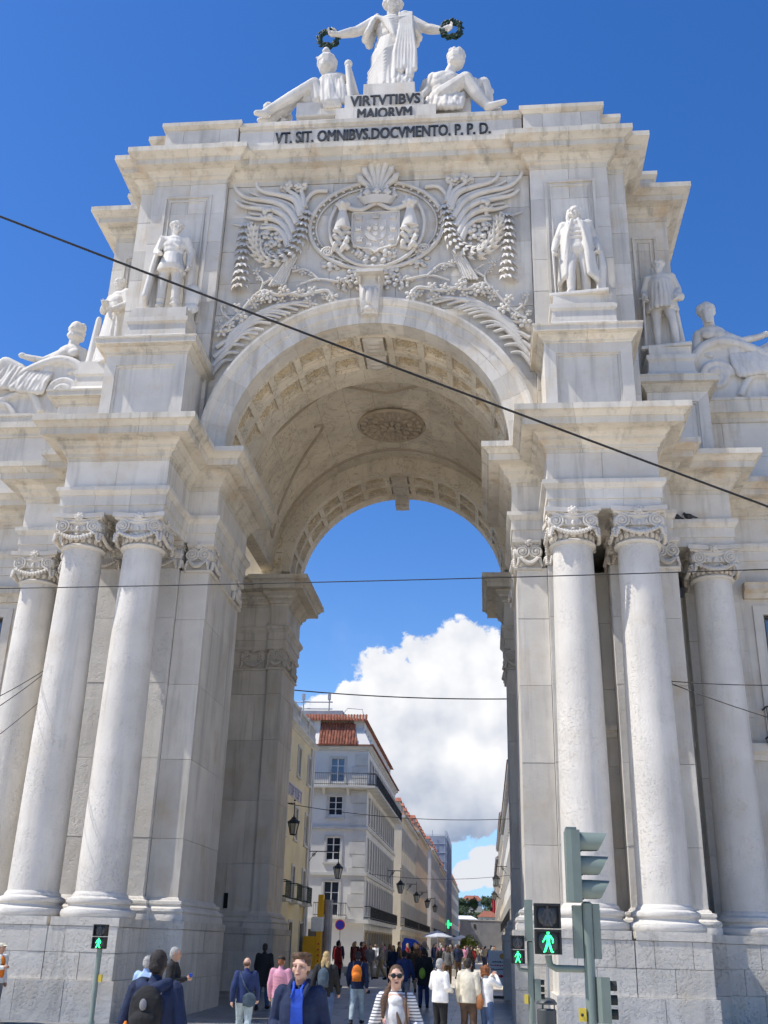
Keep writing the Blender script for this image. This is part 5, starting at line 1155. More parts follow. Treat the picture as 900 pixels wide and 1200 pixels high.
for w_ in sw_: window(T, OS, (0, 1, 0), (1, 0, 0), *w_, 3, 2, FRW, GLASS, SURR, .18, .12, simple=True)
for w_ in gs: window(T, OS, (0, 1, 0), (1, 0, 0), *w_, 1, 1, FRD, GLASS, mat('ochre_shopfront', (.42, .33, .2), .8), .25, .14, simple=True)
ob('wall_core', MB().box(-19.9, -6.5, 59.6, 85.9, -.3, 16.9), WHT, T)
facade(T, (-6, 86), (-1, 0, 0), (0, 1, 0), 14, -.3, 16.7, [], WHT)
for x0, x1 in ((-7.35, -6.02),):
    for k in range(13): ob('quoin', MB().box(x0 if k % 2 else x0+.25, x1, 58.93, 59.02, 3.3+k*1.0, 4.25+k*1.0), SURR, T)
for z in (6.65, 10.2): ob('string_course', MB().prism([(-20, 58.85), (-5.85, 58.85), (-5.85, 86), (-6.1, 86), (-6.1, 59.1), (-20, 59.1)], z, z+.22), SURR, T)
ob('string_course', MB().prism([(-20, 58.6), (-5.6, 58.6), (-5.6, 86), (-6.1, 86), (-6.1, 59.1), (-20, 59.1)], 3.1, 3.4), SURR, T)
rail(T, OF, UF, NF, fx(-13.5), fx(-5.3), 13.6, .75); rail(T, OS, (0, 1, 0), (1, 0, 0), -.2, LS, 13.6, .75, IRON, 'balcony', 1.0, True, .22)
rail(T, OF, UF, NF, fx(-9.95), fx(-7.4), 3.55, .6); rail(T, OS, (0, 1, 0), (1, 0, 0), .4, LS-.5, 3.42, .5, IRON, 'balcony', .95, False, .22)
for x in (-9.6, -7.6): ob('bracket', MB().loft([[(x-.12, 59.0, 13.45), (x+.12, 59., 13.45), (x+.12, 58.4, 13.45), (x-.12, 58.4, 13.45)], [(x-.1, 59., 12.9), (x+.1, 59., 12.9), (x+.1, 58.95, 12.9), (x-.1, 58.95, 12.9)]]), SURR, T)
cornice(T, [(-6, 86), (-6, 59), (-20, 59)], 16.5, CP, SURR)
# mansard with rows of tiles, attic storey behind it, shallow top roof
roof = ob('roof', MB().loft([[(-20, 58.75, 16.92), (-5.8, 58.75, 16.92), (-5.8, 86, 16.92), (-20, 86, 16.92)], [(-20, 59.9, 19.2), (-6.9, 59.9, 19.2), (-6.9, 86, 19.2), (-20, 86, 19.2)]]), WHT, T)
tl = MB().loft([[(.11*cos(pi*i/6), y*1.0, z+.1*sin(pi*i/6)) for i in range(7)] for y, z in ((0, 0), (.27, .5))]).mesh('roof_tile', 60); tl.materials.append(TILE)
ob('tile_bed', MB().loft([[(-10.25, 58.7, 17.05), (-6.95, 58.7, 17.05), (-6.95, 58.9, 17.05), (-10.25, 58.9, 17.05)], [(-10.25, 59.66, 18.95), (-7.35, 59.66, 18.95), (-7.35, 59.9, 18.95), (-10.25, 59.9, 18.95)]]), TILE, T)
for r in range(4):
    for k in range(13):
        x = -10.1+k*.25
        if x > -7.0-.11*r: continue
        ob('roof_tile', tl, None, roof, (x, 58.66+r*.245, 17.05+r*.475))
ob('eave', MB().box(-20, -5.55, 58.5, 58.74, 16.93, 17.0).box(-5.79, -5.55, 58.74, 86, 16.93, 17.0), TILE, roof)
facade(T, (-6.55, 59.9), (0, 1, 0), (1, 0, 0), 26, 16.95, 19.2, [(1.0+i*2.15, 1.8+i*2.15, 17.4, 18.7) for i in range(11)], WHT)
for i in range(11): window(T, (-6.55, 59.9), (0, 1, 0), (1, 0, 0), 1.0+i*2.15, 1.8+i*2.15, 17.4, 18.7, 2, 1, FRW, GLASS, None, .15, .1, simple=True)
facade(T, (-7.4, 59.6), (1, 0, 0), (0, -1, 0), .86, 16.95, 19.2, [], WHT)
facade(T, (-12.2, 59.4), (1, 0, 0), (0, -1, 0), 1.95, 16.95, 19.4, [(.5, 1.3, 17.9, 18.9)], WHT); window(T, (-12.2, 59.4), (1, 0, 0), (0, -1, 0), .5, 1.3, 17.9, 18.9, 1, 1, FRW, GLASS, SURR, .15, .1)
top = ob('top_roof', MB().loft([[(-12.4, 59.2, 19.2), (-6.2, 59.2, 19.2), (-6.2, 86, 19.2), (-12.4, 86, 19.2)], [(-12.0, 60.8, 19.95), (-9.3, 60.8, 19.95), (-9.3, 85, 19.95), (-12, 85, 19.95)]]), TILE, T)
for k in range(24): ob('roof_tile', tl, None, top, (-12.2+k*.255, 59.12, 19.12))
mb = MB()
for z in (21.2, 20.6): mb.tube([(-13.5, 61.5, z), (-9.6, 61.5, z)], .06, 5)
for x in (-12.2, -9.9): mb.tube([(x, 61.5, 19.9), (x, 61.5, 21.7)], .06, 5); mb.box(x-.12, x+.12, 61.3, 61.6, 21.4, 21.9)
mb.box(-13.2, -8.6, 61, 63, 19.9, 20.35); mb.tube([(-8.6, 61.2, 20.1), (-8.2, 61.2, 20.6), (-6.9, 61.2, 20.5), (-6.7, 61.2, 19.6)], .03, 4)
ob('roof_terrace', mb, mat('grey_metal', (.35, .36, .38), .5, .1), T)

def row_house(name, label, x, side, y0, y1, h, m, nfl, roofm=ROOFD, win=1.0, pitch=2.3, dormer=True, sh=None, front=True):
    """house in the street front; side=-1 stands on the left (faces +x), +1 on the right"""
    T = thing(name, label, 'building'); n = (-side, 0, 0); L = y1-y0; o = (x, y0)
    fh = (h-3.6)/nfl; ops = []; gr = []; k = max(2, int(L/pitch)); p = L/k
    for i in range(k):
        c = p*(i+.5)
        for f in range(nfl): z = 3.6+f*fh+.5; ops.append((c-win/2, c+win/2, z, z+min(2.1, fh-1.0)))
        gr.append((c-.6, c+.6, 0, 2.7))
    facade(T, o, (0, 1, 0), n, L, -.3, h, ops+gr, m)
    for q in ops: window(T, o, (0, 1, 0), n, *q, 2, 2, FRW, GLASS, SURR, .2, .14, simple=True)
    for q in gr: window(T, o, (0, 1, 0), n, *q, 1, 1, FRD, GLASS, None, .25, simple=True)
    xa, xb = (x, x+side*12); lo, hi = min(xa, xb), max(xa, xb)
    if front:
        fo = [(a, b, z0, z1) for a, b in ((8.8, 10), (5.2, 6.4)) for z0, z1 in [(3.6+f*fh+.5, 3.6+f*fh+.5+min(2.1, fh-1)) for f in range(nfl)]]
        facade(T, (lo, y0), (1, 0, 0), (0, -1, 0), hi-lo, -.3, h, fo, m)
        for q in fo: window(T, (lo, y0), (1, 0, 0), (0, -1, 0), *q, 2, 2, FRW, GLASS, SURR, .2, .14, simple=True)
    ob('wall_core', MB().box(lo+.5, hi-.5, y0+.5, y1-.2, -.3, h), m, T)
    ob('band', MB().box(min(x, x-side*.15), max(x, x-side*.15), y0, y1, 3.2, 3.5), SURR, T)
    ob('cornice', MB().box(min(x, x-side*.4), max(x, x-side*.4), y0-.3, y1+.1, h-.3, h+.05), SURR, T)
    rf = ob('roof', MB().loft([[(lo-.5, y0-.3, h+.05), (hi+.5, y0-.3, h+.05), (hi+.5, y1+.1, h+.05), (lo-.5, y1+.1, h+.05)], [(lo+3.2, y0+1.5, h+2.6), (hi-3.2, y0+1.5, h+2.6), (hi-3.2, y1-1.5, h+2.6), (lo+3.2, y1-1.5, h+2.6)]]), roofm, T)
    if dormer:
        for i in range(0, k, 2):
            c = y0+p*(i+.5); xx = x+side*.3
            d_ = MB().box(min(xx, xx+side*2), max(xx, xx+side*2), c-.7, c+.7, h+.06, h+1.7); ob('dormer', d_, m, T)
            ob('dormer_roof', MB().loft([[(xx-side*.15, c-.9, h+1.7), (xx+side*2.2, c-.9, h+1.7), (xx+side*2.2, c+.9, h+1.7), (xx-side*.15, c+.9, h+1.7)], [(xx, c-.05, h+2.2), (xx+side*2.2, c-.05, h+2.2), (xx+side*2.2, c+.05, h+2.2), (xx, c+.05, h+2.2)]]), TILE, T)
            window(T, (xx, c-.5), (0, 1, 0), n, .1, .9, h+.3, h+1.4, 1, 1, FRW, GLASS, None, .05, simple=True)
    for i in range(2):
        c = y0+L*(.3+.4*i); ob('chimney', MB().box(x+side*2.5-.4, x+side*2.5+.4, c-.5, c+.5, h+.5, h+3.4), m, rf)
    rail(T, o, (0, 1, 0), n, .3, L-.3, 3.5, .5, IRON, 'balcony', .95, False, .3)
    return T
row_house('town_house', 'cream town house beyond the white corner building, left street front', -6, -1, 96, 122, 15.5, CRM, 3)
row_house('town_house', 'rose beige town house, third block along the left street front', -6, -1, 122.2, 152, 16.5, PNK, 3)
row_house('town_house', 'pale grey town house further down the left street front', -6, -1, 163, 195, 17.5, GRY, 4, ROOFD, 1.0, 2.6)
row_house('town_house', 'cream town house in front of the scaffold tower, left side', -6, -1, 195.2, 226, 17, CRM, 4, ROOFD, 1.0, 2.8)
row_house('town_house', 'last narrow town house at the far end of the left front', -6, -1, 268, 350, 19, CRM, 4, ROOFD, 1.0, 4)
row_house('town_house', 'white sunlit town house nearest on the right street front', 6, 1, 60, 118, 16, WHT, 3, ROOFD, 1.0, 2.8)
row_house('town_house', 'cream sunlit town house in the middle of the right front', 6, 1, 118.3, 175, 18.5, CRM, 4, TILE, 1.0, 3.2)
row_house('town_house', 'beige town house with red roof at the far right end', 6, 1, 187, 290, 18, PNK, 4, TILE, 1.0, 4)
row_house('town_house', 'yellow plastered building behind the right pier', 8.6, 1, 17.2, 47, 14.5, YEL, 3, ROOFD, 1.0, 4, False, None, False)
# scaffolded tower
T = thing('scaffold_building', 'tall building wrapped in grey scaffolding netting on the left', 'building')
ob('wall', MB().box(-18, -6.3, 228, 262, -.3, 25.5), GRY, T); net = mat('grey_blue_netting', (.30, .34, .40), .8, .2, .4)
for z in range(0, 27, 2):
    mb = MB().tube([(-5.6, 227.5, z), (-5.6, 262.5, z)], .06, 4).tube([(-18, 227.3, z), (-5.6, 227.3, z)], .06, 4); ob('scaffold_rail', mb, net, T)
for i in range(10): ob('scaffold_pole', MB().tube([(-5.6, 227.5+i*3.8, -.3), (-5.6, 227.5+i*3.8, 27)], .07, 4), net, T)
for i in range(5): ob('scaffold_pole', MB().tube([(-18+i*3, 227.3, -.3), (-18+i*3, 227.3, 27)], .07, 4), net, T)
ob('netting', MB().box(-18, -6.0, 227.7, 227.75, 3, 25.8).box(-5.98, -5.93, 227.7, 262, 3, 25.8), net, T)
# hill with trees and houses at the end of the street
LEAF1 = mat('dark_foliage', (.045, .075, .032), .8, .5, .25); LEAF2 = mat('mid_foliage', (.07, .105, .045), .8, .5, .25); BARK = mat('bark', (.10, .075, .05), .9, .3)
HILLM = mat('scrubby_hill', (.10, .11, .06), .95, .4, .05)
mb = MB(); vs = []; fs = []; nx, ny = 26, 14
def hz(x, y): return -1+max(0, (y-430)/260)*23*math.exp(-((x-15)/260)**2)+2.5*sin(x*.05)+2*sin(y*.04+x*.02)
for j in range(ny):
    for i in range(nx): x = -330+i*26; y = 425+j*26; vs.append((x, y, hz(x, y) if j else -3))
for j in range(ny-1):
    for i in range(nx-1): a = j*nx+i; fs.append((a, a+1, a+nx+1, a+nx))
struct('hill', mb.add(vs, fs), HILLM, 60)
def crown_mesh(seed, n=900, rx=3.2, rz=3.6, leaf=.42):
    rn = random.Random(seed); mb = MB(); lobes = [(V((rn.uniform(-1, 1)*rx*.6, rn.uniform(-1, 1)*rx*.6, rn.uniform(-.5, .6)*rz)), rn.uniform(.35, .6)) for _ in range(9)]
    for i in range(n):
        c, r = rn.choice(lobes); d = V((rn.gauss(0, 1), rn.gauss(0, 1), rn.gauss(0, 1))).normalized()*rn.uniform(.7, 1.05); p = c+V((d.x*r*rx, d.y*r*rx, d.z*r*rz))
        a = V((rn.gauss(0, 1), rn.gauss(0, 1), rn.gauss(0, 1))).normalized(); b = a.orthogonal().normalized(); s = leaf*rn.uniform(.6, 1.3)
        mb.add([p-a*s, p+b*s*.55, p+a*s, p-b*s*.55], [(0, 1, 2, 3)])
    return mb.mesh('crown')
CR = [crown_mesh(i) for i in range(4)]
def tree(label, x, y, z, s, k, m, group=None, cat='tree'):
    t = thing('tree', label, cat, (x, y, z), k*1.3, group); t.scale = (s, s, s)
    ob('trunk', MB().tube([(0, 0, -1), (.1, 0, 1.2), (0, .1, 2.8), (.2, 0, 4.5)], [.35, .28, .22, .1], 7).tube([(0, .1, 2.6), (.9, .2, 4), (1.4, .3, 5)], [.15, .1, .05], 5).tube([(0, .1, 2.4), (-.9, -.2, 3.8), (-1.3, -.3, 4.8)], [.15, .1, .05], 5), BARK, t)
    ob('crown', CR[k % 4], m, t, (0, 0, 5.2)); return t
# one label, one group: trees of the wooded slope that nothing sets apart
rn = random.Random(5)
for i in range(60):
    x = rn.uniform(-30, 22); y = rn.uniform(560, 690); tree('green tree in the wooded slope above the end of the street', x, y, hz(x, y)-.5, rn.uniform(.85, 1.3), i, LEAF1 if i % 3 else LEAF2, 'trees on the far slope')
def hill_house(label, x, y, z, w, d, h, m, rm, roofh=2.5):
    T = thing('hill_house', label, 'house', (x, y, z)); 
    ops = [(1.2+i*2.6, 2.4+i*2.6, h-2.6, h-1.0) for i in range(int((w-1)/2.6))]
    facade(T, (-w/2, 0), (1, 0, 0), (0, -1, 0), w, -6, h, ops, m); ob('wall_core', MB().box(-w/2+.3, w/2, .4, d, -6, h), m, T)
    for q in ops: window(T, (-w/2, 0), (1, 0, 0), (0, -1, 0), *q, 1, 1, FRW, GLASS, None, .2, simple=True)
    ob('roof', MB().loft([[(-w/2-.6, -.6, h), (w/2+.6, -.6, h), (w/2+.6, d+.6, h), (-w/2-.6, d+.6, h)], [(-w/2+2.5, d/2-.2, h+roofh), (w/2-2.5, d/2-.2, h+roofh), (w/2-2.5, d/2+.2, h+roofh), (-w/2+2.5, d/2+.2, h+roofh)]]), rm, T)
hill_house('white house with red hipped roof at the top of the far hill', -6, 680, 25, 13, 10, 4.2, WHT, TILE, 3.2)
hill_house('small yellow house at the top left of the far hill', -22, 680, 25, 8, 8, 5, YEL, TILE, 2.5)
hill_house('large white low building below the far wooded slope', -8, 470, 5.5, 14, 12, 7.6, mat('bright_white_render', (.78, .78, .78), .9), mat('white_flat_roof', (.72, .72, .74), .9), 1.6)
hill_house('house with red roof right of the large white building', 4, 480, 10, 9, 9, 4.5, CRM, TILE, 2.6)
hill_house('low house with red roof left below the large white building', -10, 430, 2, 9, 9, 6.2, CRM, TILE, 2.4)
hill_house('beige house with brown roof closing the end of the street', 0, 415, 0, 13, 9, 6.6, GRY, ROOFD, 2.6)
# ------------------------------------------------------------ street furniture
TLG = mat('grey_green_signal_paint', (.165, .205, .178), .45, .08, 3); TLD = mat('black_signal_housing', (.012, .013, .014), .45, .1); LENSOFF = mat('unlit_lens', (.03, .032, .038), .25, .1, spec=.6)
GREENL = mat('lit_green_walker', (.05, .9, .3), .5, 0, emit=(.04, .9, .25, 1.6)); YBOX = mat('yellow_button_box', (.55, .42, .05), .5, .1); VIS = mat('visor_inside', (.02, .025, .022), .8)
def walker(parent, x, y, z, h, m, name='walker'):
    mb = MB(); s = h/1.9
    mb.ell((x, y, z+1.74*s), (.14*s, .012, .15*s), 8, 6)
    for a, b, ra, rb in (((0, 1.5), (0, .95), .2, .14), ((.02, .95), (.3, .1), .11, .09), ((-.02, .95), (-.34, .12), .11, .09), ((.3, .1), (.45, .08), .07, .06), ((-.34, .12), (-.46, .06), .07, .06), ((.16, 1.5), (.42, 1.15), .08, .07), ((.42, 1.15), (.4, .85), .06, .06), ((-.16, 1.5), (-.36, 1.15), .08, .07), ((-.36, 1.15), (-.52, .92), .06, .06)):
        p, q = V((a[0], a[1])), V((b[0], b[1])); t = (q-p).normalized(); nn = V((-t.y, t.x))
        pl = [p+nn*ra, q+nn*rb, q+t*rb*.5, q-nn*rb, p-nn*ra, p-t*ra*.5]; mb.slab([(x+v.x*s, z+v.y*s) for v in pl], y-.006-.001*len(mb.v)/40, y+.01)
    return ob(name, mb, m, parent)
def ped_head(T, x, y, z, w, h, lit=True):
    """two-aspect pedestrian head facing -y; x,z = centre bottom"""
    g = w/2
    for k in (0, 1):
        z0 = z+k*h/2; mb = MB().box(x-g, x+g, y, y+.13, z0+.006, z0+h/2-.006)
        for a in ((x-g, x-g+.02, z0+.006, z0+h/2-.006), (x+g-.02, x+g, z0+.006, z0+h/2-.006), (x-g+.02, x+g-.02, z0+h/2-.03, z0+h/2-.006)): mb.box(a[0], a[1], y-.07, y, a[2], a[3])
        ob('signal_housing', mb, TLD, T); R = min(w, h/2)*.42
        o = ob('lens', MB().lathe([(0.01, 0), (R*.7, 0), (R, .006), (R, .02), (.01, .02)], 24), LENSOFF, T, (x, y-.022, z0+h/4)); o.rotation_euler = (-pi/2, 0, 0)
    walker(T, x, y-.04, z+h*.04, h*.42, GREENL, 'green_walker'); walker(T, x, y-.036, z+h*.54, h*.42, mat('dim_walker', (.06, .062, .07), .5), 'unlit_walker')
def veh_head(T, x, y, z, h, s=1.0, d=1):
    """three-aspect head facing +x with tunnel visors; x = back, z = bottom"""
    mb = MB(); n = 8; w = .14*s
    mb.prism([(x, y-w), (x+.06*s*d, y-w*1.05), (x+.15*s*d, y-w*.95), (x+.15*s*d, y+w*.95), (x+.06*s*d, y+w*1.05), (x, y+w)], z, z+h); mb.prism([(x+.01, y-w*.7), (x+.12*s*d, y-w*.7), (x+.12*s*d, y+w*.7), (x+.01, y+w*.7)], z+h, z+h+.03)
    ob('signal_head', mb, TLG, T)
    for k in range(3):
        zc = z+h*(k+.5)/3; R = h/6*.9; L0 = .30*s; rings = []
        for t, q in ((0, 0), (.5, 0), (1, 1)):
            rings.append([(x+.15*s*d+L0*t*d*(1 if q == 0 else (.8+.2*sin(a))), y+R*(1-.06*t)*cos(a), zc+R*(1-.06*t)*sin(a)) for a in [rad(-50+i*280/18) for i in range(19)]])
        inner = [[(p[0]-.002, y+(p[1]-y)*.95, zc+(p[2]-zc)*.95) for p in r] for r in rings]
        ob('visor', MB().loft(rings, close=False, caps=False).loft(inner, close=False, caps=False), TLG, T, smooth=60)
        o = ob('lens', MB().lathe([(.01, 0), (R*.9, 0), (R*.9, .02), (.01, .03)], 20), LENSOFF, T, (x+.151*s*d, y, zc)); o.rotation_euler = (0, pi/2*d, 0)
def pole(T, x, y, z0, z1, r, name='pole'): return ob(name, MB().lathe([(r*1.4, z0), (r*1.4, z0+.25), (r, z0+.28), (r, z1), (r*.6, z1+.02)], 16, (x, y, 0)), TLG, T, smooth=40)
T = thing('traffic_light', 'tall grey-green traffic light with three hooded lamps and lit green walker', 'traffic light'); x, y = 4.76, -16
pole(T, x, y, -.3, 2.05, .056); veh_head(T, x-.2, y, 2.06, .72, 1.0)
ob('control_box', MB().box(x-.15, x-.057, y-.04, y+.1, 1.52, 2.03).box(x+.057, x+.13, y-.02, y+.12, 1.52, 2.05), TLG, T)
ped_head(T, 4.345, y-.05, 1.545, .27, .5); ob('arm', MB().tube([(4.345, y+.02, 1.54), (4.36, y+.02, 1.45), (4.42, y+.02, 1.42), (x, y+.02, 1.42)], .035, 8), TLG, T, smooth=60)
mb = MB().prism([(x+.06, y-.05), (x+.1, y-.08), (x+.19, y-.07), (x+.19, y+.07), (x+.1, y+.08), (x+.06, y+.05)], .93, 1.35); ob('repeater_head', mb, TLG, T)
for k in range(3):
    R = .05; zc = 1.01+k*.13; o = ob('visor', MB().loft([[(x+.19+t, y+R*cos(a), zc+R*sin(a)) for a in [rad(-60+i*300/12) for i in range(13)]] for t in (0, .07)], close=False, caps=False), VIS, T)
ob('button_box', MB().box(x-.13, x-.058, y-.05, y+.03, .94, 1.06), YBOX, T); ob('button', MB().ell((x-.1, y-.055, 1.0), (.015, .012, .015), 8, 6), VIS, T)
T = thing('traffic_light', 'smaller pedestrian light on slim grey-green pole before the right pier', 'traffic light'); x, y = 4.56, -5.5
pole(T, x, y, -.3, 1.72, .065); ob('signal_back', MB().prism([(x-.1, y-.08), (x+.06, y-.08), (x+.06, y+.08), (x-.1, y+.08)], 1.74, 2.5), TLG, T)
ped_head(T, 4.31, y-.1, 1.32, .27, .52); ob('arm', MB().tube([(4.31, y, 1.32), (4.34, y, 1.22), (x, y, 1.2)], .035, 8), TLG, T)
mb = MB().prism([(x+.06, y-.07), (x+.18, y-.07), (x+.18, y+.07), (x+.06, y+.07)], .68, 1.06); ob('repeater_head', mb, TLG, T)
for k in range(3): ob('visor', MB().loft([[(x+.18+t, y+.05*cos(a), .75+k*.125+.05*sin(a)) for a in [rad(-60+i*300/12) for i in range(13)]] for t in (0, .07)], close=False, caps=False), VIS, T)
ob('button_box', MB().box(x-.14, x-.066, y-.06, y+.03, .62, .78), YBOX, T)
T = thing('traffic_light', 'pedestrian light with green walker on leaning pole before the left pedestal', 'traffic light'); x, y = -4.62, -4.2
pole(T, x, y, -.3, 1.36, .055); ped_head(T, x, y-.1, 1.36, .28, .5); ob('button_box', MB().box(x+.06, x+.13, y-.05, y+.03, .72, .86), YBOX, T)
# litter bin
T = thing('litter_bin', 'dark grey litter bin with domed lid beside the slim pole', 'bin'); x, y = 4.86, -5.1; BIN = mat('dark_grey_bin', (.055, .065, .07), .5, .1)
ob('bin_body', MB().lathe([(.01, -.3), (.16, -.3), (.18, -.25), (.19, .5), (.17, .52), (.01, .5)], 20, (x, y, 0)), BIN, T, smooth=40)
ob('lid', MB().lathe([(.01, .6), (.2, .6), (.205, .63), (.16, .69), (.08, .72), (.01, .725)], 20, (x, y, 0)), BIN, T, smooth=40)
for a in range(3): ob('lid_post', MB().tube([(x+.15*cos(a*2.1), y+.15*sin(a*2.1), .5), (x+.15*cos(a*2.1), y+.15*sin(a*2.1), .62)], .012, 6), BIN, T)
tag(ob('steel_post', MB().lathe([(.03, -.3), (.03, 1.72), (.01, 1.74)], 10, (4.93, -4.6, 0)), mat('galvanised_steel', (.4, .4, .4), .4, .1, metal=.6)), 'thin galvanised post rising behind the litter bin', 'post')

# overhead cables
WIRE = mat('black_cable', (.015, .015, .016), .6, .1)
def cable(label, a, b, r, sag=.3, ext=0):
    a, b = V(a), V(b); d = b-a; a = a-d*ext; b = b+d*ext
    pts = [a.lerp(b, i/24)+V((0, 0, -sag*4*(i/24)*(1-i/24))) for i in range(25)]
    tag(ob('overhead_cable', MB().tube(pts, r, 6), WIRE, smooth=60), label, 'cable')
cable('thick black cable slanting across the attic and the arch', (-6.91, -10, 16.44), (10.06, -6, 10.85), .026, .12, .35)
cable('thin cable strung level across the columns', (-7.41, -6, 9.05), (9.88, -6, 9.38), .012, .12, .35)
cable('dark cable behind the arch above the white corner building', (-8.6, 23, 13.62), (8.6, 23, 13.05), .03, .35)
cable('thin cable over the street at lamp bracket height', (-8.6, 38, 9.6), (8.6, 44, 9.85), .022, .6)
cable('fine cable over the street at the level of the street lamps', (-6, 62, 7.0), (6, 66, 7.4), .02, .4)
cable('cable rising to the right from the right column pair', (8.7, .25, 8.35), (10.49, -3, 7.47), .013, .03, 0); cable('cable running level to the right from the column pair', (8.7, .25, 8.3), (10.39, -3, 6.68), .013, .03, 0)
cable('upper of the short cables at the left column', (-8.75, .1, 8.6), (-8.54, -3, 7.08), .011, .03); cable('lower of the short cables at the left column', (-8.75, .1, 8.5), (-8.49, -3, 6.82), .011, .03)
cable('lowest short cable behind the outer left column', (-8.75, .1, 7.7), (-8.36, -3, 6.1), .009, .02)
ob('cable_hook', MB().ell((8.73, .25, 8.33), .05, 8, 6), WIRE, ARCH)

# wall lanterns
LG = mat('lantern_glass', (.35, .36, .33), .2, .1, spec=.6)
LM = {}
def lantern_parts():
    fr = MB(); 
    for i in range(6):
        a = pi/3*i; fr.tube([(.15*cos(a), .15*sin(a), -.8), (.27*cos(a), .27*sin(a), -.28)], .018, 4)
    fr.lathe([(.02, -.86), (.16, -.84), (.17, -.8), (.05, -.79)], 6); fr.lathe([(.3, -.28), (.31, -.25), (.2, -.1), (.12, -.06), (.13, 0), (.05, .04), (.03, .12), (.01, .12)], 6)
    for i in range(6): a = pi/3*i; fr.ell((.28*cos(a), .28*sin(a), -.2), (.03, .03, .06), 5, 4)
    LM['frame'] = fr.mesh('frame'); LM['frame'].materials.append(IRON)
    LM['glass'] = MB().lathe([(.01, -.78), (.14, -.78), (.25, -.29), (.01, -.29)], 6).mesh('glass'); LM['glass'].materials.append(LG)
lantern_parts()
def lantern(label, x, y, z, wallx, s=1.35, ornate=False):
    t = thing('wall_lantern', label, 'street lamp', (x, y, z), 0, 'iron lanterns along the street'); t.scale = (s, s, s)
    ob('frame', LM['frame'], None, t); ob('glass', LM['glass'], None, t)
    d = (wallx-x)/s; sg_ = 1 if d > 0 else -1
    b = MB().tube([(0, 0, .1), (0, 0, .75)], .025, 5).tube([(0, 0, .7), (d, 0, .7)], .03, 5).tube([(d, 0, -.2), (d, 0, .9)], .03, 5)
    c = [(d-sg_*.1-sg_*.5*i/10, 0, .7-.55*(1-i/10)**1.5) for i in range(11)]; b.tube(c, .022, 5); b.ell((0, 0, .85), .05, 6, 5)
    if ornate or True: b.tube([(d-sg_*.35+.13*(1-i/20)*cos(i*.7), 0, .5+.13*(1-i/20)*sin(i*.7)) for i in range(18)], .018, 4)
    ob('bracket', b, IRON, t)
lantern('iron lantern bracketed from the yellow building, nearest the arch pier', -7.35, 33.3, 8.25, -8.6, 1.15)
lantern('iron lantern on ornate bracket in front of the white corner building', -6.45, 46.4, 6.65, -8.6, 1.15)
for y, z, lab in ((79, 7.4, 'first iron lantern on the left front, against the white corner building'), (104, 7.5, 'second iron lantern along the left street front'), (128, 7.7, 'third iron lantern along the left street front'), (151, 7.8, 'fourth and farthest iron lantern on the left street front')): lantern(lab, -4.7, y, z, -6, 1.35)
for y, z, lab in ((92, 8.9, 'nearest iron lantern on the right street front'), (128, 8.9, 'second iron lantern on the right street front'), (165, 9.2, 'farthest iron lantern on the right street front')): lantern(lab, 4.75, y, z, 6, 1.35)

# pigeons on the architrave ledge
for px, lab, a in ((9.72, 'left one of two dark pigeons perched on the right ledge', .2), (10.1, 'right one of two dark pigeons perched on the right ledge', -.3)):
    mb = MB(); mb.ell((0, 0, .12), (.15, .08, .09), 10, 7, Matrix.Rotation(.35, 3, 'Y')); mb.ell((-.13, 0, .22), (.05, .045, .055), 8, 6); mb.cap((-.08, 0, .14), (-.12, 0, .2), .05, .04, 8); mb.cap((.1, 0, .1), (.27, 0, .03), .045, .02, 8); mb.cap((-.17, 0, .22), (-.2, 0, .215), .012, .006, 5)
    for s in (-.03, .03): mb.cap((0, s, .06), (0, s, 0), .012, .012, 5)
    mb.v = [(v[0]*.95, v[1]*.95, v[2]*.95) for v in mb.v]
    me = fuse(mb, .012, 1, 'pigeon'); me.materials.append(mat('slate_pigeon', (.035, .037, .042), .6, .3, 12)); t = ob('pigeon', me, None, None, (px, 2.46, 13.962)); t.rotation_euler = (0, 0, a); tag(t, lab, 'pigeon', 'pigeons on the ledge')

# things at street level behind the arch
YP = mat('yellow_plastic', (.75, .42, .02), .5, .08); WP = mat('white_plastic', (.7, .74, .76), .5, .08); BL = mat('blue_sign', (.03, .03, .3), .4, .05); RD = mat('red_paint', (.5, .03, .03), .5, .1)
T = thing('site_barrier', 'yellow and white plastic construction hoarding post beside the yellow building', 'barrier', (-7.7, 45.5, 0))
ob('lower_post', MB().box(-.75, .1, -.3, .3, 0, 2.0).box(.12, .45, -.3, .3, 0, 2.3), YP, T); ob('white_collar', MB().box(-.25, .5, -.32, .32, 2.31, 3.2), WP, T); ob('upper_post', MB().box(.15, .5, -.25, .25, 3.21, 4.6), YP, T); ob('grey_chute', MB().tube([(.8, .3, 0), (.8, .3, 4.3)], .28, 10), mat('grey_chute', (.3, .3, .32), .7, .15), T)
for k in range(4): ob('red_knob', MB().ell((.3, -.33, .5+k*.35), (.06, .04, .06), 8, 6), RD, T)
T = thing('road_sign', 'round blue no parking sign with red rim before the white building', 'sign', (-6.9, 52, 0))
ob('post', MB().lathe([(.04, 0), (.04, 3.2), (.01, 3.2)], 8), mat('galvanised_steel', (.4, .4, .4)), T)
o = ob('rim', MB().lathe([(.01, 0), (.36, 0), (.36, .03), (.01, .03)], 24), RD, T, (0, -.08, 2.85)); o.rotation_euler = (pi/2, 0, 0)
o = ob('disc', MB().lathe([(.01, 0), (.3, 0), (.3, .012), (.01, .012)], 24), BL, T, (0, -.111, 2.85)); o.rotation_euler = (pi/2, 0, 0)
T = thing('sandwich_board', 'grey advertising board with orange disc and red arrow beside the right pier', 'sign', (4.13, 14.6, gz(14.6)))
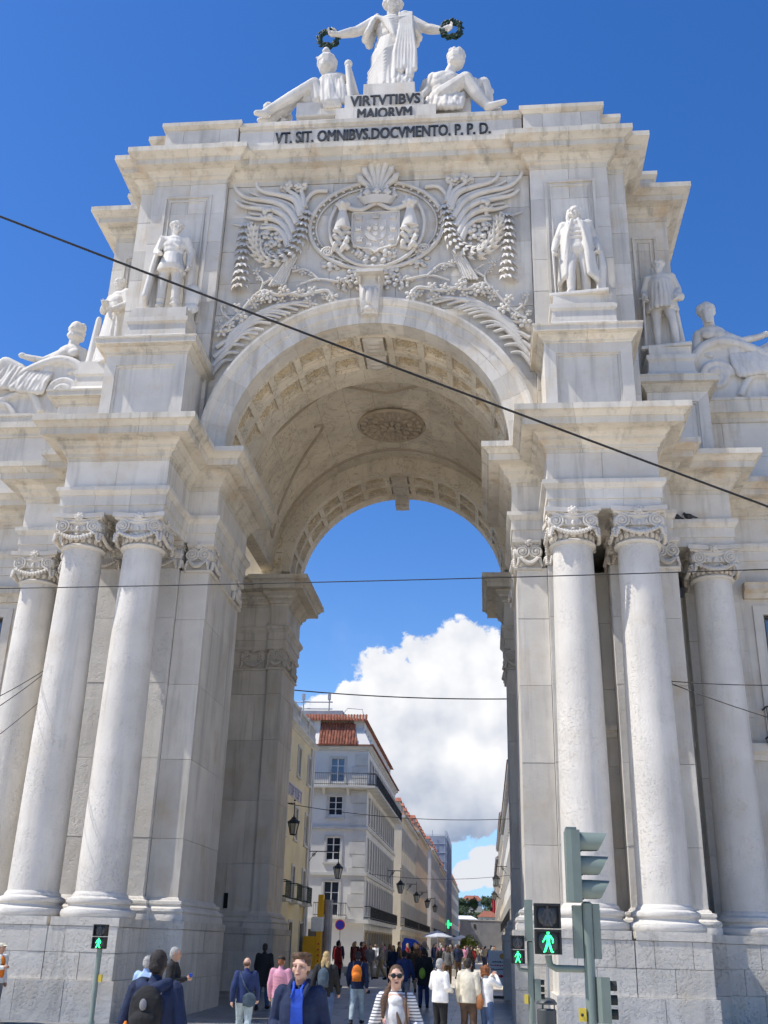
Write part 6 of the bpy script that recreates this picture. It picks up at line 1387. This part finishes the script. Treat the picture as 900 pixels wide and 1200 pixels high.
ob('panel', MB().box(-.37, .37, 0, .05, .42, 1.62), mat('pale_grey_board', (.7, .7, .7), .6, .04), T); ob('foot', MB().box(-.4, .4, -.25, .3, 0, .07).box(-.33, -.28, .0, .05, .07, .42).box(.28, .33, 0, .05, .07, .42), FRD, T)
o = ob('orange_disc', MB().lathe([(.01, 0), (.1, 0), (.1, .008), (.01, .008)], 20), mat('ochre_disc', (.55, .3, .06), .6), T, (.14, -.001, 1.42)); o.rotation_euler = (pi/2, 0, 0)
for z, w, m_ in ((1.2, .5, FRD), (1.08, .62, RD), (.95, .6, FRD)):
    rn = random.Random(int(z*100)); mb = MB(); x = -w/2
    while x < w/2: l = rn.uniform(.03, .07); mb.box(x, x+l*.7, -.006, .01, z, z+rn.uniform(.03, .06)); x += l
    ob('printed_line', mb, m_, T)
ob('arrow', MB().slab([(-.1, .71), (.06, .71), (.06, .67), (.2, .74), (.06, .81), (.06, .77), (-.1, .77)], -.006, .01), RD, T)
T = thing('parasol', 'pale grey market parasol over the crowd far down the street', 'parasol', (-1.9, 98, 0))
ob('canopy', MB().loft([[(r*1.8*cos(2*pi*i/8), r*1.8*sin(2*pi*i/8), z) for i in range(8)] for r, z in ((1, 2.5), (1, 2.6), (.5, 2.95), (.04, 3.25))]), mat('pale_canvas', (.42, .44, .48), .8, .05), T); ob('mast', MB().tube([(0, 0, 0), (0, 0, 3.2)], .04, 6), FRW, T)
T = thing('parasol', 'small white parasol behind the large pale grey one', 'parasol', (.3, 118, 0))
ob('canopy', MB().loft([[(r*1.7*cos(2*pi*i/8), r*1.7*sin(2*pi*i/8), z) for i in range(8)] for r, z in ((1, 2.4), (1, 2.5), (.5, 2.75), (.04, 3.0))]), FRW, T); ob('mast', MB().tube([(0, 0, 0), (0, 0, 3.0)], .04, 6), FRW, T)
T = thing('market_tent', 'blue tarpaulin booth among the crowd on the left', 'tent', (-2.6, 66, 0)); T.scale = (.62, .62, .8); TARP = mat('blue_tarpaulin', (.02, .06, .35), .6, .2, 2)
ob('cover', MB().loft([[(-1.4, -1, .9), (1.4, -1, .9), (1.4, 1, .9), (-1.4, 1, .9)], [(-1.3, -1, 2.2), (.9, -1, 2.3), (.9, 1, 2.3), (-1.3, 1, 2.2)], [(-1.0, -.5, 2.75), (.3, -.5, 2.6), (.3, .5, 2.6), (-1.0, .5, 2.75)]]), TARP, T)
for sx_ in (-1.3, 1.3):
    for sy in (-.9, .9): ob('leg', MB().tube([(sx_, sy, 0), (sx_, sy, 1)], .04, 6), FRD, T)
T = thing('kiosk', 'plain grey hoarding box closing the right side of the far street', 'kiosk', (3.0, 122, 0)); KG = mat('grey_hoarding', (.30, .30, .31), .8, .08)
for i in range(4): ob('panel', MB().box(-3.0+i*1.5, -1.53+i*1.5, -.1, 0, 0, 4.9), KG, T)
ob('box', MB().box(-3, 3, 0.01, 3, 0, 4.85), KG, T); ob('cap', MB().box(-3.05, 3.05, -.15, 3.1, 4.91, 5.05), SURR, T); ob('dark_mark', MB().box(-1.1, -.8, -.13, -.101, 3.9, 4.5), FRD, T)
tree('small yellow-green street tree before the grey hoarding', 1.3, 116, .2, .34, 2, mat('yellow_green_leaf', (.16, .2, .03), .7, .3, 1))
T = thing('pharmacy_sign', 'lit green cross sign on the left street front', 'sign', (-5.5, 232, 6.4)); ob('cross', MB().box(-.9, .9, -.1, .1, -.3, .3).box(-.3, .3, -.12, .12, -.9, .9), mat('lit_green_cross', (.05, .8, .2), .5, 0, emit=(.03, .8, .2, 1.4)), T); ob('arm', MB().box(-1.2, -.9, -.05, .05, -.05, .05), FRD, T)
T = thing('flag', 'red flag hanging from the right street front', 'flag', (4.6, 150, 6.6)); ob('pole', MB().tube([(1.4, 0, 2.2), (0, 0, 3.4)], .05, 6), FRD, T)
ob('cloth', MB().loft([[(-.05+.5*i/6, .12*sin(i*1.5), z) for i in range(7)]+[(-.05+.5*i/6, .12*sin(i*1.5)+.03, z) for i in range(6, -1, -1)] for z in (3.2, 1.8, .2)]), mat('red_cloth', (.5, .03, .06), .8, .2), T)
tag(ob('street_bench', MB().box(-3.2, 3.2, -.3, .3, .12, .45).box(-2.9, 2.9, -.22, .22, 0, .119), SURR, None, (-1.2, 33.5, 0)), 'long low pale stone kerb bench across the street behind the arch', 'bench')
# ------------------------------------------------------------ people
def cloth(name, c, rough=.85): return mat('cloth_'+name, c, rough, .2, 7, .9, 9)
def skin(name, c): return mat('skin_'+name, c, .55, .05, 20, spec=.35)
SK = {'light': skin('light', (.55, .33, .24)), 'tan': skin('tan', (.42, .24, .16)), 'dark': skin('dark', (.07, .04, .028))}
CL = {k: cloth(k, v) for k, v in dict(navy=(.012, .022, .06), black=(.012, .012, .013), jeans=(.06, .10, .19), palejeans=(.33, .40, .42), white=(.72, .71, .68), cream=(.60, .55, .43), beige=(.50, .41, .26), brown=(.09, .055, .035),
      grey=(.18, .18, .19), red=(.28, .02, .02), pink=(.55, .24, .32), blue=(.02, .07, .42), skyblue=(.3, .42, .62), orange=(.75, .2, .02), green=(.15, .25, .03), olive=(.10, .10, .05), tan=(.32, .13, .05), slate=(.05, .075, .10), maroon=(.10, .015, .02), teal=(.02, .12, .14), darkblue=(.015, .03, .10), khaki=(.26, .21, .13), rose=(.6, .3, .3), lime=(.22, .35, .04)).items()}
HAIR = {'brown': mat('hair_brown', (.10, .055, .03), .6, .4, 40, .9, 70), 'dark': mat('hair_dark', (.018, .014, .012), .6, .3, 40, .9, 70), 'grey': mat('hair_grey', (.36, .35, .33), .7, .3, 40, .9, 70), 'blonde': mat('hair_blonde', (.42, .29, .13), .6, .3, 40, .9, 70), 'auburn': mat('hair_auburn', (.22, .075, .025), .6, .4, 40, .9, 70)}
STRIPE = bpy.data.materials.new('striped_knit'); STRIPE.use_nodes = True
g_ = NG(STRIPE.node_tree); ge = g_.new('ShaderNodeNewGeometry'); sp = g_.new('ShaderNodeSeparateXYZ'); g_.l.new(ge.outputs['Position'], sp.inputs[0])
g_.l.new(g_.mix(g_.ramp(g_.math('SINE', g_.math('MULTIPLY', sp.outputs[2], 200)), .3, .6), rgb(.7, .69, .67), rgb(.10, .10, .12)), g_.n['Principled BSDF'].inputs['Base Color']); g_.n['Principled BSDF'].inputs['Roughness'].default_value = .85
QUILT = mat('quilted_pink', (.55, .25, .33), .6, .1, 9, .3, 20)
WALK = dict(knL=(.10, -.13, .52), anL=(.11, -.20, .10), toL=(.12, -.38, .06), knR=(-.10, .04, .5), anR=(-.11, .24, .14), toR=(-.12, .12, .04), elL=(.25, .1, 1.15), wrL=(.26, .1, .9), elR=(-.25, -.04, 1.15), wrR=(-.25, -.2, .93))
WALK2 = {k.translate(str.maketrans('LR', 'RL')) if k[-1] in 'LR' else k: (-v[0], v[1], v[2]) for k, v in WALK.items()}
BENT = dict(elL=(.26, .02, 1.16), wrL=(.16, -.24, 1.06), elR=(-.26, .02, 1.16), wrR=(-.12, -.25, 1.08))
PHONE = dict(elR=(-.25, .0, 1.15), wrR=(-.14, -.26, 1.2))
FACEUP = dict(elL=(.24, -.2, 1.3), wrL=(.08, -.24, 1.52), elR=(-.24, -.2, 1.3), wrR=(-.06, -.25, 1.5))
PC = {}
def hair_mb(J, style, g=0):
    mb = MB(); c = J['head']; mb.ell(c+V((0, .022, .035)), (.082, .095, .092), 14, 9)
    if style == 'short': mb.ell(c+V((0, .05, -.02)), (.078, .07, .07), 12, 8)
    if style == 'tousled':
        for k in range(16): a = k*.4; mb.ell(c+V((.066*cos(a), .062*sin(a)+.03, .085+.014*sin(k*2.1))), .03, 8, 6)
        mb.ell(c+V((0, .05, -.02)), (.083, .07, .07), 12, 8)
        for k in range(7): mb.ell(c+V((-.06+.02*k, -.055+.012*abs(k-3), .1+.008*(k % 2))), .03, 8, 6)
        for q in (-1, 1): mb.ell(c+V((q*.076, .02, .045)), (.02, .05, .045), 8, 6)
    if style == 'bald': mb = MB(); mb.ell(c+V((0, .05, -.01)), (.083, .065, .05), 14, 8)
    if style == 'long':
        mb.ell(c+V((0, .055, -.06)), (.09, .07, .12), 12, 8); mb.chain([c+V((-.05, .06, -.1)), c+V((-.05, .08, -.2))], [.06, .05]); mb.chain([c+V((.05, .06, -.1)), c+V((.05, .08, -.2))], [.06, .05])
    if style == 'curly':
        for k in range(26): a = k*.8; mb.ell(c+V((.085*cos(a), .05+.07*sin(a), .06-.007*k)), .045, 7, 5)
    if style == 'ponytail':
        mb.ell(c+V((0, .05, -.02)), (.08, .07, .08), 12, 8); mb.chain([c+V((-.04, .08, -.06)), c+V((-.1, .03, -.16)), c+V((-.13, -.09, -.24)), c+V((-.125, -.12, -.4))], [.04, .04, .036, .02])
    return mb
def person_meshes(key, pose, vox, hstyle, yaw=0, coat=0., hands=True, fat=1., sleeves=True):
    if key in PC: return PC[key]
    J = J0(**pose); R = {}
    if vox > .02:
        b = MB(); head(b, J, yaw); arms(b, J); torso(b, J); legs(b, J); feet(b, J)
    else:
        b = MB(); torso(b, J); arms(b, J); legs(b, J); feet(b, J); head(b, J, yaw)
        if hands:
            for s in 'LR': hand(b, J['wr'+s], J['wr'+s]-J['el'+s], 1 if s == 'L' else -1, .55)
    if vox > .02:
        for s in 'LR': d = (J['wr'+s]-J['el'+s]).normalized(); b.cap(J['wr'+s], J['wr'+s]+d*.1, .035, .03)
    R['body'] = fuse(b, vox, 1, 'body')
    t = MB(); hull(t, J, .022, fat, coat)
    if sleeves: arms(t, J, .022)
    else: arms(t, J, .03, 1, 'LR', False)
    t.chain([J['neck']+V((0, .01, -.02)), J['neck']+V((0, .012, .02))], [.08, .066])
    R['jacket'] = fuse(t, vox, 2, 'jacket')
    l = MB(); legs(l, J, .02, 1.02, .96); l.ell(J['pelvis']+V((0, 0, -.03)), (.178, .132, .13), 12, 8); R['trousers'] = fuse(l, vox, 2, 'trousers')
    s = MB(); feet(s, J, .012); R['shoes'] = fuse(s, vox, 1, 'shoes')
    R['hair'] = fuse(hair_mb(J, hstyle), max(.008, vox*.8), 1, 'hair'); R['J'] = J; PC[key] = R; return R
def person(label, x, y, h, rz, top, low, hair, sk='light', pose={}, hstyle='short', vox=.014, yaw=0, coat=0., fat=1., group=None, key=None, shoes='black', sleeves=True, z=None):
    R = person_meshes(key or label, pose, vox, hstyle, yaw, coat, True, fat, sleeves)
    t = thing('person', label, 'person', (x, y, gz(y) if z is None else z), rz, group); s = h/1.75; t.scale = (s, s, s)
    ob('body', R['body'], SK[sk], t); ob('jacket', R['jacket'], top if not isinstance(top, str) else CL[top], t); ob('trousers', R['trousers'], CL[low], t); ob('shoes', R['shoes'], CL[shoes], t); ob('hair', R['hair'], HAIR[hair], t)
    return t, R['J']
def fused(name, mb, m, t, vox=.012, it=2):
    me = fuse(mb, vox, it, name); me.materials.append(m); return ob(name, me, None, t)
def backpack(t, J, m, m2, w=.15, big=1.0):
    mb = MB(); c = J['chest']+V((0, .21, -.06)); mb.ell(c, (w, .085, .21*big), 14, 10); mb.box(c.x-w*.8, c.x+w*.8, c.y-.07, c.y+.05, c.z-.2*big, c.z+.12*big); mb.ell(c+V((0, .06, -.08)), (w*.8, .06, .11), 12, 8); o = fused('backpack', mb, m, t)
    mb = MB()
    for s in (-1, 1): mb.chain([c+V((s*.1, -.06, .16)), J['sh'+('L' if s > 0 else 'R')]+V((-s*.06, .03, .075)), J['chest']+V((s*.12, -.16, .02)), c+V((s*.12, -.12, -.2))], .017, 7)
    fused('strap', mb, m2, t); return o
def eyes(t, J, yaw=0):
    R = Matrix.Rotation(yaw, 3, 'Z')
    for s in (-1, 1): ob('eye', MB().ell(J['head']+R @ V((s*.03, -.083, .012)), (.011, .008, .006), 8, 6), FRD, t)
    ob('mouth', MB().ell(J['head']+R @ V((0, -.094, -.06)), (.024, .006, .005), 8, 5), CL['maroon'], t)

# nearest: man seen from behind with rucksack
t, J = person('man in navy hooded top seen from behind with a black and grey rucksack', .58, -17.14, 1.80, pi-.05, 'navy', 'black', 'dark', 'dark', dict(elL=(.27, .02, 1.14), elR=(-.27, .02, 1.14), wrL=(.26, -.16, .96), wrR=(-.26, -.16, .96)), 'short', .011, fat=1.16)
backpack(t, J, CL['black'], CL['grey'], .16, 1.1); c = J['chest']
mb = MB(); mb.chain([(-.13, .05, 1.47), (-.08, .14, 1.44), (0, .17, 1.40), (.08, .14, 1.44), (.13, .05, 1.47), (.1, -.05, 1.46)], .055); mb.ell((0, .13, 1.36), (.13, .06, .09)); fused('hood', mb, CL['navy'], t)
for x0, z0, r in ((-.06, 1.12, (.03, .02, .07)), (.07, 1.12, (.03, .02, .07)), (0, 1.3, (.035, .02, .05)), (0, 1.02, (.07, .02, .03))): ob('rucksack_panel', MB().ell((x0, c.y+.295, z0), r, 10, 7), CL['grey'], t)
ob('bottle', MB().lathe([(.01, 0), (.03, 0), (.03, .12), (.012, .16), (.01, .16)], 12, (.17, .22, 1.0)), CL['orange'], t)
# man facing the camera
t, J = person('smiling man in navy jacket over bright blue shirt facing the camera', 1.93, -16.9, 1.80, -.02, 'navy', 'black', 'brown', 'light', dict(elL=(.235, .04, 1.13), wrL=(.13, -.24, .98), elR=(-.24, .06, 1.15), wrR=(-.14, -.24, .99), shL=(.17, .01, 1.41), shR=(-.17, .01, 1.41), head=(0, -.03, 1.63)), 'tousled', .0095, -.12, fat=.98)
eyes(t, J, -.12); mb = MB()
mb.loft([[(-.055, -.155, 1.45), (.055, -.155, 1.45), (.05, -.1, 1.45), (-.05, -.1, 1.45)], [(-.05, -.182, 1.3), (.055, -.182, 1.3), (.05, -.1, 1.3), (-.05, -.1, 1.3)], [(-.05, -.178, 1.1), (.07, -.178, 1.1), (.07, -.1, 1.1), (-.05, -.1, 1.1)], [(-.06, -.19, .9), (.08, -.19, .9), (.07, -.1, .9), (-.06, -.1, .9)]]); ob('shirt', mb, CL['blue'], t)
mb = MB()
for s in (-1, 1): mb.chain([(s*.075, -.01, 1.52), (s*.085, -.11, 1.47), (s*.06, -.165, 1.40)], [.026, .026, .02])
fused('collar', mb, CL['navy'], t); mb = MB()
for s in (-1, 1): mb.chain([(s*.055, -.06, 1.51), (s*.035, -.15, 1.45), (s*.055, -.18, 1.38)], [.016, .016, .012])
fused('shirt_collar', mb, CL['blue'], t); ob('camera_body', MB().box(-.07, .07, -.34, -.27, .93, .99).lathe([(.025, .99), (.025, 1.0), (.01, 1.0)], 10, (0, -.3, 0)), CL['grey'], t)
# woman with sunglasses
t, J = person('woman with sunglasses in striped sleeves and white pinafore walking towards the camera', 2.73, -15.44, 1.70, .0, STRIPE, 'white', 'brown', 'light', dict(elL=(.25, .05, 1.15), wrL=(.15, -.19, 1.05), elR=(-.245, .02, 1.13), wrR=(-.28, -.06, .89), shL=(.142, .01, 1.41), shR=(-.142, .01, 1.41)), 'ponytail', .0095, .12, fat=.72)
mb = MB(); mb.ell((0, -.05, 1.24), (.12, .1, .17), 14, 9); mb.ell((0, -.05, 1.02), (.14, .12, .2), 14, 9); mb.lathe([(.01, .45), (.26, .45), (.2, .9), (.15, 1.08), (.01, 1.1)], 20); mb.ell((0, -.04, 1.38), (.1, .1, .07)); fused('pinafore', mb, CL['white'], t)
Rm = Matrix.Rotation(.12, 3, 'Z'); mb = MB()
for s in (-1, 1): mb.ell(J['head']+Rm @ V((s*.034, -.098, .012)), (.03, .012, .026), 12, 8); mb.cap(J['head']+Rm @ V((s*.06, -.085, .018)), J['head']+Rm @ V((s*.085, .02, .015)), .006, .006, 6)
mb.cap(J['head']+Rm @ V((-.015, -.105, .015)), J['head']+Rm @ V((.015, -.105, .015)), .006, .006, 6); ob('sunglasses', mb, TLD, t); ob('mouth', MB().ell(J['head']+Rm @ V((0, -.094, -.06)), (.024, .006, .006), 8, 5), CL['maroon'], t)
fused('bag_strap', MB().chain([(.1, .08, 1.44), (.115, -.02, 1.475), (.12, -.13, 1.36), (.14, -.17, 1.15), (.17, -.14, 1.0)], .016), CL['brown'], t); fused('shoulder_bag', MB().ell((.16, -.2, .88), (.12, .07, .13)).ell((.16, -.2, .97), (.1, .05, .06)), CL['tan'], t)
fused('umbrella', MB().chain([(.03, -.2, 1.28), (.07, -.22, 1.15), (.13, -.25, 1.02)], [.012, .03, .045]), CL['brown'], t, .009); fused('pink_strap', MB().chain([(-.1, -.165, 1.2), (-.05, -.2, 1.0), (-.02, -.22, .8)], .009), CL['pink'], t, .007)
# people round the arch
t, J = person('white-haired man in pale blue shirt half hidden behind the hooded man', -2.15, -8.64, 1.62, pi-.3, 'skyblue', 'grey', 'grey', 'tan', {}, 'short', .016)
t, J = person('grey-haired man in black beside the left pedestal looking at a phone', -2.25, -6.64, 1.76, pi/2+.1, 'black', 'black', 'grey', 'tan', PHONE, 'short', .016); ob('phone', MB().box(-.16, -.08, -.38, -.33, 1.24, 1.3), CL['blue'], t)
t, J = person('man in cap with orange shirt and open white jacket at the left edge', -7.86, -1.9, 1.72, pi/2-.3, 'white', 'grey', 'grey', 'tan', PHONE, 'short', .016)
fused('shirt', MB().ell((0, -.07, 1.3), (.1, .1, .16)).ell((0, -.08, 1.08), (.11, .1, .16)), CL['orange'], t); fused('cap', MB().ell(J['head']+V((0, .01, .06)), (.092, .108, .06)).ell(J['head']+V((0, -.11, .05)), (.07, .07, .014)), CL['cream'], t)
t, J = person('man in dark blue gilet and jeans with a sling bag, seen from behind', -1.05, -5.64, 1.6, pi+.1, 'darkblue', 'palejeans', 'brown', 'light', WALK, 'bald', .015)
fused('sling_bag', MB().ell((-.12, .17, .92), (.15, .06, .15)).box(-.25, .02, .13, .2, .8, 1.0), CL['slate'], t); fused('bag_strap', MB().chain([(-.15, .15, 1.0), (.0, .17, 1.2), (.12, .08, 1.44), (.1, -.08, 1.42)], .018), CL['slate'], t)
t, J = person('tall man in black coat and blue jeans walking into the arch', -2.92, 5.36, 1.8, pi, 'black', 'jeans', 'dark', 'tan', WALK2, 'short', .016, coat=.25, fat=1.15)
t, J = person('person in quilted pink jacket and black cap, seen from behind', -.73, -3.64, 1.62, pi-.1, QUILT, 'grey', 'auburn', 'light', {}, 'short', .015)
fused('cap', MB().ell(J['head']+V((0, .01, .06)), (.095, .11, .065)).ell(J['head']+V((0, -.11, .05)), (.07, .07, .014)), CL['black'], t)
for k in range(7): ob('quilt_seam', MB().tube([(.185*cos(a), .148*sin(a)-.0, .93+k*.065) for a in [rad(15+i*15) for i in range(11)]], .006, 5), CL['rose'], t)
t, J = person('blonde woman in black jacket and jeans with a dark rucksack', .25, -3.64, 1.74, pi-.1, 'black', 'jeans', 'blonde', 'light', WALK, 'long', .015); backpack(t, J, CL['slate'], CL['black'], .13, .95)
t, J = person('man in dark red jacket and black trousers under the arch', -2.45, 18.36, 1.76, pi/2+.6, 'red', 'black', 'dark', 'tan', {}, 'short', .018, coat=.15)
t, J = person('boy in navy top and pale jeans with a bright orange rucksack', .36, 1.36, 1.72, pi, 'navy', 'palejeans', 'dark', 'light', WALK2, 'short', .015); backpack(t, J, CL['orange'], CL['grey'], .14, 1.0)
ob('camera_body', MB().box(-.33, -.22, -.12, -.03, .74, .82), CL['black'], t)
t, J = person('man in dark blue jacket behind the woman with sunglasses', 1.2, 6.36, 1.7, pi-.2, 'darkblue', 'grey', 'dark', 'tan', WALK, 'short', .018)
t, J = person('person in black coat carrying a lime green bag', 1.68, 8.36, 1.74, pi+.1, 'black', 'darkblue', 'dark', 'light', {}, 'short', .018, coat=.2); fused('shoulder_bag', MB().ell((.06, .2, 1.0), (.11, .05, .17)), CL['lime'], t)
t, J = person('grey-haired man in white blouson and black trousers, standing side on', 2.71, -3.64, 1.66, pi-.75, 'white', 'black', 'grey', 'tan', BENT, 'short', .015, fat=1.12)
t, J = person('man in cream pullover and brown trousers, seen from behind', 3.31, -3.64, 1.68, pi-.35, 'cream', 'brown', 'dark', 'tan', {}, 'short', .015, fat=1.08)
t, J = person('woman with curly auburn hair, white top and brown shoulder bag photographing the arch', 3.69, -3.64, 1.56, pi-.9, 'white', 'jeans', 'auburn', 'light', FACEUP, 'curly', .015, fat=.96)
fused('shoulder_bag', MB().ell((.05, .2, .95), (.17, .07, .17)).ell((.05, .2, 1.06), (.13, .05, .08)), CL['tan'], t); fused('bag_strap', MB().chain([(-.06, .2, 1.1), (.08, .12, 1.4), (.12, .0, 1.47), (.14, .1, 1.35), (.15, .2, 1.1)], .014), CL['tan'], t)
# crowd further down the street: shared bodies, clothes of their own
POSES = [({}, 'short'), (WALK, 'short'), (WALK2, 'long'), (BENT, 'short'), (WALK2, 'short'), (WALK, 'long')]
tops = dict(black='black', navy='navy', grey='grey', white='white', red='red', blue='blue', beige='beige', olive='olive', pink='pink', teal='teal', cream='cream', maroon='maroon', orange='orange', brown='brown')
lows = dict(black='black', blue='jeans', khaki='khaki', grey='grey', brown='brown')
combos = [(a, b) for a in tops for b in lows]; rn = random.Random(21); rn.shuffle(combos)
combos.sort(key=lambda c: 0 if c[0] in ('black', 'navy', 'grey', 'maroon', 'brown') and rn.random() < .75 else 1)
spots = [(-2.52, 24.4), (-1.93, 22.4), (-2.07, 27.4), (-2.9, 32.4), (-1.61, 28.4), (-1.36, 30.4), (-1.02, 32.4), (.75, 16.4), (-.3, 20), (1.1, 19), (-3.6, 27), (.3, 25), (-.2, 36), (1.3, 31), (1.9, 24)]
for i in range(70):
    d = 34+i*1.3; spots.append((rn.uniform(-4.6, 4.4) if i % 3 else rn.uniform(-1, 4.2), d+rn.uniform(-1, 1)))
USED = set()
for i, (x, y) in enumerate(spots):
    ps, hs = POSES[i % 6]; a, b = combos[i % len(combos)]; hc = rn.choice(['dark', 'dark', 'brown', 'brown', 'grey', 'blonde'])
    where = 'just behind the arch' if y < 35 else ('half way down the street' if y < 75 else 'far down the street')
    lab = f'person with {hc} hair, {a} top and {b} trousers {where}'
    while lab in USED: hc = rn.choice(list(HAIR)); lab = f'person with {hc} hair, {a} top and {b} trousers {where}'
    USED.add(lab)
    person(lab, x, y, rn.uniform(1.6, 1.82), rn.choice([0, 0, pi, pi, pi, pi/2, -pi/2])+rn.uniform(-.3, .3), tops[a], lows[b], hc, rn.choice(['light', 'tan', 'light']), ps, hs, .024, 0, 0, 1, 'crowd in the street beyond the arch', 'crowd%d' % (i % 6))
bpy.data.scenes.remove(WORK)
